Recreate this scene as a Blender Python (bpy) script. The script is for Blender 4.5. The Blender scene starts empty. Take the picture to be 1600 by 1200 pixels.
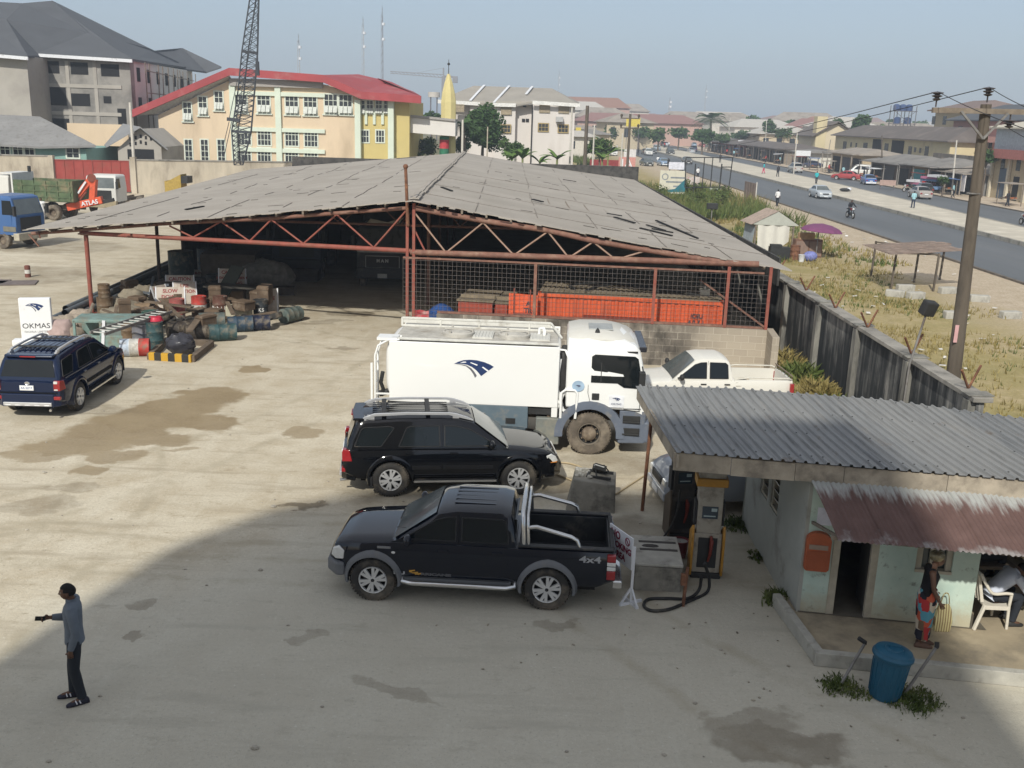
import bpy, bmesh, math, random
from mathutils import Vector, Matrix, noise
rad=math.radians
rng=random.Random(7)
SC=bpy.context.scene
COL=SC.collection
PI=math.pi
CAM_F, CAM_P, CAM_R, CAM_H=1560.0, rad(14.95), rad(1.74), 8.0
_r0=Vector((1,0,0));_f0=Vector((0,math.cos(CAM_P),-math.sin(CAM_P)));_u0=Vector((0,math.sin(CAM_P),math.cos(CAM_P)))
_R=math.cos(CAM_R)*_r0+math.sin(CAM_R)*_u0
_U=math.cos(CAM_R)*_u0-math.sin(CAM_R)*_r0
cam_d=bpy.data.cameras.new('camera');cam=bpy.data.objects.new('camera',cam_d);COL.objects.link(cam)
cam_d.sensor_width=36.0;cam_d.lens=36.0*CAM_F/1600.0
cam_d.clip_start=0.1;cam_d.clip_end=6000
mw=Matrix((_R,_U,-_f0)).transposed().to_4x4();mw.translation=Vector((0,0,CAM_H));cam.matrix_world=mw
SC.camera=cam
SUN_TRAVEL=Vector((0.34,1.2,-1.0)).normalized()
W=bpy.data.worlds.new('World');SC.world=W;W.use_nodes=True
_nt=W.node_tree;_bg=_nt.nodes['Background']
_sky=_nt.nodes.new('ShaderNodeTexSky');_sky.sky_type='NISHITA';_sky.sun_disc=False
_sky.sun_elevation=math.asin(-SUN_TRAVEL.z);_sky.sun_rotation=math.atan2(-SUN_TRAVEL.x,-SUN_TRAVEL.y)
_sky.air_density=1.0;_sky.dust_density=1.0;_sky.ozone_density=1.0
_mx=_nt.nodes.new('ShaderNodeMix');_mx.data_type='RGBA';_mx.inputs[0].default_value=.7
_tc=_nt.nodes.new('ShaderNodeTexCoord');_sp=_nt.nodes.new('ShaderNodeSeparateXYZ');_rp=_nt.nodes.new('ShaderNodeValToRGB')
_nt.links.new(_tc.outputs['Generated'],_sp.inputs[0]);_nt.links.new(_sp.outputs[2],_rp.inputs[0]);_nt.links.new(_rp.outputs[0],_mx.inputs[7])
_e=_rp.color_ramp.elements;_e[0].position=.0;_e[0].color=(1.0,1.42,2.15,1);_e[1].position=.45;_e[1].color=(2.9,2.85,2.72,1)  # added ramp over the sky: darker low, brighter overhead to lift the shade
_nt.links.new(_sky.outputs[0],_mx.inputs[6])
_nt.links.new(_mx.outputs[2],_bg.inputs[0]);_bg.inputs[1].default_value=0.15
sun_d=bpy.data.lights.new('sun','SUN');sun=bpy.data.objects.new('sun',sun_d);COL.objects.link(sun)
sun_d.energy=3.2;sun_d.angle=rad(1.3);sun_d.color=(1.0,0.97,0.875)
sun.rotation_euler=SUN_TRAVEL.to_track_quat('-Z','Y').to_euler();sun.location=(-20,-40,60)
SC.view_settings.view_transform='Standard';SC.view_settings.look='None'
SC.view_settings.exposure=0.44;SC.view_settings.gamma=1.0
SC.render.engine='CYCLES'
SC.cycles.max_bounces=6;SC.cycles.volume_bounces=0;SC.cycles.use_denoising=True
def at(x,y,z=0.0):
 """point of the world at height z that the photograph shows at pixel (x, y)"""
 d=_f0*CAM_F+_R*(x-800)+_U*(600-y)
 t=(z-CAM_H)/d.z
 return Vector((d.x*t,d.y*t,z))
def atY(x,y,Y):
 d=_f0*CAM_F+_R*(x-800)+_U*(600-y)
 t=Y/d.y
 return Vector((d.x*t,Y,CAM_H+d.z*t))
class B:
 def __init__(s):s.v=[];s.f=[];s.m=[]
 def add(s,vs,fs,m=0):
  o=len(s.v);s.v.extend([tuple(v)for v in vs])
  for f in fs:s.f.append(tuple(i+o for i in f));s.m.append(m)
 def poly(s,pts,m=0):s.add(pts,[tuple(range(len(pts)))],m)
 def box(s,c,d,rz=0.0,m=0,ry=0.0,rx=0.0):
  M=Matrix.Translation(c)@Matrix.Rotation(rz,4,'Z')@Matrix.Rotation(ry,4,'Y')@Matrix.Rotation(rx,4,'X')
  hx, hy, hz=d[0]/2, d[1]/2, d[2]/2
  vs=[M@Vector((x,y,z))for x in(-hx,hx)for y in(-hy,hy)for z in(-hz,hz)]
  s.add(vs,[(0,1,3,2),(4,6,7,5),(0,4,5,1),(2,3,7,6),(0,2,6,4),(1,5,7,3)],m)
 def bx(s,x0,x1,y0,y1,z0,z1,m=0):
  s.box(((x0+x1)/2,(y0+y1)/2,(z0+z1)/2),(abs(x1-x0),abs(y1-y0),abs(z1-z0)),0,m)
 def bar(s,p0,p1,w,h=None,m=0,up=(0,0,1)):
  p0=Vector(p0);p1=Vector(p1);d=p1-p0;L=d.length
  if L<1e-6:return
  d=d/L;u=Vector(up)
  if abs(d.dot(u))>.97:u=Vector((0,1,0))
  a=d.cross(u).normalized();b=a.cross(d).normalized();h=h or w
  vs=[p+a*(w/2*i)+b*(h/2*j)for p in(p0,p1)for i,j in((-1,-1),(1,-1),(1,1),(-1,1))]
  s.add(vs,[(3,2,1,0),(4,5,6,7),(0,1,5,4),(1,2,6,5),(2,3,7,6),(3,0,4,7)],m)
 def loft(s,rings,m=0,cap=True,closed=True):
  n=len(rings[0]);vs=[p for r in rings for p in r];fs=[]
  for i in range(len(rings)-1):
   for j in range(n if closed else n-1):
    k=(j+1)%n
    fs.append((i*n+j,i*n+k,(i+1)*n+k,(i+1)*n+j))
  if cap and closed:
   fs.append(tuple(range(n-1,-1,-1)));b=(len(rings)-1)*n;fs.append(tuple(range(b,b+n)))
  s.add(vs,fs,m)
 def tube(s,pts,r,n=8,m=0,cap=True):
  pts=[Vector(p)for p in pts];rr=r if isinstance(r,(list,tuple))else[r]*len(pts)
  rings=[];pa=None
  for i, p in enumerate(pts):
   d=(pts[min(i+1,len(pts)-1)]-pts[max(i-1,0)])
   d=d.normalized()if d.length>1e-9 else Vector((0,0,1))
   if pa is None:
    u=Vector((0,0,1))if abs(d.z)<.9 else Vector((1,0,0))
    a=d.cross(u).normalized()
   else:
    a=(pa-d*pa.dot(d));a=a.normalized()if a.length>1e-6 else d.cross(Vector((0,0,1))).normalized()
   b=d.cross(a);pa=a
   rings.append([p+(a*math.cos(2*PI*k/n)+b*math.sin(2*PI*k/n))*rr[i]for k in range(n)])
  s.loft(rings,m,cap)
 def cyl(s,p0,p1,r0,r1=None,n=16,m=0):s.tube([p0,p1],[r0,r0 if r1 is None else r1],n,m)
 def lathe(s,prof,o=(0,0,0),n=20,m=0,M=None,cap=True):
  M=M or Matrix.Identity(4);o=Vector(o)
  s.loft([[o+(M@Vector((r*math.cos(2*PI*k/n),r*math.sin(2*PI*k/n),z)))for k in range(n)]for r,z in prof],m,cap)
 def prism(s,poly,h0,h1,f,m=0):
  """poly of 2-D points, extruded between h0 and h1; f(a, b, h) -> 3-D"""
  n=len(poly);vs=[f(a,b,h0)for a,b in poly]+[f(a,b,h1)for a,b in poly]
  fs=[tuple(range(n-1,-1,-1)),tuple(range(n,2*n))]+[(i,(i+1)%n,n+(i+1)%n,n+i)for i in range(n)]
  s.add(vs,fs,m)
 def grid(s,f,nu,nv,m=0):
  vs=[f(i/nu,j/nv)for i in range(nu+1)for j in range(nv+1)]
  s.add(vs,[(i*(nv+1)+j,(i+1)*(nv+1)+j,(i+1)*(nv+1)+j+1,i*(nv+1)+j+1)for i in range(nu)for j in range(nv)],m)
 def ball(s,c,r,n=10,k=7,m=0,rz=0):
  c=Vector(c);r=r if isinstance(r,(list,tuple))else(r,r,r)
  rings=[]
  for i in range(1,k):
   t=PI*i/k
   ring=[]
   for j in range(n):
    a=2*PI*j/n
    p=Vector((math.sin(t)*math.cos(a)*r[0],math.sin(t)*math.sin(a)*r[1],-math.cos(t)*r[2]))
    p.rotate(Matrix.Rotation(rz,3,'Z'));ring.append(c+p)
   rings.append(ring)
  s.loft(rings,m)
 def mesh(s,name):
  me=bpy.data.meshes.new(name);me.from_pydata(s.v,[],s.f);return me
 def build(s,name,mats,parent=None,smooth=None,bevel=0,solid=0,fix=True,loc=None,rz=0):
  me=s.mesh(name)
  mats=mats if isinstance(mats,(list,tuple))else[mats]
  for m in mats:me.materials.append(m)
  if len(mats)>1:me.polygons.foreach_set('material_index',s.m)
  if fix:
   bm=bmesh.new();bm.from_mesh(me);bmesh.ops.recalc_face_normals(bm,faces=bm.faces);bm.to_mesh(me);bm.free()
  o=bpy.data.objects.new(name,me);COL.objects.link(o)
  if smooth is not None:
   me.polygons.foreach_set('use_smooth',[True]*len(me.polygons));me.set_sharp_from_angle(angle=rad(smooth))
  if bevel:
   md=o.modifiers.new('bevel','BEVEL');md.width=bevel;md.segments=2;md.limit_method='ANGLE';md.angle_limit=rad(40)
  if parent:o.parent=parent
  if loc is not None:o.location=loc
  if rz:o.rotation_euler.z=rz
  return o
def thing(name,label,cat,loc=(0,0,0),rz=0,group=None):
 o=bpy.data.objects.new(name,None);COL.objects.link(o);o.empty_display_size=.3
 o.location=loc;o.rotation_euler.z=rz;return tag(o,label,cat,group)
def tag(o,label,cat,group=None):
 o['label']=label;o['category']=cat
 if group:o['group']=group
 return o
def struct(o):o['kind']='structure';return o
def stuff(o):o['kind']='stuff';return o
def dup(root,loc=None,rz=None,label=None,group=None,scale=None):
 def rec(o,par):
  c=o.copy();COL.objects.link(c)
  if par:c.parent=par
  for ch in[k for k in COL.objects if k.parent==o]:rec(ch,c)
  return c
 r=rec(root,None)
 if loc is not None:r.location=loc
 if rz is not None:r.rotation_euler.z=rz
 if label:r['label']=label
 if group:r['group']=group
 if scale:r.scale=(scale,)*3
 return r
def boolean_cut(o,cutters):
 """subtract the builder cutters from object o (evaluated once, no operators)"""
 tmp=cutters.build('cutter',[],o.parent)
 md=o.modifiers.new('cut','BOOLEAN');md.object=tmp;md.operation='DIFFERENCE';md.solver='EXACT';md.use_self=True
 dg=bpy.context.evaluated_depsgraph_get();dg.update()
 me=bpy.data.meshes.new_from_object(o.evaluated_get(dg))
 o.modifiers.clear();old=o.data;nm=old.name;o.data=me;bpy.data.meshes.remove(old);me.name=nm
 bpy.data.objects.remove(tmp)
 return o
def text(body,size,mat,parent,M,name='lettering',ext=.003,align='CENTER',bold=0.0,sx=1.0):
 cu=bpy.data.curves.new(name,'FONT');cu.body=body;cu.size=size;cu.extrude=ext;cu.align_x=align;cu.align_y='CENTER';cu.offset=bold
 cu.resolution_u=3
 t=bpy.data.objects.new(name,cu);COL.objects.link(t)
 dg=bpy.context.evaluated_depsgraph_get();dg.update()
 me=bpy.data.meshes.new_from_object(t.evaluated_get(dg));bpy.data.objects.remove(t);bpy.data.curves.remove(cu)
 me.transform(M@Matrix.Scale(sx,4,(1,0,0)));me.materials.clear();me.materials.append(mat);me.name=name
 o=bpy.data.objects.new(name,me);COL.objects.link(o);o.parent=parent
 return o
def facing(loc,yaw=0.0,tilt=0.0,roll=0.0):
 """frame for upright lettering: text x runs along +X rotated by yaw, text up = +Z, read from -Y"""
 return Matrix.Translation(loc)@Matrix.Rotation(yaw,4,'Z')@Matrix.Rotation(PI/2-tilt,4,'X')@Matrix.Rotation(roll,4,'Z')
def _n(nt,t,**kw):
 n=nt.nodes.new(t)
 for k, v in kw.items():setattr(n,k,v)
 return n
def rgb(c):return(c[0],c[1],c[2],1.0)
def srgb(r,g,b):
 f=lambda u:(u/255/12.92)if u/255<=.04045 else((u/255+.055)/1.055)**2.4
 return(f(r),f(g),f(b))
class Mat:
 """small helper that wires a Principled material"""
 def __init__(s,name):
  s.m=bpy.data.materials.new(name);s.m.use_nodes=True;s.nt=s.m.node_tree
  s.p=s.nt.nodes['Principled BSDF']
  tc=_n(s.nt,'ShaderNodeTexCoord');s.co=tc.outputs['Object']
 def link(s,a,b):s.nt.links.new(a,b)
 def mapping(s,scale=(1,1,1),loc=(0,0,0),rot=(0,0,0),src=None):
  mp=_n(s.nt,'ShaderNodeMapping');mp.inputs['Scale'].default_value=scale;mp.inputs['Location'].default_value=loc
  mp.inputs['Rotation'].default_value=rot;s.link(src or s.co,mp.inputs[0]);return mp.outputs[0]
 def noise(s,scale,detail=6,rough=.6,dist=0,vec=None):
  n=_n(s.nt,'ShaderNodeTexNoise');n.inputs['Scale'].default_value=scale;n.inputs['Detail'].default_value=detail
  n.inputs['Roughness'].default_value=rough;n.inputs['Distortion'].default_value=dist
  s.link(vec or s.co,n.inputs['Vector']);return n.outputs['Fac']
 def ramp(s,fac,stops,interp='LINEAR'):
  r=_n(s.nt,'ShaderNodeValToRGB');e=r.color_ramp.elements;r.color_ramp.interpolation=interp
  while len(e)<len(stops):e.new(.5)
  for el, (p,c)in zip(e,stops):el.position=p;el.color=rgb(c)if not isinstance(c,(int,float))else(c,c,c,1)
  s.link(fac,r.inputs[0]);return r.outputs[0]
 def math(s,op,a,b=None,c=None,clamp=False):
  n=_n(s.nt,'ShaderNodeMath',operation=op,use_clamp=clamp)
  for i, x in enumerate((a,b,c)):
   if x is None:continue
   if isinstance(x,(int,float)):n.inputs[i].default_value=x
   else:s.link(x,n.inputs[i])
  return n.outputs[0]
 def mix(s,fac,a,b,blend='MIX'):
  n=_n(s.nt,'ShaderNodeMix',data_type='RGBA',blend_type=blend)
  for sock, x in((n.inputs[0],fac),(n.inputs[6],a),(n.inputs[7],b)):
   if isinstance(x,(int,float)):sock.default_value=x if sock==n.inputs[0]else(x,x,x,1)
   elif isinstance(x,tuple):sock.default_value=rgb(x)
   else:s.link(x,sock)
  return n.outputs[2]
 def xyz(s,src=None):
  n=_n(s.nt,'ShaderNodeSeparateXYZ');s.link(src or s.co,n.inputs[0]);return n.outputs
 def bump(s,h,strength=.3,dist=.02):
  b=_n(s.nt,'ShaderNodeBump');b.inputs['Strength'].default_value=strength;b.inputs['Distance'].default_value=dist
  s.link(h,b.inputs['Height']);s.link(b.outputs[0],s.p.inputs['Normal'])
 def done(s,col=None,rough=.8,metal=0,spec=.3,coat=0):
  if isinstance(col,tuple):s.p.inputs['Base Color'].default_value=rgb(col)
  elif col is not None:s.link(col,s.p.inputs['Base Color'])
  if isinstance(rough,(int,float)):s.p.inputs['Roughness'].default_value=rough
  else:s.link(rough,s.p.inputs['Roughness'])
  s.p.inputs['Metallic'].default_value=metal;s.p.inputs['Specular IOR Level'].default_value=spec
  s.p.inputs['Coat Weight'].default_value=coat;s.p.inputs['Coat Roughness'].default_value=.05
  return s.m
_cache={}
def mat(name,col,rough=.8,metal=0,var=.18,scale=4,bump=0,bscale=30,spec=.3,dirt=None,damt=.5,dscale=2.5,streak=0,coat=0):
 if name in _cache:return _cache[name]
 s=Mat(name)
 vec=s.mapping((1,1,streak))if streak else None
 f=s.noise(scale,vec=vec)
 c=s.ramp(f,[(.3,tuple(x*(1-var)for x in col)),(.7,tuple(min(1,x*(1+var))for x in col))])
 if dirt is not None:
  g=s.noise(dscale,8,.65,vec=vec)
  fac=s.ramp(g,[(.68-.4*damt,0.0),(.82-.3*damt,1.0)])
  c=s.mix(s.math('MULTIPLY',fac,.85),c,dirt)
 if bump:s.bump(s.noise(bscale,5,.6),.5,bump)
 r=s.ramp(f,[(.3,max(0.02,rough-.06)),(.7,min(1,rough+.06))])
 _cache[name]=s.done(c,r,metal,spec,coat);return _cache[name]
def paint(name,col,rough=.3,coat=.6,dust=.12,dustcol=(.42,.36,.28),metal=0):
 """vehicle paint: clear coat, road dust thicker low down and in soft patches"""
 if name in _cache:return _cache[name]
 s=Mat(name);z=s.xyz()[2]
 f=s.noise(2.5,5,.6)
 low=s.math('MULTIPLY_ADD',z,-1.3,1.15,True)
 d=s.math('MULTIPLY',s.math('ADD',s.math('MULTIPLY',low,1.1),f),dust,None,True)
 c=s.mix(d,col,dustcol)
 r=s.math('MULTIPLY_ADD',d,.9,rough,True)
 _cache[name]=s.done(c,r,metal,.32,coat);return _cache[name]
def buildw(b,name,mats,parent,**kw):
 """build a part whose vertices were given in world coordinates under a thing that is not rotated"""
 o=parent.location
 b.v=[(v[0]-o.x,v[1]-o.y,v[2]-o.z)for v in b.v]
 return b.build(name,mats,parent,**kw)
B.buildw=buildw
def onplane(px,py,a,b):
 """where the ray of pixel (px, py) meets the upright plane through ground points a and b"""
 d=_f0*CAM_F+_R*(px-800)+_U*(600-py)
 nx, ny=b[1]-a[1], -(b[0]-a[0])
 t=(a[0]*nx+a[1]*ny)/(d.x*nx+d.y*ny)
 return Vector((d.x*t,d.y*t,CAM_H+d.z*t))
def lerp(a,b,t):return a+(b-a)*t
def interp(x,pts):
 if x<=pts[0][0]:return pts[0][1]
 for(x0,y0), (x1,y1)in zip(pts,pts[1:]):
  if x<=x1:return y0+(y1-y0)*(x-x0)/(x1-x0)
 return pts[-1][1]
# ================================================================ GROUND, YARD, VERGE, ROAD
def ellipses(s,spots,dist=.5,dscale=1.2):
 v=_n(s.nt,'ShaderNodeTexNoise');v.inputs['Scale'].default_value=dscale;v.inputs['Detail'].default_value=6
 s.link(s.co,v.inputs['Vector'])
 a=_n(s.nt,'ShaderNodeVectorMath',operation='MULTIPLY_ADD');s.link(v.outputs['Color'],a.inputs[0])
 a.inputs[1].default_value=(dist*2,dist*2,0)
 off=_n(s.nt,'ShaderNodeVectorMath',operation='SUBTRACT');s.link(s.co,off.inputs[0]);off.inputs[1].default_value=(dist,dist,0)
 s.link(off.outputs[0],a.inputs[2])
 tot=None
 for(x,y,rx,ry,rz,st)in spots:
  mp=_n(s.nt,'ShaderNodeMapping',vector_type='TEXTURE');s.link(a.outputs[0],mp.inputs[0])
  mp.inputs['Location'].default_value=(x,y,0);mp.inputs['Rotation'].default_value=(0,0,rz);mp.inputs['Scale'].default_value=(rx,ry,1)
  ln=_n(s.nt,'ShaderNodeVectorMath',operation='LENGTH');s.link(mp.outputs[0],ln.inputs[0])
  mr=_n(s.nt,'ShaderNodeMapRange',interpolation_type='SMOOTHSTEP');s.link(ln.outputs['Value'],mr.inputs[0])
  mr.inputs[1].default_value=1.12;mr.inputs[2].default_value=.82;mr.inputs[3].default_value=0;mr.inputs[4].default_value=st
  tot=mr.outputs[0]if tot is None else s.math('MAXIMUM',tot,mr.outputs[0])
 return tot
def px_spots(lst):
 out=[]
 for(x,y,rx,ry,rz,st)in lst:
  p=at(x,y);out.append((p.x,p.y,rx,ry,rad(rz),st))
 return out
def yard_material():
 s=Mat('yard_dirt')
 big=s.noise(.16,5,.6);mid=s.noise(.9,8,.65);fine=s.noise(14,6,.7)
 c=s.ramp(big,[(.3,(.47,.395,.30)),(.7,(.59,.51,.405))])
 c=s.mix(s.ramp(mid,[(.42,.0),(.66,.85)]),c,(.40,.32,.225))
 blot=s.noise(2.6,7,.7,vec=s.mapping((.8,1.5,1),rot=(0,0,rad(15))));c=s.mix(s.ramp(blot,[(.57,0.0),(.66,.6)]),c,(.30,.235,.16))
 spk=s.noise(22,3,.6);c=s.mix(s.ramp(spk,[(.60,0.0),(.68,.75)]),c,(.25,.205,.15));spk2=s.noise(16,3,.6,vec=s.mapping((1,1,1),(7,3,0)));c=s.mix(s.ramp(spk2,[(.63,0.0),(.70,.7)]),c,(.66,.61,.52))
 tr=s.noise(1.0,8,.6,vec=s.mapping((.28,2.2,1),rot=(0,0,rad(28))))
 c=s.mix(s.ramp(tr,[(.54,0.0),(.66,.55)]),c,(.31,.25,.18))
 tr2=s.noise(1.3,8,.65,vec=s.mapping((2.6,.3,1),rot=(0,0,rad(-20))))
 c=s.mix(s.ramp(tr2,[(.56,0.0),(.75,.35)]),c,(.62,.56,.46))
 peb=s.noise(34,3,.6)
 c=s.mix(s.ramp(peb,[(.62,0.0),(.72,.5)]),c,(.60,.55,.47))
 c=s.mix(s.ramp(fine,[(.35,.35),(.6,0.0)]),c,(.33,.27,.2))
 grey=ellipses(s,[(1.5,12.5,9.5,7.5,0,.75)],2.0,.3)
 c=s.mix(s.math('MULTIPLY',grey,.55),c,s.ramp(mid,[(.35,(.40,.385,.34)),(.7,(.49,.475,.43))]))
 trk=None
 for(cx,cy,R_,w_)in((-34,16,25.0,.16),(-34,16,26.7,.16),(30,34,33.0,.15),(30,34,34.6,.15),(-4,-30,47.0,.14),(-4,-30,48.6,.14),(-4,60,42.5,.15),(-4,60,44.1,.15),(-40,40,36.0,.18),(-40,40,37.8,.18),(14,62,33.0,.16),(14,62,34.7,.16)):
  mp=_n(s.nt,'ShaderNodeMapping',vector_type='TEXTURE');s.link(s.co,mp.inputs[0]);mp.inputs['Location'].default_value=(cx,cy,0)
  ln=_n(s.nt,'ShaderNodeVectorMath',operation='LENGTH');s.link(mp.outputs[0],ln.inputs[0])
  dd=s.math('ABSOLUTE',s.math('SUBTRACT',s.math('ADD',ln.outputs['Value'],s.math('MULTIPLY',big,2.0)),R_+1.0));v=s.math('SUBTRACT',1,s.math('DIVIDE',dd,w_),None,True);trk=v if trk is None else s.math('MAXIMUM',trk,v)
 c=s.mix(s.math('MULTIPLY',s.math('POWER',trk,.6),s.ramp(mid,[(.38,.05),(.62,.6)])),c,(.33,.275,.20))
 wet=ellipses(s,px_spots([(95,697,1.0,.85,0,.9),(185,672,1.35,1.1,15,.95),(265,640,1.5,.85,12,1),(332,617,.95,.8,10,1),(325,662,.95,.65,0,.95),(235,655,1.5,1.1,15,1),(290,632,1.4,.9,15,1),(140,690,1.3,.9,10,.9),(60,712,.8,.5,0,.7),(255,685,.9,.45,0,.85),(170,712,.9,.5,0,.8),(140,735,.42,.3,0,.8),(475,676,.62,.38,0,.75),(395,577,.42,.42,0,1),(285,702,.5,.2,20,.6)]),.75,1.1)
 c=s.mix(s.math('MULTIPLY',wet,.86),c,s.mix(s.ramp(mid,[(.4,.0),(.62,.8)]),s.ramp(fine,[(.3,(.17,.115,.058)),(.7,(.23,.162,.09))]),(.27,.20,.12)))
 oil=ellipses(s,px_spots([(548,490,1.0,.6,5,1),(520,501,.8,.25,15,.7),(485,505,.9,.3,20,.5),(538,545,.5,.25,10,.6),(455,535,.4,.2,0,.5),(478,790,.55,.2,5,.95),(1225,1165,.95,.5,-8,.75),(1170,1130,.8,.3,10,.5),(880,758,.7,.6,0,.8),(960,725,1.4,.8,0,.5),(1000,860,1.3,1.8,0,.75),(60,790,.8,.5,20,.4),(110,762,.7,.3,10,.4),(220,945,.25,.18,0,.5),(210,990,.2,.14,0,.6),(480,995,.3,.12,0,.5),(870,975,.3,.15,0,.5),(620,1080,.7,.15,-20,.45),(860,905,3.4,.7,3,.35),(700,775,2.6,.6,3,.35),(130,640,1.6,.5,0,.4),(120,430,1.0,.7,0,.55),(200,432,1.3,.5,0,.4),(90,385,4,3,0,.5),(30,430,3.5,3.0,0,.45)]),.45,2.2)
 c=s.mix(s.math('MULTIPLY',s.math('MULTIPLY',oil,s.ramp(mid,[(.3,.55),(.6,1.0)])),.8),c,(.125,.093,.06))
 c=s.mix(1.0,c,(1.05,1.10,1.11),'MULTIPLY')
 s.bump(s.math('ADD',s.math('MULTIPLY',fine,.5),s.math('ADD',mid,s.math('MULTIPLY',peb,.4))),.55,.03)
 return s.done(c,.93,0,.2)
def slab(name,x0,x1,y0,y1,z,m):
 b=B();b.poly([(x0,y0,z),(x1,y0,z),(x1,y1,z),(x0,y1,z)]);return struct(b.build(name,m))
def earth_material():
 s=Mat('far_earth');f=s.noise(.03,6,.6);g=s.noise(.4,6,.6)
 c=s.ramp(f,[(.35,(.30,.24,.16)),(.55,(.16,.15,.07)),(.7,(.08,.10,.045))])
 c=s.mix(s.ramp(g,[(.45,0.0),(.65,.5)]),c,(.38,.31,.23));return s.done(c,.95,0,.1)
slab('ground',-3500,3500,-600,5000,-.03,earth_material())
slab('yard',-75,10.2,-30,108,0,yard_material())
def verge_material():
 s=Mat('verge_earth');x=s.xyz()[0]
 f=s.noise(.22,6,.65);g=s.noise(1.4,8,.7);k=s.noise(9,5,.7)
 c=s.ramp(f,[(.36,(.46,.37,.24)),(.52,(.38,.31,.16)),(.66,(.26,.235,.095))])
 c=s.mix(s.ramp(g,[(.44,.0),(.62,.8)]),c,(.30,.25,.11))
 sand=s.ramp(s.math('ADD',x,s.math('MULTIPLY_ADD',f,12,-6)),[(.0,0.0),(1.0,1.0)])
 r=_n(s.nt,'ShaderNodeMapRange');s.link(s.math('ADD',x,s.math('MULTIPLY_ADD',f,10,-5)),r.inputs[0])
 r.inputs[1].default_value=19.5;r.inputs[2].default_value=23.5
 c=s.mix(r.outputs[0],c,s.ramp(g,[(.35,(.43,.35,.26)),(.65,(.55,.46,.36))]))
 c=s.mix(s.ramp(k,[(.4,.4),(.6,0.0)]),c,(.2,.16,.08))
 s.bump(g,.5,.05);return s.done(c,.95,0,.1)
slab('verge',10.2,28.2,-30,330,-.012,verge_material())
sandm=mat('roadside_sand',(.50,.415,.32),.95,var=.22,scale=.5,dirt=(.36,.28,.19),damt=.5,dscale=.35,bump=.02)
def road_x(Y,base):
 """the road bends slowly to the right far away"""
 return base+(max(0,Y-230)**2)*4.4e-5
def strip(name,xa,xb,y0,y1,z,m,n=60,thick=0):
 b=B();ys=[y0+(y1-y0)*(i/n)**1.7 for i in range(n+1)]
 fa=xa if callable(xa)else(lambda Y:road_x(Y,xa));fb=xb if callable(xb)else(lambda Y:road_x(Y,xb))
 if thick:
  b.loft([[(fa(y),y,z-thick),(fb(y),y,z-thick),(fb(y),y,z),(fa(y),y,z)]for y in ys])
 else:
  b.loft([[(fa(y),y,z),(fb(y),y,z)]for y in ys],cap=False,closed=False)
 return struct(b.build(name,m))
def asphalt():
 s=Mat('asphalt');f=s.noise(.25,6,.6,vec=s.mapping((1,.12,1)));g=s.noise(40,3,.6)
 c=s.ramp(f,[(.3,(.10,.107,.115)),(.7,(.14,.147,.155))])
 c=s.mix(s.ramp(s.noise(.8,6,.6,vec=s.mapping((1,.06,1))),[(.55,0.0),(.8,.4)]),c,(.19,.175,.155))
 s.bump(g,.3,.01);return s.done(c,.7,0,.35)
tar=asphalt()
strip('roadside',52.5,260,0,900,-.008,sandm,40)
strip('road',27.9,37.4,-20,1200,.0,tar)
strip('road',44.2,52.6,-20,1200,.0,tar)
kerbm=mat('kerb_concrete',(.33,.31,.27),.9,var=.2,scale=2,dirt=(.12,.11,.09),damt=.45,dscale=1.2)
medm=mat('median_sand',(.50,.455,.375),.95,var=.1,scale=.6,dirt=(.62,.57,.48),damt=.4,dscale=.3)
medL=lambda Y:road_x(Y,37.0)
medR=lambda Y:road_x(Y,interp(Y,[(60,42.4),(95,43.4),(150,45.6),(300,46.2)]))
strip('road_median',lambda Y:medL(Y)+.25,lambda Y:medR(Y)-.25,-20,1200,.27,medm,60,.2)
strip('median_kerb',medL,lambda Y:medL(Y)+.24,-20,1200,.30,kerbm,60,.35)
strip('median_kerb',lambda Y:medR(Y)-.24,medR,-20,1200,.30,kerbm,60,.35)
darkkerb=mat('dirty_kerb',(.14,.12,.10),.9,var=.3,scale=1.5)
strip('road_kerb',27.72,27.9,-20,900,.1,darkkerb,60,.12)
strip('road_kerb',52.6,52.8,-20,900,.12,darkkerb,60,.15)
cb=thing('office_block','tall pale block behind the camera that shades the yard','building',(-4.2,-6.8,0))
b=B();b.prism([(-11.5,0),(1.0,0),(1.0,18.3),(-6.6,18.3),(-9.0,17.9),(-10.6,16.9),(-11.5,15.2)],-12.5,-.9,lambda x,z,y:(x,y,z));b.buildw('wall',mat('cream_render',(.55,.5,.42),.9),cb)
# ================================================================ WALLS
def stained_wall():
 s=Mat('algae_stained_wall');z=s.xyz()[2]
 st=s.noise(1.3,8,.62,vec=s.mapping((2.2,2.2,.22)));st2=s.noise(5.5,6,.6,vec=s.mapping((2.2,2.2,.12)))
 bl=s.noise(.55,7,.6)
 k=s.math('ADD',s.math('MULTIPLY',st,.55),s.math('ADD',s.math('MULTIPLY',st2,.25),s.math('MULTIPLY',bl,.45)))
 k=s.math('ADD',k,s.math('MULTIPLY',z,-.045))
 c=s.ramp(k,[(.42,(.30,.29,.27)),(.50,(.12,.12,.118)),(.58,(.042,.045,.048)),(.8,(.022,.025,.028))])
 s.bump(bl,.3,.02);return s.done(c,.92,0,.15)
wallm=stained_wall()
coping=mat('coping_concrete',(.30,.28,.25),.9,var=.25,scale=3,dirt=(.07,.07,.065),damt=.55,dscale=1.5)
colm=mat('wall_column',(.24,.23,.205),.9,var=.3,scale=3,dirt=(.05,.05,.048),damt=.6,dscale=1.6,streak=.25)
rust=mat('rusty_iron',(.16,.075,.045),.85,var=.35,scale=9,dirt=(.30,.14,.07),damt=.4,dscale=8)
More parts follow.
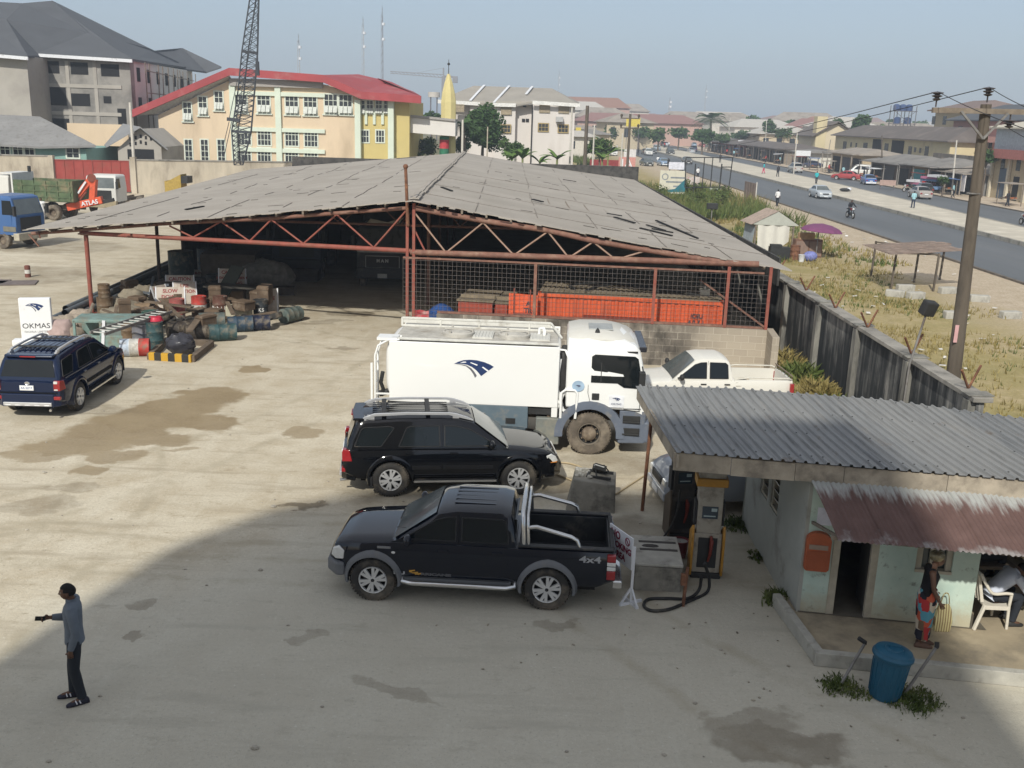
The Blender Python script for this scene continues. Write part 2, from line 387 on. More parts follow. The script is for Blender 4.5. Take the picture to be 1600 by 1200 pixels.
pw=thing('perimeter_wall','long algae-blackened wall with concrete columns between yard and grass verge','wall',(9.9,20.5,0))
WX=9.95
b=B();b.bx(WX,WX+.16,20.6,85,-.05,2.42);b.buildw('wall_panel',wallm,pw)
b=B();b.bx(WX-.13,WX+.30,20.5,85,2.422,2.53);b.buildw('coping',coping,pw,bevel=.012)
for Y in[20.8,24.3,28.2,32.0,36.0,40,44,48,52]:
 b=B();b.bx(WX-.16,WX+.17,Y-.15,Y+.15,-.05,2.421);b.bx(WX-.2,WX+.36,Y-.2,Y+.2,2.531,2.56);b.buildw('column',colm,pw,bevel=.01)
for Y in[21.3,24.6,27.9,30.9,34.2,38.2,41.5]:
 b=B();q=(WX+.1,Y,2.52)
 b.bar(q,(WX-.22,Y-.25,3.0),.04,.04);b.bar(q,(WX+.42,Y+.25,3.0),.04,.04);b.buildw('barbed_wire_arm',rust,pw)
lw=thing('garden_wall','low blackened wall overgrown with moss behind the office roof','wall',(10.4,14,0))
b=B();b.bx(10.15,10.45,6,20.45,-.05,2.1)
for i in range(60):
 y=rng.uniform(7,20.2);b.ball((10.3+rng.uniform(-.14,.14),y,2.1),(rng.uniform(.08,.2),rng.uniform(.1,.35),rng.uniform(.04,.12)),7,5)
b.buildw('wall_panel',mat('mossy_wall',(.035,.038,.03),.95,var=.5,scale=5,bump=.03),lw)
oldwall=mat('old_render_wall',(.50,.44,.35),.92,var=.16,scale=1.2,dirt=(.17,.14,.11),damt=.5,dscale=.6,streak=.3)
def wall_run(label,pts,h,th=.25,m=oldwall,cat='wall',cop=True):
 t=thing('compound_wall',label,cat,(pts[0][0],pts[0][1],0));b=B();c=B()
 for(x0,y0), (x1,y1)in zip(pts,pts[1:]):
  b.bar((x0,y0,h/2-.05),(x1,y1,h/2-.05),th,h);
  if cop:c.bar((x0,y0,h+.0),(x1,y1,h+.0),th+.14,.12)
 b.buildw('wall_panel',m,t)
 if cop:c.buildw('coping',coping,t)
 return t
wall_run('pale rendered compound wall left of the red gate',[(-62,91.5),(-43.3,94.3)],3.3)
wall_run('stained compound wall right of the red gate, behind the shed',[(-36.2,95.9),(-21,101),(-6,104)],3.1)
wall_run('streaky old wall behind the far right corner of the shed',[(1,106),(9.8,108)],3.3)
wall_run('low wall turning toward the road behind the shed',[(9.8,86),(9.9,100),(9.8,108)],2.7)
gt=thing('metal_gate','large dull red sheet-metal gate in the compound wall','gate',(-40,95,0))
gp, gq=Vector((-43.0,94.4,0)), Vector((-36.6,95.8,0));gd=(gq-gp).normalized();gn=Vector((gd.y,-gd.x,0))
redgate=mat('red_gate_paint',(.30,.055,.045),.6,var=.15,scale=2,dirt=(.2,.07,.05),damt=.4,dscale=1)
for i in range(2):
 b=B();a=gp+gd*(3.28*i);e=a+gd*3.24
 b.bar(a+Vector((0,0,1.55)),e+Vector((0,0,1.55)),.05,2.9)
 for k in range(5):q=a+gd*(.02+3.2*k/4)+gn*.045;b.bar(q+Vector((0,0,.12)),q+Vector((0,0,2.98)),.05,.05)
 for z in(.15,2.95):b.bar(a+gn*.05+Vector((0,0,z)),e+gn*.05+Vector((0,0,z)),.05,.06)
 b.buildw('gate_leaf',redgate,gt)
for q in(gp-gd*.3,gq+gd*.35):
 b=B();b.bar(q,q+Vector((0,0,3.35)),.5,.5);b.buildw('gate_post',oldwall,gt)
# ================================================================ OPEN SHED
roofm_s=Mat('asbestos_roof')
_f=roofm_s.noise(.35,7,.62);_g=roofm_s.noise(2.0,8,.65,vec=roofm_s.mapping((.35,2.5,1)));_k=roofm_s.noise(22,4,.7)
_c=roofm_s.ramp(_f,[(.3,(.31,.282,.248)),(.7,(.41,.375,.335))])
_c=roofm_s.mix(roofm_s.ramp(_g,[(.5,0.0),(.72,.6)]),_c,(.31,.28,.24))
_c=roofm_s.mix(roofm_s.ramp(roofm_s.noise(1.1,9,.7),[(.62,0.0),(.70,.6)]),_c,(.17,.155,.135))
_c=roofm_s.mix(roofm_s.ramp(_k,[(.35,.4),(.55,0.0)]),_c,(.28,.25,.22))
_w=_n(roofm_s.nt,'ShaderNodeTexWave');_w.bands_direction='Y';_w.inputs['Scale'].default_value=2.1;_w.inputs['Distortion'].default_value=.15
roofm_s.link(roofm_s.co,_w.inputs['Vector'])
roofm_s.bump(roofm_s.math('ADD',_w.outputs['Fac'],roofm_s.math('MULTIPLY',_k,.5)),.45,.03)
roofm=roofm_s.done(_c,.95,0,.15)
dark=mat('dark_gap',(.012,.012,.012),.95)
redst=mat('red_oxide_steel',(.25,.075,.055),.65,var=.2,scale=5,dirt=(.22,.10,.07),damt=.5,dscale=3)
brownst=mat('weathered_brown_steel',(.19,.095,.07),.75,var=.25,scale=5,dirt=(.28,.18,.13),damt=.45,dscale=3)
wood=mat('grey_timber',(.20,.165,.13),.9,var=.3,scale=4,streak=1)
SF_L, SF_C, SF_R=(-16.75,38.9), (-3.75,35.4), (8.5,33.0)
SHED_BACK=83.5
def fl(px,py):return onplane(px,py,SF_L,SF_C)
def fr(px,py):return onplane(px,py,SF_C,SF_R)
def ridge_x(Y):return-3.62-.018*(Y-35)
def eave_l(Y):return-19.0-.066*(Y-38.8)
def eave_r(Y):return 9.15+.006*(Y-33)
ZR, ZL, ZE=5.12, 3.27, 3.38
def front_y(X):return interp(X,[(-19,38.75),(-3.65,35.2),(9.15,33.15)])
shed=thing('vehicle_shed','wide open-fronted shed with grey asbestos roof on red steel trusses','shed',(-5,36,0))
def roof_pt(side,u,v):
 """u 0 at the ridge to 1 at the eave, v 0 at the front to 1 at the back"""
 X=lerp(-3.65,-19.0 if side<0 else 9.15,u);y0=front_y(X);Y=lerp(y0,SHED_BACK,v)
 X=lerp(ridge_x(Y),eave_l(Y)if side<0 else eave_r(Y),u)
 z=lerp(ZR,ZL if side<0 else ZE,u)+.05*math.sin(Y*.35+side)*(1-abs(2*u-1))-.05*math.sin(PI*u)
 return Vector((X,Y,z))
for side in(-1,1):
 b=B();NU, NV=24, 38
 jag=[rng.uniform(-.004,.004)for _ in range(NU+1)]
 pts={}
 for lay, dz in((0,0),(1,-.03)):
  for i in range(NU+1):
   for j in range(NV+1):
    p=roof_pt(side,i/NU,j/NV+(jag[i]if j==0 else 0));pts[lay,i,j]=len(b.v);b.v.append((p.x,p.y,p.z+dz))
 def q(*k):b.f.append(tuple(pts[x]for x in k));b.m.append(0)
 for i in range(NU):
  for j in range(NV):
   q((0,i,j),(0,i+1,j),(0,i+1,j+1),(0,i,j+1));q((1,i,j),(1,i,j+1),(1,i+1,j+1),(1,i+1,j))
  q((0,i,0),(1,i,0),(1,i+1,0),(0,i+1,0));q((0,i,NV),(0,i+1,NV),(1,i+1,NV),(1,i,NV))
 for j in range(NV):
  q((0,NU,j),(1,NU,j),(1,NU,j+1),(0,NU,j+1));q((0,0,j),(0,0,j+1),(1,0,j+1),(1,0,j))
 for u in([.17,.34,.51,.68,.85]):
  for k in range(26):
   v0=k/26;a=roof_pt(side,u+rng.uniform(-.004,.004),v0);c=roof_pt(side,u,v0+1/26)
   a.z+=.014;c.z+=.014
   if rng.random()<.6:b.bar(a,c,.022,.02,m=2)
 for k in range(12 if side>0 else 4):
  v=(k+1)/13*.9;
  if side>0:
   for s2 in range(8):
    a=roof_pt(side,s2/8,v*.55+.03);c=roof_pt(side,(s2+1)/8,v*.55+.03+rng.uniform(-.003,.003));a.z+=.012;c.z+=.012
    if k%3==0:b.bar(a,c,.02,.018,m=2)
 for k in range(38):
  u=rng.uniform(.06,.95);v=rng.random()**1.6*.75+.01
  a=roof_pt(side,u,v);du=rng.uniform(.008,.045);c=roof_pt(side,min(.98,u+du),v+rng.uniform(-.004,.004))
  a.z+=.006;c.z+=.006
  b.bar(a,c,rng.uniform(.02,.09),.02,m=1)
 for k in range(60):
  u=k/60;a=roof_pt(side,u,-.003);c=roof_pt(side,u+1/62,-.003)
  if rng.random()<.5:b.bar(a+Vector((0,-.05,-.02)),c+Vector((0,-.05,-.02)),rng.uniform(.04,.2),.025)
 b.buildw('roof_slope',[roofm,mat('crack_shadow',(.06,.053,.046),.95),mat('roof_seam',(.20,.18,.16),.95)],shed,smooth=60)
for px0, py0, px1, py1, w in[(1025,345,1090,373,.1),(1000,357,1050,369,.12),(960,340,992,349,.12),(948,334,972,338,.08),(1018,358,1052,364,.09),(1010,352,1040,361,.07),(690,293,706,299,.12),(290,328,318,323,.12),(620,248,650,246,.15),(880,281,900,284,.15),(832,312,848,316,.15)]:
 pa, pb=None, None
 res=[]
 for(x,y)in((px0,py0),(px1,py1)):
  z=4.5
  for _ in range(40):
   p=at(x,y,z)
   u=(p.x-ridge_x(p.y))/((eave_r(p.y)if p.x>ridge_x(p.y)else eave_l(p.y))-ridge_x(p.y))
   zz=lerp(ZR,ZE if p.x>ridge_x(p.y)else ZL,u);z+=(zz-z)*.5
  res.append(p+Vector((0,0,.02)))
 b=B();b.bar(res[0],res[1],w,.04);b.buildw('roof_crack',dark,shed)
b=B()
for k in range(30):
 a=roof_pt(1,0,k/30);c=roof_pt(1,0,(k+.96)/30);o=Vector((rng.uniform(-.04,.04),0,.05))
 b.bar(a+o,c+o,.34,.04);b.bar(a+o+Vector((0,0,.03)),c+o+Vector((0,0,.03)),.12,.05)
b.buildw('ridge_cap',roofm,shed)
cl0, cl1=fl(126,364), fl(642,392)
cr0, cr1=fr(642,394), fr(1186,413)
b=B();b.tube([cl0,cl1],.085,10);b.buildw('bottom_chord',redst,shed,smooth=50)
b=B();b.tube([cr0,cr1],.105,10);b.buildw('bottom_chord',brownst,shed,smooth=50)
def slope_under(side,px,py):
 p=fl(px,py)if side<0 else fr(px,py);return p
tl=[fl(50,365),fl(250,350),fl(425,341),fl(526,333),fl(638,325)]
tr=[fr(646,325),fr(756,345),fr(856,360),fr(926,376),fr(1025,393),fr(1130,410)]
b=B();b.tube(tl,.07,10);b.buildw('top_chord',brownst,shed,smooth=50)
b=B();b.tube(tr,.095,10);b.buildw('top_chord',brownst,shed,smooth=50)
webL=[(265,353),(302,371),(345,346),(390,377),(424,343),(474,381),(526,335),(584,387),(634,330)]
for p, q2 in zip(webL,webL[1:]):
 b=B();b.tube([fl(*p),fl(*q2)],.035,8);b.buildw('web_bar',redst,shed,smooth=50)
webR=[(646,330),(697,395),(755,348),(803,399),(856,362),(889,403),(927,378),(962,406),(1012,391)]
for p, q2 in zip(webR,webR[1:]):
 b=B();b.tube([fr(*p),fr(*q2)],.033,8);b.buildw('web_bar',mat('pale_brown_steel',(.30,.20,.15),.7,var=.2),shed,smooth=50)
b=B();b.tube([fr(644,352),fr(664,392)],.035,8);b.buildw('web_bar',redst,shed,smooth=50)
def post(x,y,h,r,m,name='post',n=12):
 b=B();b.cyl((x,y,-.05),(x,y,h),r,r,n);b.cyl((x,y,0),(x,y,.03),r*2.2,r*2.2,n);return b.buildw(name,m,shed,smooth=50)
post(-16.75,38.9,3.18,.085,redst);b=B();b.box((-16.75,38.9,3.14),(.5,.3,.05));b.buildw('post_plate',brownst,shed)
b=B();b.bar((-3.85,35.38,-.05),(-3.85,35.38,5.1),.1,.16);b.bar((-3.62,35.36,-.05),(-3.62,35.36,5.0),.1,.16);b.buildw('post',redst,shed)
pt=fl(635,262);b=B();b.cyl((-3.82,35.3,4.2),(pt.x,35.2,pt.z),.06,.055,10);b.ball((pt.x,35.2,pt.z+.05),.09);b.buildw('pole',rust,shed,smooth=60)
for i, Y in enumerate((43.5,47.5,54,61,68,75,82)):post(-15.6-.06*(Y-43),Y,3.55,.075,mat('dark_steel',(.05,.035,.03),.8))
for Y in(43,51,59,67,75,83):
 post(9.3,Y,3.3,.1,colm)
 post(ridge_x(Y)+(.0),Y,5.0,.08,brownst)
for side in(-1,1):
 for k in range(1,15):
  u=k/15;a=roof_pt(side,u,0);c=roof_pt(side,u,1);a.y-=.02
  b=B();b.bar(a+Vector((0,0,-.1)),c+Vector((0,0,-.1)),.07,.12);b.buildw('purlin',wood,shed)
for Y in(44,52,60,68,76):
 b=B();zc=3.3
 b.tube([(eave_l(Y)+2.5,Y,zc),(ridge_x(Y),Y,zc)],.06,6);b.tube([(ridge_x(Y),Y,zc),(eave_r(Y),Y,zc)],.06,6)
 b.tube([(eave_l(Y),Y,ZL-.2),(ridge_x(Y),Y,ZR-.22),(eave_r(Y),Y,ZE-.22)],.06,6)
 for s2, e in((-1,eave_l(Y)+2.5),(1,eave_r(Y))):
  for k in range(5):
   u0, u1, u2=k/5, (k+.5)/5, (k+1)/5
   f=lambda u:lerp(ridge_x(Y),e,u);zt=lambda u:lerp(ZR-.25,(ZE if s2>0 else ZL+.15)-.2,u)
   b.tube([(f(u0),Y,zt(u0)),(f(u1),Y,zc)],.025,5);b.tube([(f(u1),Y,zc),(f(u2),Y,zt(u2))],.025,5)
 b.buildw('inner_truss',brownst,shed)
b=B();b.bar((-18.5,38.8,2.95),fl(60,362),.06);b.bar(fl(45,366),fl(61,385),.045,.045);b.buildw('eave_brace',brownst,shed)
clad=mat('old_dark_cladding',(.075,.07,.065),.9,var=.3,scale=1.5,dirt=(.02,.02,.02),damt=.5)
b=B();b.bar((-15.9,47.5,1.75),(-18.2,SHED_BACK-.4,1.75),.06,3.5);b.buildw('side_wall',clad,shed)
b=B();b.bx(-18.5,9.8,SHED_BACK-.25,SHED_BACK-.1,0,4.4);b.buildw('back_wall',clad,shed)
b=B();b.bx(9.62,9.70,36.5,SHED_BACK,2.3,3.32);b.buildw('side_wall',clad,shed)  # unseen upper panel, added to keep light out of the eave gap
def block_material():
 s=Mat('concrete_blocks');x, y, z=s.xyz()
 cmb=_n(s.nt,'ShaderNodeCombineXYZ');s.link(x,cmb.inputs[0]);s.link(z,cmb.inputs[1])
 br=_n(s.nt,'ShaderNodeTexBrick');s.link(cmb.outputs[0],br.inputs['Vector'])
 br.inputs['Scale'].default_value=1;br.inputs['Brick Width'].default_value=.47;br.inputs['Row Height'].default_value=.235;br.inputs['Mortar Size'].default_value=.013
 br.inputs['Color1'].default_value=rgb((.30,.265,.22));br.inputs['Color2'].default_value=rgb((.19,.165,.14));br.inputs['Mortar'].default_value=rgb((.42,.38,.32))
 st=s.noise(1.1,8,.62,vec=s.mapping((1.4,1,.8)))
 nx=_n(s.nt,'ShaderNodeMapRange');s.link(x,nx.inputs[0]);nx.inputs[1].default_value=8.2;nx.inputs[2].default_value=9.8
 dk=s.math('MULTIPLY',s.ramp(st,[(.40,0.0),(.60,.85)]),s.math('SUBTRACT',1,nx.outputs[0]))
 c=s.mix(dk,br.outputs['Color'],(.055,.05,.045));c=s.mix(s.math('MULTIPLY',nx.outputs[0],.55),c,(.45,.39,.31))
 s.bump(s.math('ADD',br.outputs['Fac'],s.math('MULTIPLY',s.noise(30),-.3)),.6,.012);return s.done(c,.95,0,.1)
blockm=block_material()
bw=thing('block_wall','low wall of stained concrete blocks under the mesh fence','wall',(-2.7,33.9,0))
BWd=(Vector((8.45,32.75,0))-Vector((-2.65,33.85,0)))
bw.location=(-2.65,33.85,0);bw.rotation_euler.z=math.atan2(BWd.y,BWd.x);BWL=BWd.length
b=B();b.bx(0,BWL,-.11,.11,-.05,1.4);b.build('wall_panel',blockm,bw)
b=B();b.bx(BWL-.0,BWL+.22,-1.35,.11,-.05,1.43);b.build('wall_return',blockm,bw)
mf=thing('mesh_fence','red framed wire mesh fence standing on the block wall at the shed front','fence',bw.location,bw.rotation_euler.z)
b=B();gal=mat('galvanised_wire',(.15,.13,.12),.6,metal=.3)
X0=-1.2;n=int((BWL-X0)/.155)
for i in range(n):x=X0+i*.155;b.bar((x,.0,1.46 if x>0 else .3),(x,.0,3.24),.008,.008)
for k in range(12):z=1.5+k*.155;b.bar((X0,.012,z),(BWL,.012,z),.008,.008)
for k in range(7):z=.4+k*.155;b.bar((X0,.012,z),(0,.012,z),.011,.011)
b.build('wire_mesh',gal,mf)
b=B();b.bar((X0,0,3.28),(BWL-.25,0,3.28),.06,.06);b.bar((0,0,1.45),(BWL,0,1.45),.06,.07);b.build('rail',brownst,mf)
for x, m_, top in((3.35,brownst,3.26),(7.35,redst,3.3),(9.75,redst,3.45),(BWL-.05,redst,3.5)):
 b=B();b.bar((x,-.03,1.41),(x,-.03,top),.10,.08);b.build('fence_post',m_,mf)
b=B();b.bar((BWL-.1,-.1,1.5),(BWL-2.2,1.5,2.75),.05,.05);b.build('brace',brownst,mf)
# ================================================================ SITE OFFICE with canopy
off=thing('site_office','small pale green rendered office with grey corrugated canopy roof and rusty awning','building',(5,15.5,0))
greenw_s=Mat('pale_green_render')
_x, _y, _z=greenw_s.xyz();_f=greenw_s.noise(1.6,8,.65);_g=greenw_s.noise(4,8,.7)
_c=greenw_s.ramp(_f,[(.35,(.42,.53,.47)),(.65,(.53,.62,.54))])
_c=greenw_s.mix(greenw_s.ramp(_g,[(.57,0.0),(.66,.85)]),_c,(.20,.21,.18))
_low=_n(greenw_s.nt,'ShaderNodeMapRange');greenw_s.link(greenw_s.math('ADD',_z,greenw_s.math('MULTIPLY_ADD',_g,.8,-.4)),_low.inputs[0]);_low.inputs[1].default_value=.62;_low.inputs[2].default_value=.2
_c=greenw_s.mix(greenw_s.math('MULTIPLY',_low.outputs[0],.75),_c,(.40,.33,.22))
greenw=greenw_s.done(_c,.9,0,.2)
sidew=mat('grey_cement_render',(.37,.375,.34),.92,var=.1,scale=1.5,dirt=(.2,.19,.16),damt=.35,dscale=1.2)
FL0=Vector((4.87,15.24,0));FDn=Vector((1,-.155,0)).normalized();FN=Vector((-FDn.y,FDn.x,0))
fx=lambda x:FL0+FDn*((x-4.87)/FDn.x)
OH=2.72;OB=2.60
def wallseg(b,xa,xb,z0,z1,th=.18,m=0):
 a, c=fx(xa), fx(xb);zz=Vector((0,0,1))
 vs=[p+FN*o+zz*z for p in(a,c)for o in(0,th)for z in(z0,z1)]
 b.add(vs,[(0,1,3,2),(4,6,7,5),(0,4,5,1),(2,3,7,6),(0,2,6,4),(1,5,7,3)],m)
dL, dR, wL, wR, xE=5.37, 6.03, 6.64, 7.20, 7.60
b=B()
wallseg(b,4.872,dL,0,OH);wallseg(b,dL,dR,2.2,OH);wallseg(b,dR,wL,0,OH);wallseg(b,wL,wR,0,1.06);wallseg(b,wL,wR,1.9,OH);wallseg(b,wR,xE,0,OH)
b.buildw('wall',greenw,off)
b=B()
LY=19.4;X=4.87;y1=15.23
op=[(16.9,17.45),(17.65,18.2)]
prev=y1
for o0, o1 in op:
 b.bx(X,X+.18,prev,o0,0,OB);b.bx(X,X+.18,o0,o1,0,1.15);b.bx(X,X+.18,o0,o1,2.25,OB);prev=o1
b.bx(X,X+.18,prev,LY,0,OB)
e0=fx(xE)
b.bar((e0.x,e0.y+.2,OB/2),(e0.x+.25,LY,OB/2),.18,OB);b.bar((X,LY,OB/2-.004),(10,LY-1.4,OB/2-.004),.18,OB)
b.buildw('wall',sidew,off)
lou=mat('louvre_glass',(.05,.06,.06),.15,spec=.6);frm=mat('bleached_wood',(.42,.38,.30),.9,var=.2)
for o0, o1 in op:
 b=B();b.bar((X+.09,o0+.04,1.15),(X+.09,o0+.04,2.25),.12,.07);b.bar((X+.09,o1-.04,1.15),(X+.09,o1-.04,2.25),.12,.07);b.bar((X+.09,o0,1.18),(X+.09,o1,1.18),.14,.06)
 w=b.buildw('window',frm,off)
 b=B()
 for k in range(6):b.box((X+.1,(o0+o1)/2,1.32+k*.16),(.18,o1-o0-.16,.01),0,0,rad(35))
 b.v=[(v[0]-5,v[1]-15.5,v[2])for v in b.v];b.build('louvre',lou,w)
b=B();wm=(fx(wL),fx(wR))
for z in(1.08,1.88):b.bar(wm[0]+FN*.06+Vector((0,0,z)),wm[1]+FN*.06+Vector((0,0,z)),.16,.05)
for x in(wL+.03,(wL+wR)/2,wR-.03):b.bar(fx(x)+FN*.06+Vector((0,0,1.08)),fx(x)+FN*.06+Vector((0,0,1.88)),.14,.05)
w=b.buildw('window',frm,off)
b=B();wallseg(b,wL+.05,wR-.05,1.10,1.86,.02);b.v=[(v[0]+FN.x*.1-5,v[1]+FN.y*.1-15.5,v[2])for v in b.v];b.build('pane',lou,w)
b=B()
for x in(dL+.03,dR-.03):b.bar(fx(x)+FN*.02,fx(x)+FN*.02+Vector((0,0,2.2)),.12,.06)
b.bar(fx(dL)+FN*.02+Vector((0,0,2.17)),fx(dR)+FN*.02+Vector((0,0,2.17)),.12,.06)
b.buildw('door_frame',frm,off)
b=B();b.bar(fx(dR-.05)+FN*.2+Vector((0,0,1.15)),fx(dR-.05)+FN*.85+Vector((0,0,1.15)),.04,2.0);b.buildw('door',mat('dark_door',(.09,.085,.075),.7),off)
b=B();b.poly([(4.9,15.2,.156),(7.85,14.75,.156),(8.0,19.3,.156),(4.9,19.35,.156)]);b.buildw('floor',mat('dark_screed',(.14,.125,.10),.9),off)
conc=mat('veranda_screed',(.37,.31,.22),.9,var=.18,scale=1.6,dirt=(.19,.165,.13),damt=.45,dscale=1.2,bump=.008)
b=B();b.prism([(4.70,15.55),(4.84,13.88),(10.4,13.05),(10.4,18.3),(8.0,18.3),(4.72,15.75)],-.05,.14,lambda x,y,z:(x,y,z));b.buildw('veranda',conc,off,bevel=.01)
kb=mat('veranda_kerb',(.40,.385,.34),.9,var=.15,scale=4,dirt=(.16,.15,.13),damt=.4)
b=B();b.bar((4.66,15.7,.115),(4.84,13.84,.115),.14,.23);b.bar((4.775,13.80,.1145),(10.4,12.98,.1145),.14,.229);b.buildw('kerb',kb,off,bevel=.012)
def rear_y(x):return interp(x,[(2.5,20.0),(4.5,20.05),(7.5,19.5),(10.3,18.2)])
def front_yy(x):return 15.44-.158*(x-2.72)
steel_s=Mat('weathered_longspan_roof')
_f=steel_s.noise(1.2,7,.6,vec=steel_s.mapping((1.2,.3,1)));_g=steel_s.noise(3.2,7,.65,vec=steel_s.mapping((5,.22,1)))
_c=steel_s.ramp(_f,[(.3,(.20,.205,.21)),(.7,(.27,.27,.265))])
_c=steel_s.mix(steel_s.ramp(_g,[(.50,0.0),(.68,.75)]),_c,(.105,.105,.105))
_c=steel_s.mix(steel_s.ramp(steel_s.noise(1.8,6,.6,vec=steel_s.mapping((3,.3,1),(5,3,0))),[(.56,0.0),(.7,.5)]),_c,(.33,.31,.28))
_wn=_n(steel_s.nt,'ShaderNodeTexWhiteNoise',noise_dimensions='1D');steel_s.link(steel_s.math('FLOOR',steel_s.math('MULTIPLY',steel_s.xyz()[0],1.12)),_wn.inputs['W'])
_c=steel_s.mix(steel_s.math('MULTIPLY',_wn.outputs[0],.35),_c,(.34,.33,.31));_c=steel_s.mix(steel_s.ramp(steel_s.noise(2.2,8,.7,vec=steel_s.mapping((1,.5,1),(3,8,0))),[(.60,0.0),(.68,.55)]),_c,(.17,.125,.09))
rsheet=steel_s.done(_c,.62,.25,.35)
b=B();PER=.178;NXP=int((10.35-2.56)/PER)
prof=[(0,0),(.36,0),(.46,.036),(.62,.036),(.72,0),(.999,0)]
cols=[]
for k in range(NXP):
 for(t,h)in prof:cols.append((2.56+(k+t)*PER,h))
NV=5
def rp(x,h,v):
 yf, yr=front_yy(x), rear_y(x)
 zz=lerp(2.80,2.70,v)-.035*math.sin(PI*v)
 return(x+.16*(1-v)*(1-(x-2.56)/8),lerp(yf,yr,v),zz+h)
tot=[]
for lay in(0,-.004):
 base=len(b.v)
 for(x,h)in cols:
  for j in range(NV+1):p=rp(x,h,j/NV);b.v.append((p[0],p[1],p[2]+lay))
 for i in range(len(cols)-1):
  for j in range(NV):
   a=base+i*(NV+1)+j;b.f.append((a,a+NV+1,a+NV+2,a+1));b.m.append(0)
for k in range(NXP):
 if k%1==0:
  for v in(.06,.36,.66,.94):
   if rng.random()<.55:p=rp(2.56+(k+.54)*PER,.036,v);b.cyl((p[0],p[1],p[2]),(p[0],p[1],p[2]+.012),.014,.014,6,1)
b.buildw('roof',[rsheet,mat('roof_bolt',(.05,.05,.05),.6)],off,fix=False)
b=B();xs=[2.68,3.6,4.6,5.35,6.9,8.6,10.4]
for xa, xb in zip(xs,xs[1:]):
 o=rng.uniform(-.012,.012)
 b.bar((xa+.004,front_yy(xa)+.07,2.625+o),(xb-.004,front_yy(xb)+.07,2.625+o),.035,.3)
b.bar((2.74,15.43,2.66),(2.60,19.9,2.56),.035,.22)
b.buildw('fascia',mat('weathered_board',(.33,.285,.225),.92,var=.25,scale=2.5,dirt=(.13,.11,.09),damt=.45,dscale=2),off)
b=B()
for y in(16.2,17.2,18.2,19.0):b.bar((2.75,y,2.57),(10,y-.9,2.57),.05,.1)
b.buildw('rafter',wood,off)
for(x,y)in((2.93,19.85),):
 b=B();b.cyl((x-.08,y,0),(x,y,2.6),.038,.038,10);b.buildw('canopy_post',rust,off,smooth=50)
rusts=Mat('rusty_corrugated_sheet')
_x, _y, _z=rusts.xyz();_f=rusts.noise(2.2,8,.65,vec=rusts.mapping((1,1,.8)));_st=rusts.noise(4.5,6,.6,vec=rusts.mapping((3.5,.5,.5)))
_c=rusts.ramp(_f,[(.3,(.10,.06,.053)),(.7,(.155,.096,.085))])
_edge=_n(rusts.nt,'ShaderNodeMapRange');rusts.link(rusts.math('ADD',_z,rusts.math('MULTIPLY_ADD',_st,.34,-.17)),_edge.inputs[0]);_edge.inputs[1].default_value=2.37;_edge.inputs[2].default_value=2.47
_c=rusts.mix(_edge.outputs[0],_c,(.36,.365,.35))
_c=rusts.mix(rusts.ramp(rusts.noise(1.7,8,.7),[(.63,0.0),(.70,.6)]),_c,(.30,.28,.27))
_low=_n(rusts.nt,'ShaderNodeMapRange');rusts.link(rusts.math('ADD',_z,rusts.math('MULTIPLY_ADD',_f,.5,-.25)),_low.inputs[0]);_low.inputs[1].default_value=2.06;_low.inputs[2].default_value=2.0
_c=rusts.mix(rusts.math('MULTIPLY',_low.outputs[0],.7),_c,(.33,.315,.31))
rustsheet=rusts.done(_c,.8,.15,.25)
def awn(b,x0,x1,m=0,lift=0.0):
 n=int((x1-x0)/.0785*6);NV=6
 base=len(b.v)
 for i in range(n+1):
  x=x0+(x1-x0)*i/n;h=.011*math.sin(2*PI*x/.0785)
  wob=.012*math.sin(x*23)+.01*math.sin(x*61)
  for j in range(NV+1):
   v=j/NV
   y=lerp(front_yy(x)+.06,front_yy(x)-1.22+wob,v);z=lerp(2.5,2.02,v)+h+lift+.03*math.sin(PI*v)*math.sin(x*3)
   b.v.append((x+.10*v,y,z))
 for i in range(n):
  for j in range(NV):
   a=base+i*(NV+1)+j;b.f.append((a,a+NV+1,a+NV+2,a+1));b.m.append(m)
for k, (x0,x1)in enumerate(((4.86,5.62),(5.56,6.3),(6.24,6.98),(6.92,7.66),(7.6,8.2),(8.3,9.2),(9.1,10.2))):
 b=B();awn(b,x0,x1,0,.012*(k%2));b.buildw('awning_sheet',rustsheet,off,fix=False,smooth=60)
b=B();b.bar((8.19,front_yy(8.2)+.05,2.53),(8.31,front_yy(8.2)-1.2,2.07),.16,.02);b.buildw('awning_flashing',mat('dull_zinc',(.36,.36,.34),.6,metal=.3,var=.2),off)
b=B();b.bar((4.9,front_yy(4.9)-1.05,2.0),(10.1,front_yy(10.1)-1.05,2.0),.05,.06)
for x in(4.98,6.6,7.8):b.bar((x+.05,front_yy(x)-1.05,2.0),fx(x)+Vector((0,0,1.75)),.04,.05)
b.buildw('awning_frame',wood,off)
wp=mat('pale_plank',(.46,.38,.24),.9,var=.2,scale=3)
for(xa,za,xb,zb,dy)in((8.0,1.75,8.75,.95,.5),(8.55,1.9,9.3,1.25,.45)):
 b=B();p, q2=fx(xa)+FN*dy, fx(xb)+FN*dy;b.bar(p+Vector((0,0,za)),q2+Vector((0,0,zb)),.05,.11);b.buildw('stair_plank',wp,off)
for x in(8.42,8.72,9.1):b=B();b.bar(fx(x)+FN*.42+Vector((0,0,1.5)),fx(x)+FN*.42+Vector((0,0,2.5)),.1,.05);b.buildw('stud',wp,off)
ub=thing('notice_box','orange red wooden box with arched top hung beside the office door','box',fx(5.1)+Vector((0,0,.98)),math.atan2(FDn.y,FDn.x))
redw=mat('orange_red_wood',(.36,.095,.04),.6,var=.2,scale=6)
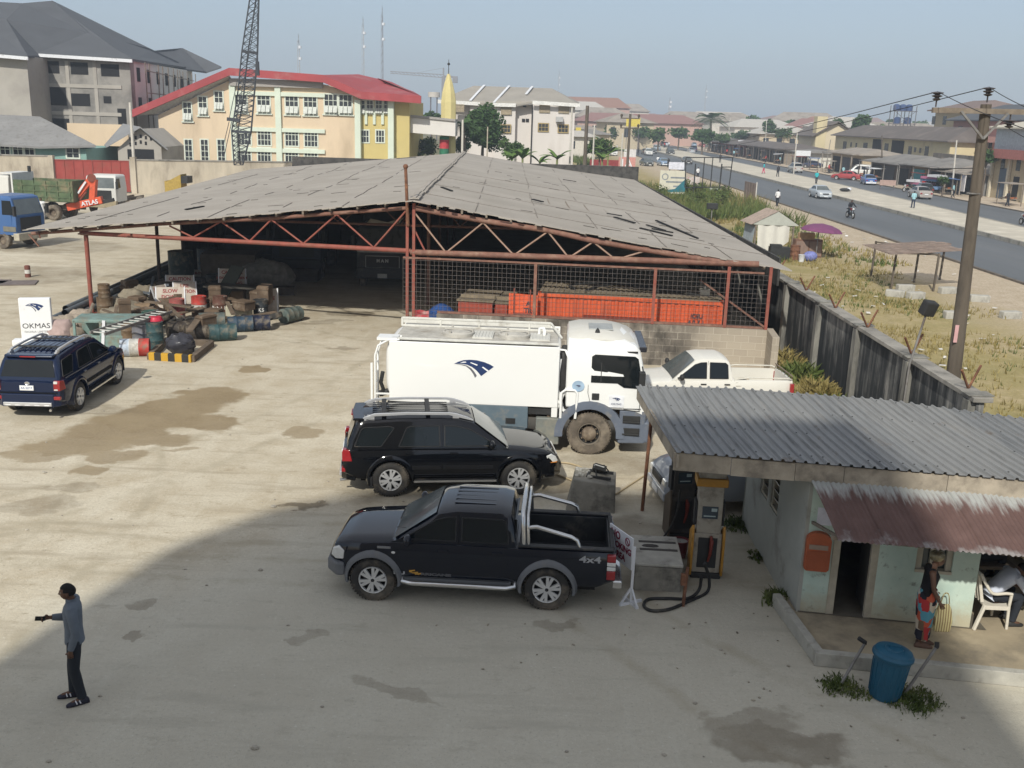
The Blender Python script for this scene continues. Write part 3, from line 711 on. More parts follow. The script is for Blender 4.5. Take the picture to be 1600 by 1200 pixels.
b=B();b.prism([(-.2,0),(-.16,-.04),(.16,-.04),(.2,0),(.2,.38)]+[(.2*math.cos(PI*k/10),.5+.14*math.sin(PI*k/10))for k in range(11)]+[(-.2,.38)],-.12,-.004,lambda x,z,y:(x,y,z));b.build('case',redw,ub,bevel=.008)
b=B();b.box((0,-.125,.39),(.3,.012,.08));b.build('slot_plate',mat('slot_grey',(.30,.22,.17),.6),ub)
b=B();b.box((0,-.125,.16),(.34,.014,.32));b.build('door',mat('box_door',(.30,.08,.035),.55,var=.15),ub)
pn=thing('paper_notice','white paper notice pasted on the green wall under the awning','notice',fx(5.16)+Vector((0,0,1.75)),math.atan2(FDn.y,FDn.x))
b=B();b.box((0,-.004,.12),(.24,.006,.3));b.build('sheet',mat('paper',(.66,.66,.74),.9),pn)
# ================================================================ VEHICLES
rubber=mat('tyre_rubber',(.035,.033,.031),.85,var=.2,scale=8,dirt=(.16,.135,.105),damt=.5,dscale=3,bump=.004,bscale=60)
rubber_dusty=mat('dusty_truck_tyre',(.12,.10,.08),.92,var=.25,scale=4,dirt=(.26,.22,.17),damt=.55,dscale=2)
alloy=mat('alloy_rim',(.62,.62,.62),.38,metal=.45,var=.08,spec=.5)
hubm=mat('wheel_hub_dark',(.03,.03,.03),.6)
glass_dark=mat('tinted_glass',(.008,.011,.013),.07,var=.05,spec=.4)
glass_mid=mat('dusty_windscreen',(.10,.115,.115),.16,var=.25,scale=1.5,spec=.6,coat=.3)
blackpl=mat('black_plastic',(.022,.022,.023),.6,var=.15,spec=.35,dirt=(.13,.11,.085),damt=.25,dscale=2)
greypl=mat('grey_plastic',(.13,.135,.145),.55,var=.1,spec=.4,dirt=(.2,.18,.15),damt=.3)
chrome=mat('polished_steel',(.62,.62,.62),.18,metal=.9,var=.06)
lampred=mat('tail_lamp_red',(.27,.012,.016),.15,var=.1,spec=.6,coat=.5)
lampclr=mat('lamp_clear',(.62,.62,.60),.12,var=.12,scale=14,spec=.7,coat=.5)
amber=mat('lamp_amber',(.55,.2,.03),.2,coat=.4)
white_plate=mat('plate_white',(.70,.71,.72),.5,var=.03)
bluetxt=mat('plate_blue',(.05,.09,.25),.6)
silver_trim=mat('silver_trim',(.58,.58,.59),.35,metal=.55,var=.05,spec=.5)
underm=mat('underbody',(.02,.018,.016),.9)
def make_wheel(parent,x,y,R,w,side,spokes=6,rubb=None,rimm=None,rimr=.64,steer=0,name='wheel',lod=0):
 """tyre is the part, rim and hub ring are its sub-parts; side -1/+1 is the outer side along y"""
 n=28 if lod==0 else 14
 M=Matrix.Rotation(steer,4,'Z')@Matrix.Rotation(-side*PI/2,4,'X')
 r=R*rimr
 b=B();prof=[(r*.98,-w*.42),(R*.86,-w/2),(R*.97,-w*.43),(R,-w*.28),(R,w*.28),(R*.97,w*.43),(R*.86,w/2),(r*1.04,w*.46),(r*.97,w*.36)]
 b.lathe(prof,n=n,M=M,cap=False);b.lathe([(r*.99,-w*.4),(.01,-w*.4)],n=n,M=M,cap=False)
 if lod==0:
  for k in range(44):
   a=2*PI*k/44
   for z in(-w*.2,w*.2):
    p=M@Vector((math.cos(a+z)*R*1.0,math.sin(a+z)*R,z));q=M@Vector((math.cos(a+z+.07)*R,math.sin(a+z+.07)*R,z))
    b.bar(p,q,.03,w*.3,up=tuple(M.to_3x3()@Vector((0,0,1))))
 t=b.build(name,rubb or rubber,parent,smooth=50,loc=(x,y,R))
 b=B()
 b.lathe([(r*1.0,w*.37),(r*.96,w*.47),(r*.90,w*.44),(r*.86,w*.2),(r*.86,w*.05),(.01,w*.05)],n=n,M=M,cap=False,m=1 if lod==0 else 0)
 b.lathe([(r*1.01,w*.36),(r*.97,w*.475),(r*.90,w*.45),(r*.87,w*.3)],n=n,M=M,cap=False,m=0)
 if spokes:
  for k in range(spokes):
   a=2*PI*k/spokes+.3
   for s2 in(-1,1)if lod==0 else(0,):
    wd=r*(.20 if lod==0 else .2)
    p0=Vector((math.cos(a)*r*.12,math.sin(a)*r*.12,w*.40));p1=Vector((math.cos(a+s2*.19)*r*.93,math.sin(a+s2*.19)*r*.93,w*.43))
    b.bar(M@p0,M@p1,wd,w*.14,up=tuple(M.to_3x3()@Vector((0,0,1))))
  b.lathe([(r*.26,w*.25),(r*.26,w*.43),(r*.2,w*.47),(.01,w*.48)],n=14,M=M,cap=False)
  b.lathe([(r*.13,w*.475),(r*.11,w*.50),(.01,w*.505)],n=10,M=M,cap=False,m=1)
 b.build('rim',[rimm or alloy,hubm],t,smooth=40)
 return t
class Car:
 """loft of a car body. x forward, y left. top(x): belt / bonnet height, roof(x): roof line"""
 def __init__(s,L,W,zb,top,roof,gx0,gx1,belt,wheels,R,tumble=.36,plan=None,crown=.03,ov=0.0):
  s.L, s.W, s.zb, s.top, s.roofp, s.gx0, s.gx1, s.belt, s.wheels, s.R, s.tumble, s.crown=L, W, zb, top, roof, gx0, gx1, belt, wheels, R, tumble, crown
  s.plan=plan or[(-.5,.86),(-.46,.94),(-.40,.975),(-.2,1),(.2,1),(.36,.98),(.44,.93),(.485,.80),(.5,.70)]
 def hw(s,x):return s.W/2*interp(x/s.L,s.plan)
 def ztop(s,x):return interp(x,s.top)
 def zroof(s,x):return interp(x,s.roofp)
 def yside(s,x,z):
  w=s.hw(x);zt=s.ztop(x);
  if z<=zt-.01:
   t=(z-s.zb)/max(.05,zt-s.zb)
   return w*interp(t,[(0,.9),(.12,.975),(.45,1.0),(.8,.985),(1,.93)])
  return w*.93-(z-zt)*s.tumble
 def body(s,name,m,parent,n=56,arches=True,extra=None,archk=1.17,archdepth=.42,capz=True):
  b=B();L=s.L;rings=[]
  xs=[-L/2+L*(.5-.5*math.cos(PI*i/n))for i in range(n+1)]
  for x in xs:
   w=s.hw(x);zt=s.ztop(x);e=abs(x)/(L/2)
   zb=s.zb+max(0,e-.88)*1.0
   h=zt-zb
   half=[(w*.80,zb),(w*.94,zb+.05),(w*.985,zb+.16*h),(w,zb+.45*h),(w*.995,zb+.68*h),(w*.975,zb+.87*h),(w*.945,zt-.025),(w*.90,zt),(w*.55,zt+s.crown*.7),(0,zt+s.crown)]
   rings.append([Vector((x,-y,z))for y,z in half]+[Vector((x,y,z))for y,z in reversed(half[:-1])])
  b.loft(rings)
  o=b.build(name,m,parent)
  if arches:
   c=B()
   for wx in s.wheels:
    for sd in(-1,1):
     w=s.hw(wx);c.cyl((wx,sd*(w-archdepth),s.R*1.02),(wx,sd*(w+.25),s.R*1.02),s.R*archk,s.R*archk,28)
   if extra:extra(c)
   boolean_cut(o,c)
  if extra:
   c=B();extra(c);boolean_cut(o,c)
  me=o.data;me.polygons.foreach_set('use_smooth',[True]*len(me.polygons));me.set_sharp_from_angle(angle=rad(32))
  return o
 def cabin(s,name,m,parent,n=40):
  b=B();rings=[]
  for i in range(n+1):
   x=lerp(s.gx0,s.gx1,i/n);zr=s.zroof(x);w=s.hw(x);zt=min(s.ztop(x),zr)-.04
   yb=w*.935;yr=max(.2,w*.93-(zr-s.ztop(x))*s.tumble)
   if zr-zt<.08:yr=yb*.98
   half=[(yb,zt),(lerp(yb,yr,.5)+.005,lerp(zt,zr,.5)),(yr+.012,zr-min(.09,(zr-zt)*.3)),(yr-.03,zr-.025),(yr-.12,zr),(yr*.5,zr+.022),(0,zr+.03)]
   rings.append([Vector((x,-y,z))for y,z in half]+[Vector((x,y,z))for y,z in reversed(half[:-1])])
  b.loft(rings)
  return b.build(name,m,parent,smooth=38)
 def pane_side(s,poly,sd,m,parent,name='window',off=.008,frame=None):
  """window pane on the body side from a side-view polygon (x, z)"""
  b=B();n=len(poly)
  P=[Vector((x,sd*(s.yside(x,z)+off),z))for x,z in poly];Q=[p-Vector((0,sd*.02,0))for p in P]
  cx=sum(x for x,z in poly)/n;cz=sum(z for x,z in poly)/n
  c=Vector((cx,sd*(s.yside(cx,cz)+off),cz))
  vs=P+Q+[c];fs=[(i,(i+1)%n,2*n)for i in range(n)]+[(i,n+i,n+(i+1)%n,(i+1)%n)for i in range(n)]
  b.add(vs,fs);o=b.build(name,m,parent,smooth=30)
  if frame:
   f=B();
   for i in range(n):f.bar(P[i]+Vector((0,sd*.002,0)),P[(i+1)%n]+Vector((0,sd*.002,0)),.022,.016)
   f.build('window_trim',frame,o)
  return o
 def screen(s,x0,x1,m,parent,name='windscreen',inset=.10,off=.01,n=8):
  """sloping glass between stations x0 (bottom) and x1 (top)"""
  b=B()
  def f(u,v):
   x=lerp(x0,x1,u);zr=s.zroof(x);yr=s.hw(x)*.93-max(0,zr-s.ztop(x))*s.tumble-inset*lerp(.55,1,u)
   y=lerp(-yr,yr,v);d=1 if x1<x0 else-1
   return Vector((x+d*off,y,zr+.03-.028*abs(y/max(yr,.1))**2+off))
  b.grid(f,n,8);return b.build(name,m,parent,smooth=40,fix=False)
 def strip_side(s,pts,sd,w,m,parent,name,off=.012,th=.03):
  b=B();
  P=[Vector((x,sd*(s.yside(x,z)+off),z))for x,z in pts]
  for p, q in zip(P,P[1:]):b.bar(p,q,th,w)
  return b.build(name,m,parent)
 def patch(s,x,z,w,h,sd,m,parent,name,off=.01,th=.02):
  b=B();b.box((x,sd*(s.yside(x,z)+off),z),(w,th,h));return b.build(name,m,parent,bevel=.006)
seam=mat('panel_gap',(.004,.004,.005),.8)
def seams(car,sd,lines,parent):
 b=B()
 for pts in lines:
  P=[Vector((x,sd*(car.yside(x,z)+.0015),z))for x,z in pts]
  for p, q in zip(P,P[1:]):b.bar(p,q,.006,.009)
 b.build('door_gap',seam,parent)
def flare(car,wx,sd,m,parent,k0=1.13,k1=1.42,proud=.055):
 b=B();R=car.R;rings=[]
 for i in range(19):
  a=rad(-14+208*i/18)
  rr0, rr1=R*k0, R*k1*(1-.06*abs(math.cos(a)))
  p=lambda r:(wx+math.cos(a)*r,max(car.zb*.8,R+math.sin(a)*r))
  (xa,za), (xb,zb2), (xm,zm)=p(rr0), p(rr1), p((rr0+rr1)/2)
  yb=car.yside(xb,zb2);w=car.hw(xm)
  rings.append([Vector((xa,sd*(w-.06),za)),Vector((xa,sd*(w+proud),za)),Vector((xm,sd*(w+proud*.9),zm)),Vector((xb,sd*(yb+.012),zb2)),Vector((xb,sd*(yb-.05),zb2))])
 b.loft(rings);return b.build('wheel_flare',m,parent,smooth=40)
def build_pickup(loc,rz):
 t=thing('pickup_truck','black double-cab pickup with grey wheel flares and chrome roll bar, nearest vehicle','pickup truck',loc,rz)
 pm=paint('black_paint_pickup',(.003,.0055,.013),.09,.4,.006,(.06,.06,.06))
 xr, xf=-1.47, 1.47;L=4.84;x0, x1=-2.58, 2.26
 cx=(x0+x1)/2
 g=thing;
 top=[(x0-cx,1.10),(-.78-cx+0,1.10),(.62-cx,1.10),(1.0-cx,1.10),(1.9-cx,1.03),(2.12-cx,.97),(2.2-cx,.88),(x1-cx,.72)]
 roof=[(-.93-cx,1.11),(-.90-cx,1.40),(-.84-cx,1.60),(-.66-cx,1.645),(.1-cx,1.64),(.40-cx,1.58),(1.14-cx,1.10)]
 car=Car(L,1.76,.40,top,roof,-.93-cx,1.16-cx,1.1,(xr-cx,xf-cx),.385,.22)
 car.plan=[(-.5,.97),(-.45,.99),(-.2,1),(.25,1),(.38,.98),(.44,.92),(.48,.80),(.5,.66)]
 root=bpy.data.objects.new('offset',None);bpy.data.objects.remove(root)
 def bed(c):c.bx(x0-cx+.07,-.98-cx,-.70,.70,.60,1.4)
 body=car.body('body',pm,t,extra=bed);
 cab=car.cabin('cab',pm,t)
 ox=-cx
 b=B();bx0, bx1=x0-cx+.075, -.985-cx
 b.bx(bx0,bx1,-.695,.695,.605,.63);b.bx(bx0,bx1,-.698,-.66,.63,1.09);b.bx(bx0,bx1,.66,.698,.63,1.09);b.bx(bx1-.03,bx1,-.66,.66,.63,1.09);b.bx(bx0,bx0+.03,-.66,.66,.63,1.09)
 for sd in(-1,1):b.bx(xr-cx-.32,xr-cx+.32,sd*.66,sd*.50,.63,.85)
 for k in range(9):b.bx(bx0+.05,bx1-.05,-.6+k*.15-.02,-.6+k*.15+.02,.63,.642)
 b.build('bed_liner',mat('bed_liner',(.022,.024,.026),.55,var=.2,dirt=(.09,.08,.07),damt=.35),t,bevel=.012)
 b=B();
 for sd in(-1,1):b.bx(bx0-.05,bx1+.02,sd*.70,sd*.84,1.105,1.135)
 b.bx(bx0-.065,bx0+.0,-.70,.70,1.105,1.135);b.build('bed_rail',blackpl,t,bevel=.01)
 xb=-1.06-cx
 b=B();b.tube([(xb,-.76,1.12),(xb+.02,-.73,1.45),(xb+.03,-.66,1.66),(xb+.03,-.5,1.72),(xb+.03,.5,1.72),(xb+.03,.66,1.66),(xb+.02,.73,1.45),(xb,.76,1.12)],.042,12)
 b.tube([(xb-.08,-.76,1.12),(xb-.06,-.73,1.45),(xb-.05,-.66,1.62),(xb-.05,-.5,1.66),(xb-.05,.5,1.66),(xb-.05,.66,1.62),(xb-.06,.73,1.45),(xb-.08,.76,1.12)],.03,12)
 for sd in(-1,1):b.tube([(xb-.06,sd*.73,1.42),(xb-.2,sd*.73,1.44),(xb-.78,sd*.75,1.30),(xb-.88,sd*.755,1.25),(xb-.93,sd*.76,1.12)],.036,12)
 b.build('roll_bar',chrome,t,smooth=60)
 for sd in(-1,1):
  car.pane_side([(-.80+ox,1.15),(-.79+ox,1.3),(-.75+ox,1.5),(-.68+ox,1.535),(-.02+ox,1.54),(-.02+ox,1.15)],sd,glass_dark,t,frame=blackpl)
  car.pane_side([(.08+ox,1.15),(.08+ox,1.54),(.24+ox,1.53),(.42+ox,1.48),(.92+ox,1.18),(.92+ox,1.15)],sd,glass_dark,t,frame=blackpl)
  seams(car,sd,[[(.03+ox,1.6),(.03+ox,1.1),(.03+ox,.5)],[(-.80+ox,1.09),(-.80+ox,.8),(-.84+ox,.45)],[(1.02+ox,1.09),(1.02+ox,.85),(.95+ox,.5)],[(-.83+ox,.47),(.95+ox,.47)],[(-.89+ox,1.1),(-.89+ox,.5)]],t)
  for hx in(-.62,.28):car.patch(hx+ox,.99,.17,.035,sd,pm,t,'door_handle',.02,.04)
  flare(car,xf-cx,sd,greypl,t);flare(car,xr-cx,sd,greypl,t)
  b=B();b.tube([(.98+ox,sd*.74,.50),(.96+ox,sd*.90,.41),(.8+ox,sd*.94,.40),(-.78+ox,sd*.94,.40),(-.92+ox,sd*.90,.41),(-.94+ox,sd*.74,.50)],.04,12)
  b.build('side_step',chrome,t,smooth=60)
  car.strip_side([(.95+ox,.45),(-.86+ox,.45)],sd,.09,greypl,t,'sill_trim',.006,.02)
  b=B();b.ball((.86+ox,sd*1.0,1.2),(.07,.11,.10),12,8);b.bar((.9+ox,sd*.82,1.16),(.88+ox,sd*.95,1.18),.05,.04);b.build('mirror',pm,t,smooth=60)
  b=B();
  for z0, z1, mm in((.62,.78,0),(.785,.85,1),(.865,.93,1),(.935,1.06,0)):b.bx(x0-cx-.015,x0-cx+.13,sd*.76,sd*.885,z0,z1,mm)
  b.build('tail_lamp',[lampred,lampclr],t,bevel=.012)
  b=B();b.prism([(1.98+ox,.72),(2.12+ox,.70),(2.2+ox,.76),(2.17+ox,.88),(2.06+ox,.935),(1.96+ox,.87)],.62,.80,lambda x,z,y:(x,sd*(y+.02-(x-1.98-ox)*.35),z));b.build('headlight',lampclr,t,bevel=.015)
  car.patch(1.28+ox,.985,.23,.04,sd,mat('vent_grey',(.2,.2,.2),.5),t,'side_vent',.004,.02)
  b=B();b.ball((1.12+ox,sd*(car.yside(1.12+ox,.91)+.005),.91),(.035,.015,.022),10,6);b.build('side_repeater',lampclr,t)
  yy=car.yside(-2.2-cx,.97)
  gm=mat('decal_silver',(.42,.43,.45),.4,metal=.3)
  for(tx,z,size,bodytxt,mm,sx)in((-2.17,.96,.16,'4x4',gm,1.5),(1.02,.545,.075,'HU',gm,1.8),(.40,.545,.062,'RRICANE',mat('decal_dark',(.10,.10,.105),.5),2.0)):
   y=sd*(car.yside(tx+ox,z)+.006)
   M=Matrix.Translation((tx+ox,y,z))@Matrix.Rotation(PI if sd>0 else 0,4,'Z')@Matrix.Rotation(PI/2,4,'X')
   text(bodytxt,size,mm,t,M,'decal',.003,'CENTER',.004,sx)
  b=B();y=sd*(car.yside(.78+ox,.56)+.005)
  for k, (dx,dz)in enumerate(((.05,.035),(0,.0),(-.05,-.02))):b.bar((.80+ox+dx,y,.56+dz),(.70+ox+dx,y,.575+dz),.012,.022)
  b.bar((.85+ox,y,.585),(.68+ox,y,.535),.012,.02)
  b.build('swirl_decal',mat('decal_gold',(.55,.30,.06),.45),t)
 car.screen(1.12+ox,.42+ox,glass_mid,t,inset=.08)
 b=B();b.bx(-.925+ox,-.89+ox,-.5,.5,1.18,1.46);b.build('rear_window',glass_dark,t)
 b=B();b.prism([(x1-.16,-.86),(x1+.03,-.62),(x1+.07,0),(x1+.03,.62),(x1-.16,.86),(x1-.3,.84),(x1-.3,-.84)],.42,.66,lambda x,y,z:(x+ox,y,z));b.build('front_bumper',greypl,t,bevel=.04)
 b=B();
 for k in range(3):b.bx(x1-.08+ox-k*.02,x1-.0+ox-k*.02,-.42,.42,.67+k*.05,.70+k*.05)
 b.build('grille',chrome,t)
 b=B();b.bx(x0-.14+ox,x0+.02+ox,-.82,.82,.44,.58);b.build('rear_bumper',chrome,t,bevel=.02)
 b=B();b.bx(x0-.03+ox,x0-.006+ox,-.62,.62,.66,1.04);b.build('tailgate',pm,t,bevel=.01)
 b=B();b.bx(x0-cx+.3,x1-cx-.3,-.62,.62,.3,.5);b.build('chassis',underm,t)
 b=B();
 for k in range(5):b.bx(-.55+ox,.15+ox,-.36+k*.18-.03,-.36+k*.18+.03,1.664,1.673)
 b.build('roof_rib',pm,t,bevel=.006)
 b=B();b.tube([(1.15+ox,-.3,1.13),(.95+ox,.1,1.25)],.008,5);b.tube([(1.15+ox,.3,1.13),(.95+ox,.6,1.25)],.008,5);b.build('wiper',blackpl,t)
 for sd in(-1,1):
  for x in(xf,xr):make_wheel(t,x+ox,sd*.76,.385,.26,sd,6)
 return t, cx
pk_p=at(716,944.5)
_fw, _rw=at(583,937.5), at(853,952.5)
_hd=(_fw-_rw).normalized();_ang=math.atan2(_hd.y,_hd.x)
_mid=(_fw+_rw)/2
_left=Vector((-_hd.y,_hd.x,0))
pick, pcx=build_pickup(_mid-_left*.80+_hd*(-.16*1),_ang)
pick.location=_mid-_left*.84-_hd*.16
yb=thing('jerrycan','small yellow plastic can in the bed of the black pickup','can',pick.matrix_world@Vector((0,0,0)))
yb.location=pick.location+_hd*(-.86)+_left*.50+Vector((0,0,.645))
b=B();b.bx(-.1,.1,-.07,.07,0,.22);b.tube([(-.06,0,.22),(-.05,0,.29),(.05,0,.29),(.06,0,.22)],.015,6);b.build('can_body',mat('yellow_plastic',(.62,.48,.04),.5),yb,bevel=.02)
b=B();b.cyl((.07,0,.2),(.09,0,.27),.022,.02,8);b.build('cap',blackpl,yb)
def build_suv(label,loc,rz,pm,group=None,dusty=False):
 t=thing('parked_suv',label,'suv',loc,rz,group)
 L=4.72
 top=[(-2.36,1.0),(-2.2,1.06),(-1.0,1.08),(.6,1.07),(1.0,1.07),(1.6,1.02),(2.05,.95),(2.24,.86),(2.36,.70)]
 roof=[(-2.30,1.06),(-2.20,1.34),(-2.09,1.60),(-1.98,1.665),(-1.2,1.71),(-.3,1.715),(.15,1.685),(.42,1.62),(1.20,1.06)]
 car=Car(L,1.88,.36,top,roof,-2.30,1.20,1.06,(-1.36,1.42),.395,.27)
 car.plan=[(-.5,.88),(-.475,.95),(-.42,.985),(-.2,1),(.25,1),(.38,.975),(.44,.92),(.48,.80),(.5,.66)]
 car.body('body',pm,t);car.cabin('cabin',pm,t)
 for sd in(-1,1):
  car.pane_side([(-2.12,1.13),(-1.98,1.47),(-1.92,1.52),(-1.36,1.545),(-1.28,1.51),(-1.56,1.13)],sd,glass_dark,t,frame=blackpl)
  car.pane_side([(-1.18,1.13),(-1.02,1.50),(-.94,1.545),(-.32,1.555),(-.30,1.13)],sd,glass_dark,t,frame=blackpl)
  car.pane_side([(-.20,1.13),(-.20,1.555),(.04,1.545),(.34,1.48),(.90,1.16),(.90,1.13)],sd,glass_dark,t,frame=blackpl)
  seams(car,sd,[[(-.25,1.62),(-.25,1.1),(-.25,.48)],[(-1.2,1.1),(-1.05,.85),(-.95,.48)],[(.92,1.06),(.92,.85),(.85,.48)],[(-.95,.46),(.85,.46)]],t)
  for hx in(-.95,.0):car.patch(hx,.985,.17,.04,sd,pm,t,'door_handle',.02,.045)
  car.strip_side([(-.9,.68),(-.28,.68)],sd,.085,seam,t,'door_moulding',.008,.03);car.strip_side([(-.22,.68),(.85,.68)],sd,.085,seam,t,'door_moulding',.008,.03)
  flare(car,-1.36,sd,pm,t,1.15,1.42,.03);flare(car,1.42,sd,pm,t,1.15,1.42,.03)
  car.strip_side([(-2.05,1.07),(-1.4,1.075),(-.6,1.075),(.8,1.075)],sd,.018,silver_trim if False else pm,t,'belt_trim',.01,.02)
  b=B();b.bx(-.86,.92,sd*.86,sd*1.01,.36,.40);b.build('running_board',blackpl,t,bevel=.015)
  b=B();b.bar((-.86,sd*1.015,.385),(.92,sd*1.015,.385),.02,.045)
  b.build('board_edge',chrome,t)
  b=B();b.ball((.80,sd*1.04,1.2),(.075,.115,.105),12,8);b.bar((.85,sd*.86,1.15),(.82,sd*.98,1.18),.05,.05);b.build('mirror',pm,t,smooth=60)
  yr=.60
  b=B();rings=[]
  for x, z, h in((-1.98,1.65,.02),(-1.9,1.69,.08),(-1.7,1.765,.06),(-1.0,1.795,.055),(-.1,1.785,.055),(.05,1.755,.075),(.28,1.69,.06),(.42,1.635,.02)):
   rings.append([Vector((x,sd*(yr+dy),z+dz))for dy,dz in((-.025,-h/2),(.03,-h/2),(.03,h*.3),(.0,h/2),(-.025,h*.3))])
  b.loft(rings);b.bx(-1.85,-1.7,sd*(yr-.02),sd*(yr+.02),1.66,1.76);b.bx(-.02,.12,sd*(yr-.02),sd*(yr+.02),1.68,1.76)
  b.build('roof_rail',silver_trim,t,smooth=40)
  b=B();b.prism([(-2.385,.80),(-2.385,1.0),(-2.36,1.07),(-2.22,1.05),(-2.17,.82)],.68,.845,lambda x,z,y:(x,sd*(y+(x+2.385)*.33),z))
  b.bx(-2.392,-2.36,sd*.69,sd*.79,.81,.845,1);b.bx(-2.392,-2.35,sd*.69,sd*.79,.985,1.055,1)
  b.build('tail_lamp',[lampred,lampclr],t,bevel=.01)
  b=B();b.bx(-2.40,-2.30,sd*.66,sd*.84,.56,.65);b.build('bumper_lamp',lampred,t,bevel=.012)
  b=B();b.prism([(2.06,.72),(2.22,.70),(2.30,.73),(2.25,.83),(2.14,.90),(2.02,.88)],.66,.82,lambda x,z,y:(x,sd*(y+.04-(x-2.04)*.42),z));
  b.prism([(2.08,.705),(2.28,.69),(2.29,.72),(2.07,.735)],.66,.83,lambda x,z,y:(x,sd*(y+.04-(x-2.04)*.42),z),1)
  b.build('headlight',[lampclr,amber],t,bevel=.015)
  b=B();b.bx(-1.82,-1.74,sd*.78,sd*.92,.22,.46);b.build('mud_flap',blackpl,t,bevel=.006)
 for x in(-1.5,-.55):b=B();b.bar((x,-.6,1.775),(x,.6,1.775),.10,.03);b.build('roof_crossbar',blackpl,t,bevel=.008)
 b=B()
 for k in range(7):b.bx(-1.75,-.1,-.42+k*.14-.022,-.42+k*.14+.022,1.732,1.746)
 b.build('roof_rib',pm,t,bevel=.005)
 b=B();b.prism([(-2.14,-.62),(-2.18,0),(-2.14,.62),(-1.9,.64),(-1.9,-.64)],1.635,1.69,lambda x,y,z:(x-(1.69-z)*.5,y,z));b.build('spoiler',pm,t,bevel=.02)
 b=B();b.bx(-2.205,-2.15,-.2,.2,1.64,1.67);b.build('brake_lamp',lampred,t)
 car.screen(1.16,.46,glass_mid,t,inset=.09)
 b=B();b.grid(lambda u,v:Vector((lerp(-2.268,-2.112,u)-.02,lerp(-1,1,v)*lerp(.70,.60,u),lerp(1.14,1.55,u))),5,6);b.build('rear_window',glass_dark,t,fix=False)
 b=B();b.prism([(-2.30,-.80),(-2.41,-.66),(-2.42,0),(-2.41,.66),(-2.30,.80),(-2.1,.90),(-2.1,-.90)],.36,.72,lambda x,y,z:(x,y,z));b.build('rear_bumper',pm,t,bevel=.035)
 b=B();b.bx(-2.452,-2.38,-.62,.62,.40,.49);
 for k in range(5):b.bx(-2.458,-2.44,-.5+k*.25-.07,-.5+k*.25+.07,.405,.435,1)
 b.build('bumper_guard',[silver_trim,mat('guard_bright',(.7,.7,.7),.4)],t,bevel=.008)
 b=B();b.bx(-2.405,-2.36,-.76,.76,.735,.75);b.build('tailgate_gap',seam,t)
 b=B();b.bx(-2.392,-2.36,-.17,.19,.80,.93);pl=b.build('number_plate',white_plate,t,bevel=.006)
 M=Matrix.Translation((-2.394,.01,.865))@Matrix.Rotation(-PI/2,4,'Z')@Matrix.Rotation(PI/2,4,'X')
 text('AA 327 P',.075,bluetxt,pl,M,'lettering',.002)
 b=B();b.lathe([(.07,-.01),(.07,.0),(.055,.01),(.04,.004),(.001,.004)],o=(-2.36,.0,.985),M=Matrix.Rotation(-PI/2,4,'Y')@Matrix.Scale(.7,4,(1,0,0)),n=20,cap=False);b.build('badge',chrome,t,smooth=50)
 b=B();b.tube([(-2.24,0,1.13),(-2.17,-.35,1.22)],.01,6);b.build('rear_wiper',blackpl,t)
 b=B();b.prism([(2.22,-.80),(2.38,-.6),(2.42,0),(2.38,.6),(2.22,.80),(2.0,.86),(2.0,-.86)],.36,.66,lambda x,y,z:(x,y,z));b.build('front_bumper',pm,t,bevel=.05)
 b=B();
 for k in range(3):b.bx(2.28-k*.02,2.37-k*.02,-.45,.45,.66+k*.05,.69+k*.05)
 b.build('grille',chrome,t)
 b=B();b.bx(2.39,2.44,-.35,.35,.42,.56);b.build('air_intake',blackpl,t)
 b=B();b.bx(-2.0,2.0,-.62,.62,.28,.5);b.build('chassis',underm,t)
 b=B();b.cyl((-2.1,-.55,.32),(-2.45,-.58,.29),.035,.035,10);b.build('exhaust',chrome,t)
 for y in(-.3,.35):b=B();b.tube([(1.16,y,1.11),(.95,y+.35,1.25)],.008,5);b.build('wiper',blackpl,t)
 for sd in(-1,1):
  for x in(-1.36,1.42):make_wheel(t,x,sd*.80,.385,.265,sd,6)
 return t
def set_on_wheels(rear_px,front_px,xr,xf,side_y,near_side):
 """location and heading of a vehicle whose near wheels touch the ground at two pixels"""
 r, f=at(*rear_px), at(*front_px);h=(f-r).normalized();left=Vector((-h.y,h.x,0))
 m=(r+f)/2-h*((xr+xf)/2)-left*side_y*near_side
 return m, math.atan2(h.y,h.x)
loc, ang=set_on_wheels((612,777),(808,774),-1.36,1.42,.93,-1)
build_suv('black suv with silver roof rails parked beside the black pickup, seen from its side',loc,ang,paint('black_paint_suv',(.003,.0035,.005),.09,.4,.006,(.07,.065,.06)))
loc, ang=set_on_wheels((121,644),(190,596),-1.36,1.42,.90,-1)
build_suv('dark blue suv seen from behind, parked in the sun beside the white company sign',at(20,640)*0+loc,ang,paint('navy_paint_suv',(.005,.013,.042),.10,.4,.008,(.15,.14,.13)))
tk_paint=paint('white_truck_paint',(.80,.80,.78),.35,.3,.07,(.40,.34,.26))
tk_grey=mat('blue_grey_panel',(.115,.155,.185),.5,var=.08,dirt=(.25,.22,.18),damt=.35,dscale=2)
cab_grey=mat('cab_step_plastic',(.125,.145,.185),.55,var=.1,dirt=(.24,.21,.17),damt=.35,dscale=2)
steelfr=mat('chassis_brown',(.13,.10,.075),.85,var=.25,dirt=(.28,.23,.17),damt=.5,dscale=3)
navy=mat('emblem_navy',(.022,.042,.12),.5)
grey_mark=mat('emblem_grey',(.13,.13,.15),.5)
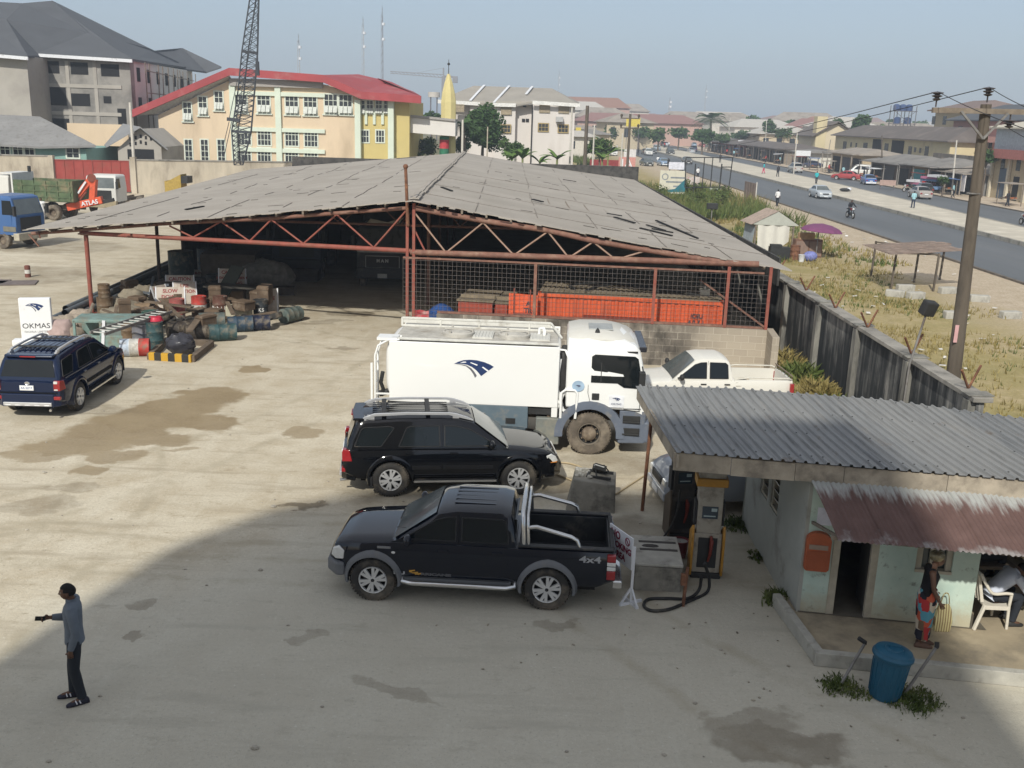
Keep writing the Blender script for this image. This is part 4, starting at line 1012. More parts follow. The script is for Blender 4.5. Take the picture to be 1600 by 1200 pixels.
def road_emblem(parent,M,size,name='emblem'):
 """dark blue curving road with white dashes and a thin grey second stroke, drawn in the local xy plane, width = size"""
 S=size/265.0
 f=lambda x, y, h:M@Vector(((x-132)*S,(66-y)*S,h))
 b=B()
 top=[(0,35),(28,18),(62,5),(105,0),(150,2),(200,14),(238,30),(262,45)]
 bot=[(180,117),(166,98),(146,74),(118,52),(88,38),(52,32)]
 b.prism(top+bot,0,.004,lambda x,y,h:f(x,y,h))
 b.prism([(12,40),(52,36),(86,44),(114,62),(134,86),(150,112),(150,118),(140,132),(128,104),(108,74),(80,50),(48,41)],0,.003,f,1)
 for pts in([(40,25),(60,16),(78,15),(82,21),(60,24)],[(106,22),(112,18),(156,34),(152,42)],[(184,52),(192,47),(232,76),(224,84)]):
  b.prism(pts,.0045,.008,f,2)
 return b.build(name,[navy,grey_mark,mat('emblem_white',(.8,.8,.8),.5)],parent)
def build_tanker():
 p0=at(925,714);
 t=thing('tanker_truck','white two-axle water tanker with blue road emblem, parked across the yard','tanker truck',(0,0,0),0)
 rz=rad(-2.5)
 t.rotation_euler.z=rz;t.location=Vector((1.98,24.6,0))
 Y0=-1.25
 X=lambda v:v
 b=B()
 for y in(-.42,.42):b.bx(-4.9,.9,y-.05,y+.05,.75,1.02)
 for x in(-4.8,-3.4,-2.2,-1.0,0):b.bx(x-.06,x+.06,-.42,.42,.8,.98)
 b.cyl((-3.3,-1.0,.53),(-3.3,1.0,.53),.13,.13,12);b.cyl((0,-1.0,.53),(0,1.0,.53),.1,.1,12)
 b.bx(-1.02,-.62,-1.08,-.5,.5,.95);b.bx(-1.05,-.98,-1.15,-.45,.55,1.35)
 b.build('chassis',steelfr,t,bevel=.01)
 b=B();rings=[]
 def sec(x,k,zc=2.12,hw=1.22,hh=.82):
  pts=[]
  for i in range(40):
   a=2*PI*(i+.5)/40;c, s_=math.cos(a), math.sin(a);e=.42
   pts.append(Vector((x,hw*k*math.copysign(abs(c)**e,c),zc+hh*k*math.copysign(abs(s_)**e,s_))))
  return pts
 for x, k in((-5.05,.80),(-5.0,.90),(-4.93,.96),(-4.82,.99),(-4.7,1),(-.98,1),(-.88,.985),(-.80,.93),(-.77,.85)):rings.append(sec(x,k))
 b.loft(rings);b.build('tank',tk_paint,t,smooth=40)
 b=B();b.bx(-4.93,-.80,-1.262,-1.235,1.30,2.95);b.build('side_panel',tk_paint,t,bevel=.015)
 b=B();b.bx(-4.93,-.80,1.235,1.262,1.30,2.95);b.build('side_panel',tk_paint,t,bevel=.015)
 road_emblem(t,Matrix.Translation((-2.86,-1.264,2.28))@Matrix.Rotation(PI/2,4,'X'),.98)
 b=B();b.bx(-4.85,-.85,-1.0,1.0,2.925,2.95);b.build('walkway',mat('dusty_walkway',(.42,.40,.36),.8,var=.2,dirt=(.25,.22,.18),damt=.4),t)
 b=B()
 for y in(-1.02,.58):b.bx(-4.9,-.82,y-.02,y+.02,2.94,3.0)
 b.bar((-4.9,.58,3.18),(-1.05,.58,3.18),.05,.06);b.bar((-4.9,.58,2.95),(-4.9,.58,3.19),.05,.05);b.bar((-1.05,.58,3.18),(-.76,-.2,2.95),.05,.05);b.bx(-4.9,-1.05,.57,.59,3.04,3.17)
 for x in(-3.9,-2.9,-1.6):b.bar((x,.58,2.95),(x,.58,3.19),.05,.05)
 b.build('railing',mat('grey_white_rail',(.58,.57,.53),.6,var=.12,dirt=(.3,.27,.22),damt=.35),t,bevel=.008)
 for x in(-3.35,-1.95):
  b=B();b.lathe([(.40,2.87),(.40,2.97),(.36,2.99),(.33,2.96),(.30,3.0),(.1,3.03),(.01,3.03)],o=(x,-.25,.07),n=24);b.bar((x-.34,-.25,3.12),(x+.34,-.25,3.12),.05,.04)
  for a in(0,2.1,4.2):b.cyl((x+math.cos(a)*.36,-.25+math.sin(a)*.36,3.04),(x+math.cos(a)*.36,-.25+math.sin(a)*.36,3.13),.03,.03,8)
  b.build('manhole',mat('dull_lid',(.42,.40,.36),.6,var=.2),t,smooth=40)
 for x in(-2.72,-1.3):
  b=B();b.box((x,-.25,2.97),(.5,.75,.04))
  for k in range(6):b.box((x-.2+k*.08,-.25,2.995),(.03,.7,.02))
  b.build('tread_plate',mat('tread_white',(.55,.54,.50),.6,var=.1),t)
 b=B();b.tube([(-1.2,-.1,2.9),(-1.2,-.1,3.12),(-1.22,-.05,3.18),(-1.32,0,3.16),(-1.34,0,2.9)],.04,8);b.build('vent_pipe',tk_paint,t,smooth=60)
 b=B()
 for y in(-1.12,-.75):b.tube([(-5.3,y,1.05),(-5.3,y,2.5),(-5.22,y,2.78),(-4.95,y,2.95),(-4.7,y,2.96)],.028,8)
 for k in range(6):b.cyl((-5.3,-1.12,1.2+k*.27),(-5.3,-.75,1.2+k*.27),.02,.02,6)
 b.bx(-5.25,-4.75,-1.15,-.7,2.93,3.0);b.bar((-5.3,-1.12,1.3),(-4.95,-1.1,1.3),.04);b.bar((-5.3,-1.12,1.45),(-4.95,-1.1,1.45),.04)
 b.bar((-5.38,-1.15,1.1),(-5.38,-1.15,2.3),.05)
 b.build('ladder',tk_paint,t,smooth=50)
 b=B();b.tube([(-5.15,-.9,2.0),(-5.2,-.9,1.7),(-5.15,-.85,1.5),(-5.2,-.8,1.3)],.05,8);b.cyl((-5.12,0,1.2),(-5.4,0,1.1),.09,.09,12);b.bx(-5.15,-5.05,-1.1,1.1,.78,.95);b.build('outlet_pipe',hubm,t,smooth=50)
 b=B();b.bx(-3.2,-1.52,-1.26,-.6,.58,1.296);b.build('side_locker',tk_grey,t,bevel=.012)
 b=B();b.bx(-2.06,-1.82,-1.268,-1.25,.80,.96);b.bx(-2.03,-1.85,-1.275,-1.26,.85,.91,0);b.build('locker_latch',hubm,t)
 b=B();b.bx(-1.32,-.74,-1.24,-.6,.26,1.0);b.build('fuel_tank',mat('dusty_grey_tank',(.17,.18,.165),.6,var=.12,dirt=(.27,.25,.2),damt=.5),t,bevel=.03)
 b=B();b.bx(-4.95,-.72,-1.2,1.2,1.08,1.25);b.build('sub_frame',hubm,t)
 for sd in(-1,1):
  b=B();rings=[]
  for i in range(15):
   a=rad(5+170*i/14);rings.append([Vector((-3.3-.02+math.cos(a)*r,sd*y,.53+math.sin(a)*r))for r,y in((.60,.7),(.60,1.24),(.64,1.24),(.64,.7))])
  b.loft(rings);b.build('mudguard',cab_grey,t,smooth=40)
  make_wheel(t,-3.3,sd*.98,.53,.5,sd,0,rubber_dusty,steelfr,.54)
  w=make_wheel(t,0,sd*1.06,.53,.30,sd,0,rubber_dusty,mat('truck_rim_dusty',(.17,.145,.115),.85,var=.2,dirt=(.08,.07,.06),damt=.4),.54)
  b=B();M=Matrix.Rotation(-sd*PI/2,4,'X')
  b.lathe([(.18,.0),(.18,.10),(.12,.15),(.01,.16)],n=18,M=M)
  for k in range(10):
   a=2*PI*k/10;p=M@Vector((math.cos(a)*.21,math.sin(a)*.21,.02));q=M@Vector((math.cos(a)*.21,math.sin(a)*.21,.07));b.cyl(p,q,.02,.02,6)
  b.build('hub',steelfr,w,smooth=40)
 cx0, cx1=-.62, 1.34
 def cabring(x,z0,z1,hw,tw,fr=.10):
  half=[(hw*.97,z0),(hw,z0+.06),(hw,(z0+z1)/2),(lerp(hw,tw,.6),z1-.42),(tw,z1-.14),(tw-.07,z1-.03),(tw-.25,z1),(0,z1+.03)]
  return[Vector((x,-y,z))for y,z in half]+[Vector((x,y,z))for y,z in reversed(half[:-1])]
 b=B();b.loft([cabring(cx0,1.36,3.10,1.19,1.08),cabring(cx0+.03,1.30,3.16,1.22,1.12),cabring(cx0+.5,1.30,3.20,1.235,1.13),cabring(.75,1.30,3.17,1.235,1.12),cabring(1.0,1.25,3.06,1.23,1.10),cabring(1.14,1.2,2.92,1.22,1.08),cabring(1.24,1.15,2.5,1.21,1.12),cabring(1.33,1.05,2.0,1.20,1.18),cabring(1.36,1.0,1.9,1.12,1.1)])
 o=b.build('cab',tk_paint,t);
 c=B();
 for sd in(-1,1):c.cyl((0,sd*.75,.53),(0,sd*1.4,.53),.80,.80,36)
 boolean_cut(o,c);o.data.polygons.foreach_set('use_smooth',[True]*len(o.data.polygons));o.data.set_sharp_from_angle(angle=rad(30))
 b=B();b.loft([[Vector((x,-w,z0)),Vector((x,-w,z1-.1)),Vector((x,-w+.16,z1)),Vector((x,w-.16,z1)),Vector((x,w,z1-.1)),Vector((x,w,z0))]for x,w,z0,z1 in((cx0+.02,1.0,3.0,3.20),(cx0+.3,1.06,3.0,3.26),(.3,1.08,3.0,3.27),(.62,1.06,2.98,3.22),(.9,1.02,2.95,3.14),(1.06,.95,2.9,3.03))])
 b.build('cab_roof',paint('dusty_white_roof',(.62,.61,.57),.6,.1,.5,(.42,.38,.31)),t,smooth=40,bevel=.02)
 b=B();b.bx(-.1,.5,-.38,.38,3.255,3.29);b.build('roof_hatch',mat('hatch_grey',(.33,.34,.33),.4),t,bevel=.02)
 b=B();b.lathe([(.07,3.24),(.05,3.33),(.005,3.40)],o=(.1,-.72,0),n=8);b.build('antenna_base',hubm,t)
 b=B();b.bx(-.05,1.08,-1.135,-1.10,2.845,2.885);b.build('rain_gutter',hubm,t)
 for sd in(-1,1):
  b=B();P=[(-.02,2.04),(-.02,2.72),(.06,2.78),(1.02,2.76),(1.10,2.70),(1.23,2.05),(1.20,1.92),(.78,1.93),(.62,2.04)]
  yw=lambda z:1.247-max(0,z-2.15)*.13
  b.prism(P,0,.02,lambda x,z,h:(x,sd*(yw(z)+h-.012),z));b.build('side_window',glass_dark,t)
  b=B();b.bar((.02+.2,sd*1.245,2.06),(.22,sd*1.16,2.74),.02,.03);b.build('window_bar',hubm,t)
  b=B()
  for pts in([(-.08,2.86),(-.08,1.75),(-.02,1.5)],[(1.2,1.9),(1.18,1.3)],[(-.05,1.34),(1.2,1.3)],[(.8,1.35),(1.22,1.36)]):
   for(xa,za), (xb,zb)in zip(pts,pts[1:]):b.bar((xa,sd*(yw(za)+.0),za),(xb,sd*(yw(zb)+.0),zb),.01,.012)
  b.build('door_gap',seam,t)
  b=B();b.bx(.02,.20,sd*1.22,sd*1.26,1.56,1.74);b.build('door_handle',hubm,t,bevel=.015)
  b=B();rings=[]
  for i in range(17):
   a=rad(-5+190*i/16);rings.append([Vector((math.cos(a)*r,sd*y,.53+math.sin(a)*r))for r,y in((.66,1.0),(.66,1.27),(.70,1.275),(.86,1.262),(.86,1.0))])
  b.loft(rings);b.build('wheel_arch',cab_grey,t,smooth=35)
  b=B();b.loft([[Vector((x0_,sd*y,z))for x0_,y in((.72+max(0,.9-z)*-.1,1.0),(.72,1.25),(1.36,1.20),(1.42,.9))]for z in(.38,.5,.9,1.3)]);
  b.build('step_box',cab_grey,t,bevel=.03)
  b=B();
  for z in(.62,.96):b.bx(.80,1.22,sd*1.16,sd*1.275,z,z+.05);b.bx(.80,1.22,sd*1.235,sd*1.262,z+.05,z+.2)
  b.build('step',hubm,t,bevel=.01)
  b=B();b.bx(1.12,1.26,sd*1.32,sd*1.56,2.0,2.42);b.bx(1.13,1.25,sd*1.34,sd*1.54,1.78,1.97);b.tube([(1.2,sd*1.18,2.5),(1.2,sd*1.44,2.46),(1.2,sd*1.44,1.86),(1.2,sd*1.2,1.84)],.018,6);b.build('mirror',hubm,t,bevel=.03)
 b=B();b.grid(lambda u,v:Vector((lerp(1.345,1.12,u)+.012,lerp(-1.04,1.04,v),lerp(1.98,2.85,u))),4,6);b.build('windscreen',glass_mid,t,fix=False)
 b=B();b.bx(1.28,1.46,-1.2,1.2,.40,.98);b.build('front_bumper',cab_grey,t,bevel=.05)
 b=B();b.bx(1.12,1.3,-1.0,1.0,2.84,2.98);b.build('sun_visor',mat('smoked_visor',(.03,.03,.035),.2),t,bevel=.02)
 b=B();b.tube([(-.70,-.95,1.0),(-.70,-.98,2.4),(-.70,-.96,2.72),(-.66,-.8,2.86)],.10,10);b.tube([(-.70,-1.02,1.1),(-.72,-1.05,1.8)],.06,8);b.build('intake_stack',hubm,t,smooth=60)
 b=B();b.tube([(-.80,-1.15,1.25),(-.58,-1.18,1.9),(-.56,-1.16,2.6),(-.66,-1.1,2.84),(-.8,-1.05,2.84)],.03,8);b.tube([(-.78,-1.1,2.6),(-.86,-1.12,1.9),(-.7,-1.14,1.35)],.045,8);b.tube([(-.9,-1.15,1.5),(-.75,-1.17,1.42),(-.66,-1.16,1.2)],.05,8);b.build('pipework',tk_paint,t,smooth=60)
 b=B();b.tube([(-.72,-1.24,1.02),(-.72,-1.24,1.72),(-.62,-1.24,1.8),(-.40,-1.24,1.8),(-.33,-1.24,1.72),(-.36,-1.24,1.02)],.035,8);b.bx(-.62,-.42,-1.2,-1.0,1.25,1.6,1);b.bx(-.66,-.4,-1.22,-1.18,1.18,1.25);b.build('ladder_frame',[tk_paint,hubm],t,smooth=50)
 b=B();b.bx(-.95,-.80,-1.25,-1.15,1.02,1.4);b.build('small_locker',tk_paint,t,bevel=.02)
 M=Matrix.Translation((.62,-1.262,1.56))@Matrix.Rotation(PI/2,4,'X')
 b=B();b.box((.62,-1.25,1.53),(.36,.012,.30));sg=b.build('door_sign',mat('sign_white',(.74,.75,.78),.5),t)
 road_emblem(sg,Matrix.Translation((.62,-1.257,1.60))@Matrix.Rotation(PI/2,4,'X'),.20)
 text('OKMAS',.075,navy,sg,Matrix.Translation((.62,-1.258,1.47))@Matrix.Rotation(PI/2,4,'X'),'lettering',.002)
 b=B();b.lathe([(.15,0),(.15,.008),(.12,.008),(.12,.002),(.01,.002)],o=(-.32,-1.245,1.92),M=Matrix.Rotation(PI/2,4,'X'),n=24,cap=False)
 rd=b.build('round_sticker',mat('sticker_blue',(.35,.47,.60),.5),t)
 road_emblem(rd,Matrix.Translation((-.32,-1.25,1.92))@Matrix.Rotation(PI/2,4,'X'),.13)
 for o in[k for k in COL.objects if k.parent==t]:
  if not o.name.startswith('wheel'):o.scale.z=.915
 return t
tanker=build_tanker()
def build_white_pickup(name,label,loc,rz,pm,dec='324',bed=True):
 t=thing(name,label,'pickup truck',loc,rz)
 L=4.9;top=[(-2.45,1.08),(-.60,1.08),(.75,1.06),(1.0,1.06),(1.9,.98),(2.25,.92),(2.38,.82),(2.45,.6)]
 roof=[(-.72,1.09),(-.68,1.38),(-.62,1.60),(-.45,1.66),(.1,1.66),(.33,1.62),(1.02,1.06)]
 car=Car(L,1.68,.40,top,roof,-.72,1.02,1.07,(-1.45,1.45),.36,.24)
 def cut(c):c.bx(-2.38,-.80,-.70,.70,.60,1.4)
 car.body('body',pm,t,extra=cut);car.cabin('cab',pm,t)
 for sd in(-1,1):
  car.pane_side([(-.58,1.13),(-.56,1.5),(-.5,1.55),(-.06,1.56),(-.06,1.13)],sd,glass_dark,t,frame=blackpl)
  car.pane_side([(.04,1.13),(.04,1.56),(.2,1.55),(.36,1.5),(.80,1.16),(.80,1.13)],sd,glass_dark,t,frame=blackpl)
  seams(car,sd,[[(-.01,1.6),(-.01,.5)],[(-.66,1.08),(-.70,.5)],[(.9,1.06),(.86,.5)],[(-.70,.5),(.86,.5)],[(-.76,1.08),(-.76,.5)]],t)
  for hx in(-.55,.12):car.patch(hx,.97,.16,.035,sd,hubm,t,'door_handle',.015,.03)
  for z in(1.02,.93):car.strip_side([(-2.4,z),(-.8,z)],sd,.015,mat('bed_line',(.25,.22,.18),.7),t,'bed_seam',.003,.01)
  b=B();b.ball((.78,sd*.98,1.2),(.07,.11,.09),10,7);b.bar((.84,sd*.8,1.14),(.8,sd*.92,1.17),.05,.04);b.build('mirror',hubm,t,smooth=60)
  b=B();b.bx(-2.47,-2.36,sd*.68,sd*.82,.66,1.0);b.build('tail_lamp',lampred,t,bevel=.01)
  b=B();b.bx(2.25,2.42,sd*.5,sd*.78,.68,.86);b.build('headlight',lampclr,t,bevel=.03)
  for x in(-1.45,1.45):make_wheel(t,x,sd*.72,.36,.24,sd,6)
  b=B();b.tube([(-.78,sd*.74,1.1),(-1.2,sd*.76,1.16),(-2.3,sd*.76,1.15),(-2.42,sd*.7,1.1)],.018,6);b.build('bed_rail',mat('rail_white',(.6,.58,.52),.6),t)
 b=B()
 for k in range(6):b.bar((-2.40,-.7+k*.28,1.1),(-2.40,-.62+k*.28,1.22),.02)
 b.bar((-2.40,-.72,1.22),(-2.40,.72,1.22),.03);b.build('tail_rack',mat('rack_brown',(.2,.16,.12),.8),t)
 car.screen(.98,.36,glass_mid,t,inset=.08)
 b=B();b.bx(-2.37,-.81,-.69,.69,.605,.64);b.build('bed_floor',mat('bed_dirty',(.42,.37,.29),.85,var=.25,dirt=(.18,.15,.12),damt=.5),t)
 b=B();b.bx(2.3,2.5,-.8,.8,.4,.62);b.build('front_bumper',hubm,t,bevel=.04)
 b=B();b.bx(2.40,2.45,-.45,.45,.66,.84);b.build('grille',hubm,t)
 if dec:
  y=-(car.yside(-.28,1.46)+.012);b=B();b.box((-.28,y,1.455),(.26,.006,.10));pl=b.build('number_sticker',white_plate,t)
  text(dec,.09,hubm,pl,Matrix.Translation((-.28,y-.004,1.455))@Matrix.Rotation(PI/2,4,'X'),'lettering',.001)
 b=B();b.bx(-2.2,2.2,-.55,.55,.28,.5);b.build('chassis',underm,t)
 return t
wp_paint=paint('dusty_white_paint',(.66,.65,.61),.5,.2,.30,(.46,.41,.33))
build_white_pickup('pickup_truck','dusty white double-cab pickup parked between the tanker cab and the block wall',(5.4,27.75,0),PI+rad(4),wp_paint)
# ================================================================ THINGS IN THE YARD
def fuel_pump(label,loc,rz,ylw,panel,sidem):
 t=thing('fuel_pump',label,'fuel pump',loc,rz,None)
 b=B();b.bx(-.27,.27,-.20,.20,.0,.10,1);b.bx(-.25,.25,-.15,.15,.10,.86);b.bx(-.22,.22,-.14,.14,.86,1.76);b.bx(-.24,.24,-.17,.17,1.92,2.06);b.build('cabinet',[panel,hubm],t,bevel=.012)
 b=B();b.bx(-.28,.28,-.20,.20,1.765,1.915);b.build('hood_band',ylw,t,bevel=.015)
 for sd in(-1,1):b=B();b.prism([(-.20,.06),(-.235,.2),(-.235,.80),(-.16,1.02),(.17,.80),(.19,.06)],.255,.30,lambda y,z,x:(sd*x,y,z));b.build('side_panel',ylw,t,bevel=.01)
 b=B();b.bx(-.14,.14,-.152,-.138,1.15,1.38);d=b.build('display',mat('display_blue',(.03,.045,.06),.2,spec=.6),t)
 b=B();b.bx(.02,.12,-.158,-.15,1.29,1.35);b.bx(-.11,.1,-.158,-.15,1.19,1.21);b.build('read_out',mat('lcd_grey',(.35,.42,.42),.4),d)
 b=B();b.bx(-.17,.17,-.158,-.145,.2,.78);b.build('recess',hubm,t)
 b=B();b.tube([(.05,-.17,.82),(.06,-.24,.74),(.05,-.22,.5),(.02,-.2,.34)],[.025,.035,.03,.02],8);b.bx(.03,.08,-.26,-.17,.60,.78);b.build('nozzle',mat('nozzle_red',(.16,.03,.02),.5),t,smooth=50)
 for sd in(-1,1):b=B();b.bx(sd*.225,sd*.27,-.1,.1,1.0,1.45);b.build('nozzle_boot',hubm,t,bevel=.01)
 return t
ylw=mat('pump_yellow',(.40,.20,.03),.45,var=.12,dirt=(.25,.13,.03),damt=.35)
cream=mat('pump_cream',(.33,.30,.25),.55,var=.12,dirt=(.12,.10,.08),damt=.45,dscale=3)
fuel_pump('yellow and cream fuel pump under the corner of the canopy roof',at(1103,905)+Vector((0,.22,0)),rad(-4),ylw,cream,ylw)
darkp=mat('old_pump_dark',(.06,.055,.05),.6,var=.3,dirt=(.14,.12,.1),damt=.4)
fuel_pump('old black fuel pump standing behind the yellow one',at(1063,842)+Vector((0,.2,0)),rad(8),mat('old_pump_brown',(.09,.07,.05),.6,var=.3),darkp,darkp)
def gpt(x,y,z=.03):return at(x,y,z)
def smooth_path(pts,n=6):
 """Catmull-Rom through the points"""
 P=[Vector(p)for p in pts];P=[P[0]*2-P[1]]+P+[P[-1]*2-P[-2]];out=[]
 for i in range(1,len(P)-2):
  for k in range(n):
   t=k/n;a, b_, c, d=P[i-1:i+3]
   out.append(.5*((2*b_)+(c-a)*t+(2*a-5*b_+4*c-d)*t*t+(3*b_-a-3*c+d)*t**3))
 return out+[P[-2]]
def hose(name,label,pts,r,m):
 t=B();t.tube(smooth_path(pts),r,8);o=t.build(name,m,None,smooth=60);return tag(o,label,'hose')
blackhose=mat('black_rubber_hose',(.025,.025,.025),.6,var=.2,dirt=(.1,.09,.07),damt=.3)
hose('fuel_hose','black rubber fuel hose looped on the ground in front of the yellow pump',[at(1101,880,.62),gpt(1108,905,.28),gpt(1104,926),gpt(1075,940),gpt(1045,952),gpt(1018,954),gpt(1006,946),gpt(1014,936),gpt(1045,935),gpt(1075,935),gpt(1092,922,.1),gpt(1096,900,.4)],.028,blackhose)
hose('fuel_hose','black hose hanging from the old pump to the concrete plinth',[at(1063,765,1.5),at(1060,790,1.1),at(1052,815,.7),at(1040,835,.4),at(1030,846,.15)],.02,blackhose)
beige=mat('beige_hose',(.40,.32,.20),.6,var=.15)
hose('water_hose','beige hose trailing from under the black suv to the concrete block',[gpt(868,722),gpt(890,724),gpt(910,731),gpt(922,742),gpt(928,752,.2),gpt(930,757,.5)],.022,beige)
hose('water_hose','beige hose lying behind the canopy post toward the grey car',[gpt(962,772),gpt(985,757),gpt(1008,742),gpt(1025,730),gpt(1045,722)],.02,beige)
hose('water_hose','short beige hose end beside the front wheel of the black suv',[gpt(866,740),gpt(880,745),gpt(897,752)],.02,beige)
conc_d=mat('oily_concrete',(.26,.245,.21),.9,var=.22,scale=3,dirt=(.05,.045,.04),damt=.5,dscale=1.8,bump=.01)
conc_l=mat('pale_concrete_top',(.40,.385,.345),.9,var=.15,scale=4,dirt=(.16,.15,.13),damt=.4)
t=thing('concrete_plinth','low grooved concrete plinth between the no smoking sign and the yellow pump','plinth',at(1030,925)+Vector((0,.65,0)),rad(-3))
b=B();b.bx(-.42,.42,-.62,.62,-.05,.46);b.build('block',conc_d,t,bevel=.03)
b=B();b.bx(-.43,.43,-.63,.63,.462,.52);b.build('top_slab',conc_l,t,bevel=.02)
b=B();b.bx(-.30,.38,-.06,.02,.521,.528);b.bx(-.30,.38,.28,.36,.521,.528);b.ball((-.1,.14,.52),(.16,.07,.03),10,6);b.build('groove',mat('groove_dark',(.07,.065,.06),.9),t)
t=thing('concrete_plinth','tall tapering concrete block with scrap on top in front of the tanker wheel','plinth',at(927,801)+Vector((0,.45,0)),rad(-6))
b=B();b.loft([[(-.55,-.42,-.05),(.50,-.42,-.05),(.50,.42,-.05),(-.55,.42,-.05)],[(-.40,-.40,.70),(.48,-.40,.62),(.48,.38,.66),(-.40,.38,.72)]]);b.build('block',conc_d,t,bevel=.03)
b=B();
for k in range(26):b.ball((rng.uniform(-.36,-.05),rng.uniform(-.25,.3),.71),(rng.uniform(.02,.06),rng.uniform(.02,.06),rng.uniform(.01,.04)),6,4)
b.build('rubble',conc_l,t)
t2=thing('work_lamp','broken floodlight on a black bracket lying on the concrete block','lamp',t.location+Vector((.1,-.02,.69)),rad(-15))
b=B();b.bar((-.2,-.16,.0),(.3,-.16,.0),.05,.05);b.bar((-.2,.16,.02),(.3,.16,.02),.05,.05);b.bar((-.2,-.2,.0),(-.2,.2,.02),.05);b.tube([(0,-.2,.02),(-.05,-.1,.18),(.1,.1,.2),(.2,.15,.05)],.015,6);b.build('bracket',hubm,t2)
b=B();b.box((.02,0,.16),(.26,.2,.13),.3,0,.3,-.5);h=b.build('lamp_body',hubm,t2,bevel=.01)
b=B();b.box((.02,-.055,.215),(.2,.13,.02),.3,0,.3,-.5);b.build('lamp_glass',mat('lamp_glass_pale',(.6,.6,.58),.25),t2)
t=thing('bucket','dark red plastic bucket standing beside the plinth and the pump','bucket',at(1063,874)+Vector((0,.15,0)))
b=B();b.lathe([(.12,0),(.16,.32),(.168,.32),(.168,.335),(.15,.335),(.11,.04),(.01,.04)],n=20,cap=False);b.build('pail',mat('bucket_red',(.14,.025,.03),.5,dirt=(.25,.2,.18),damt=.3),t,smooth=40)
b=B();b.lathe([(.148,.30),(.01,.30)],n=20,cap=False);b.build('contents',mat('bucket_grey_water',(.28,.27,.25),.6),t)
t=thing('standpipe','short rusty iron pipe standing in the hose loop','pipe',at(1067,947))
b=B();b.cyl((0,0,-.02),(.03,0,.72),.03,.03,8);b.box((-.03,0,.5),(.08,.08,.2));b.build('pipe',rust,t,smooth=50)
sp=at(985,943);a=at(962,829,1.22);c=at(996,862,1.12)
t=thing('warning_sign','white no smoking sign on a thin white post beside the pickup tailgate','sign',sp)
v=Vector((c.x-a.x,c.y-a.y,0));yawS=math.atan2(v.y,v.x);wS=.74
whitep=mat('white_sign_paint',(.66,.67,.70),.55,var=.05,dirt=(.3,.28,.25),damt=.25)
b=B();b.bar((0,0,.0),(.01,0,1.05),.045,.045);
dv=Vector((math.cos(yawS),math.sin(yawS),0));nv=Vector((math.sin(yawS),-math.cos(yawS),0))
b.bar(Vector((0,0,.02))-dv*.22,Vector((0,0,.02))+dv*.22,.05,.04);b.bar(Vector((0,0,.02))-nv*.22,Vector((0,0,.02))+nv*.22,.05,.04)
for q in(-dv,dv,nv):b.bar(q*.2+Vector((0,0,.03)),(0,0,.3),.03,.03)
b.build('stand',whitep,t)
pc=dv*-.36+Vector((0,0,.92))+nv*.03
M=Matrix.Translation(pc)@Matrix.Rotation(yawS,4,'Z')
b=B();b.bx(-wS/2,wS/2,-.012,.012,-.29,.29)
b.v=[tuple(M@Vector(p))for p in b.v];pnl=b.build('panel',whitep,t,bevel=.005)
redtx=mat('sign_red',(.20,.02,.05),.6)
for k, (tx,dx)in enumerate((('NO',-.16),('SMOKING',0),('AREA',-.02))):
 text(tx,.19 if k==0 else .155,redtx,pnl,M@Matrix.Translation((dx,-.014,.165-k*.165))@Matrix.Rotation(PI/2,4,'X'),'lettering',.002,'CENTER',.006)
b=B();b.lathe([(.075,0),(.075,.006),(.06,.006),(.06,.0)],M=M@Matrix.Translation((.22,-.012,.17))@Matrix.Rotation(PI/2,4,'X'),n=20,cap=False);p_, q_=M@Vector((.17,-.018,.22)), M@Vector((.27,-.018,.12));b.bar(p_,q_,.012);b.build('symbol',redtx,pnl)
t=thing('dustbin','blue plastic dustbin with domed lid at the veranda kerb','dustbin',at(1388,1099)+Vector((0,.2,0)),0)
t.rotation_euler=(0,rad(5),0)
bl=mat('bin_blue',(.012,.085,.15),.45,var=.1,spec=.4,dirt=(.1,.12,.13),damt=.25)
b=B();b.lathe([(.01,0),(.205,0),(.215,.03),(.255,.62),(.262,.62),(.262,.66),(.24,.66),(.19,.05)],n=36,cap=False)
for k in range(18):a_=2*PI*k/18;b.bar((math.cos(a_)*.217,math.sin(a_)*.217,.05),(math.cos(a_)*.253,math.sin(a_)*.253,.58),.02,.01)
b.build('bin_body',bl,t,smooth=45)
b=B();b.lathe([(.285,.645),(.295,.66),(.292,.69),(.27,.705),(.26,.74),(.19,.765),(.13,.77),(.12,.79),(.01,.795)],n=36,cap=False);b.bar((-.09,0,.805),(.09,0,.805),.03,.035);b.build('lid',bl,t,smooth=40)
iron=mat('worn_grey_iron',(.22,.21,.20),.65,metal=.3,var=.2,dirt=(.1,.07,.05),damt=.4)
for lab, (x0,y0), (x1,y1), zz in(('bent iron rod with an elbow leaning left of the blue bin',(1312,1072),(1352,1004),.62),('straight iron rod leaning right of the blue bin',(1412,1086),(1464,1010),.72)):
 a, c=at(x0,y0), at(x1,y1,zz);t=thing('iron_rod',lab,'rod',a)
 d=c-a;b=B();b.tube([(0,0,0),tuple(d)],.022,8);e=d+Vector((-.10 if 'elbow' in lab else .0,.02,.06));
 b.tube([tuple(d*.97),tuple(d),tuple(e)],.034,8,1);b.build('rod',[iron,hubm],t,smooth=50)
t=thing('company_sign','white upright company sign board with blue road emblem beside the blue suv','sign',at(56,539)+Vector((0,.1,0)),rad(14))
wsig=mat('white_gloss_board',(.74,.75,.76),.4,var=.03,dirt=(.45,.42,.38),damt=.2)
b=B();b.bx(-.45,.55,-.11,.11,.16,1.62);pnl=b.build('board',wsig,t,bevel=.03)
b=B();b.bx(-.75,.62,-.2,.2,-.03,.2);b.build('base',wsig,t,bevel=.05)
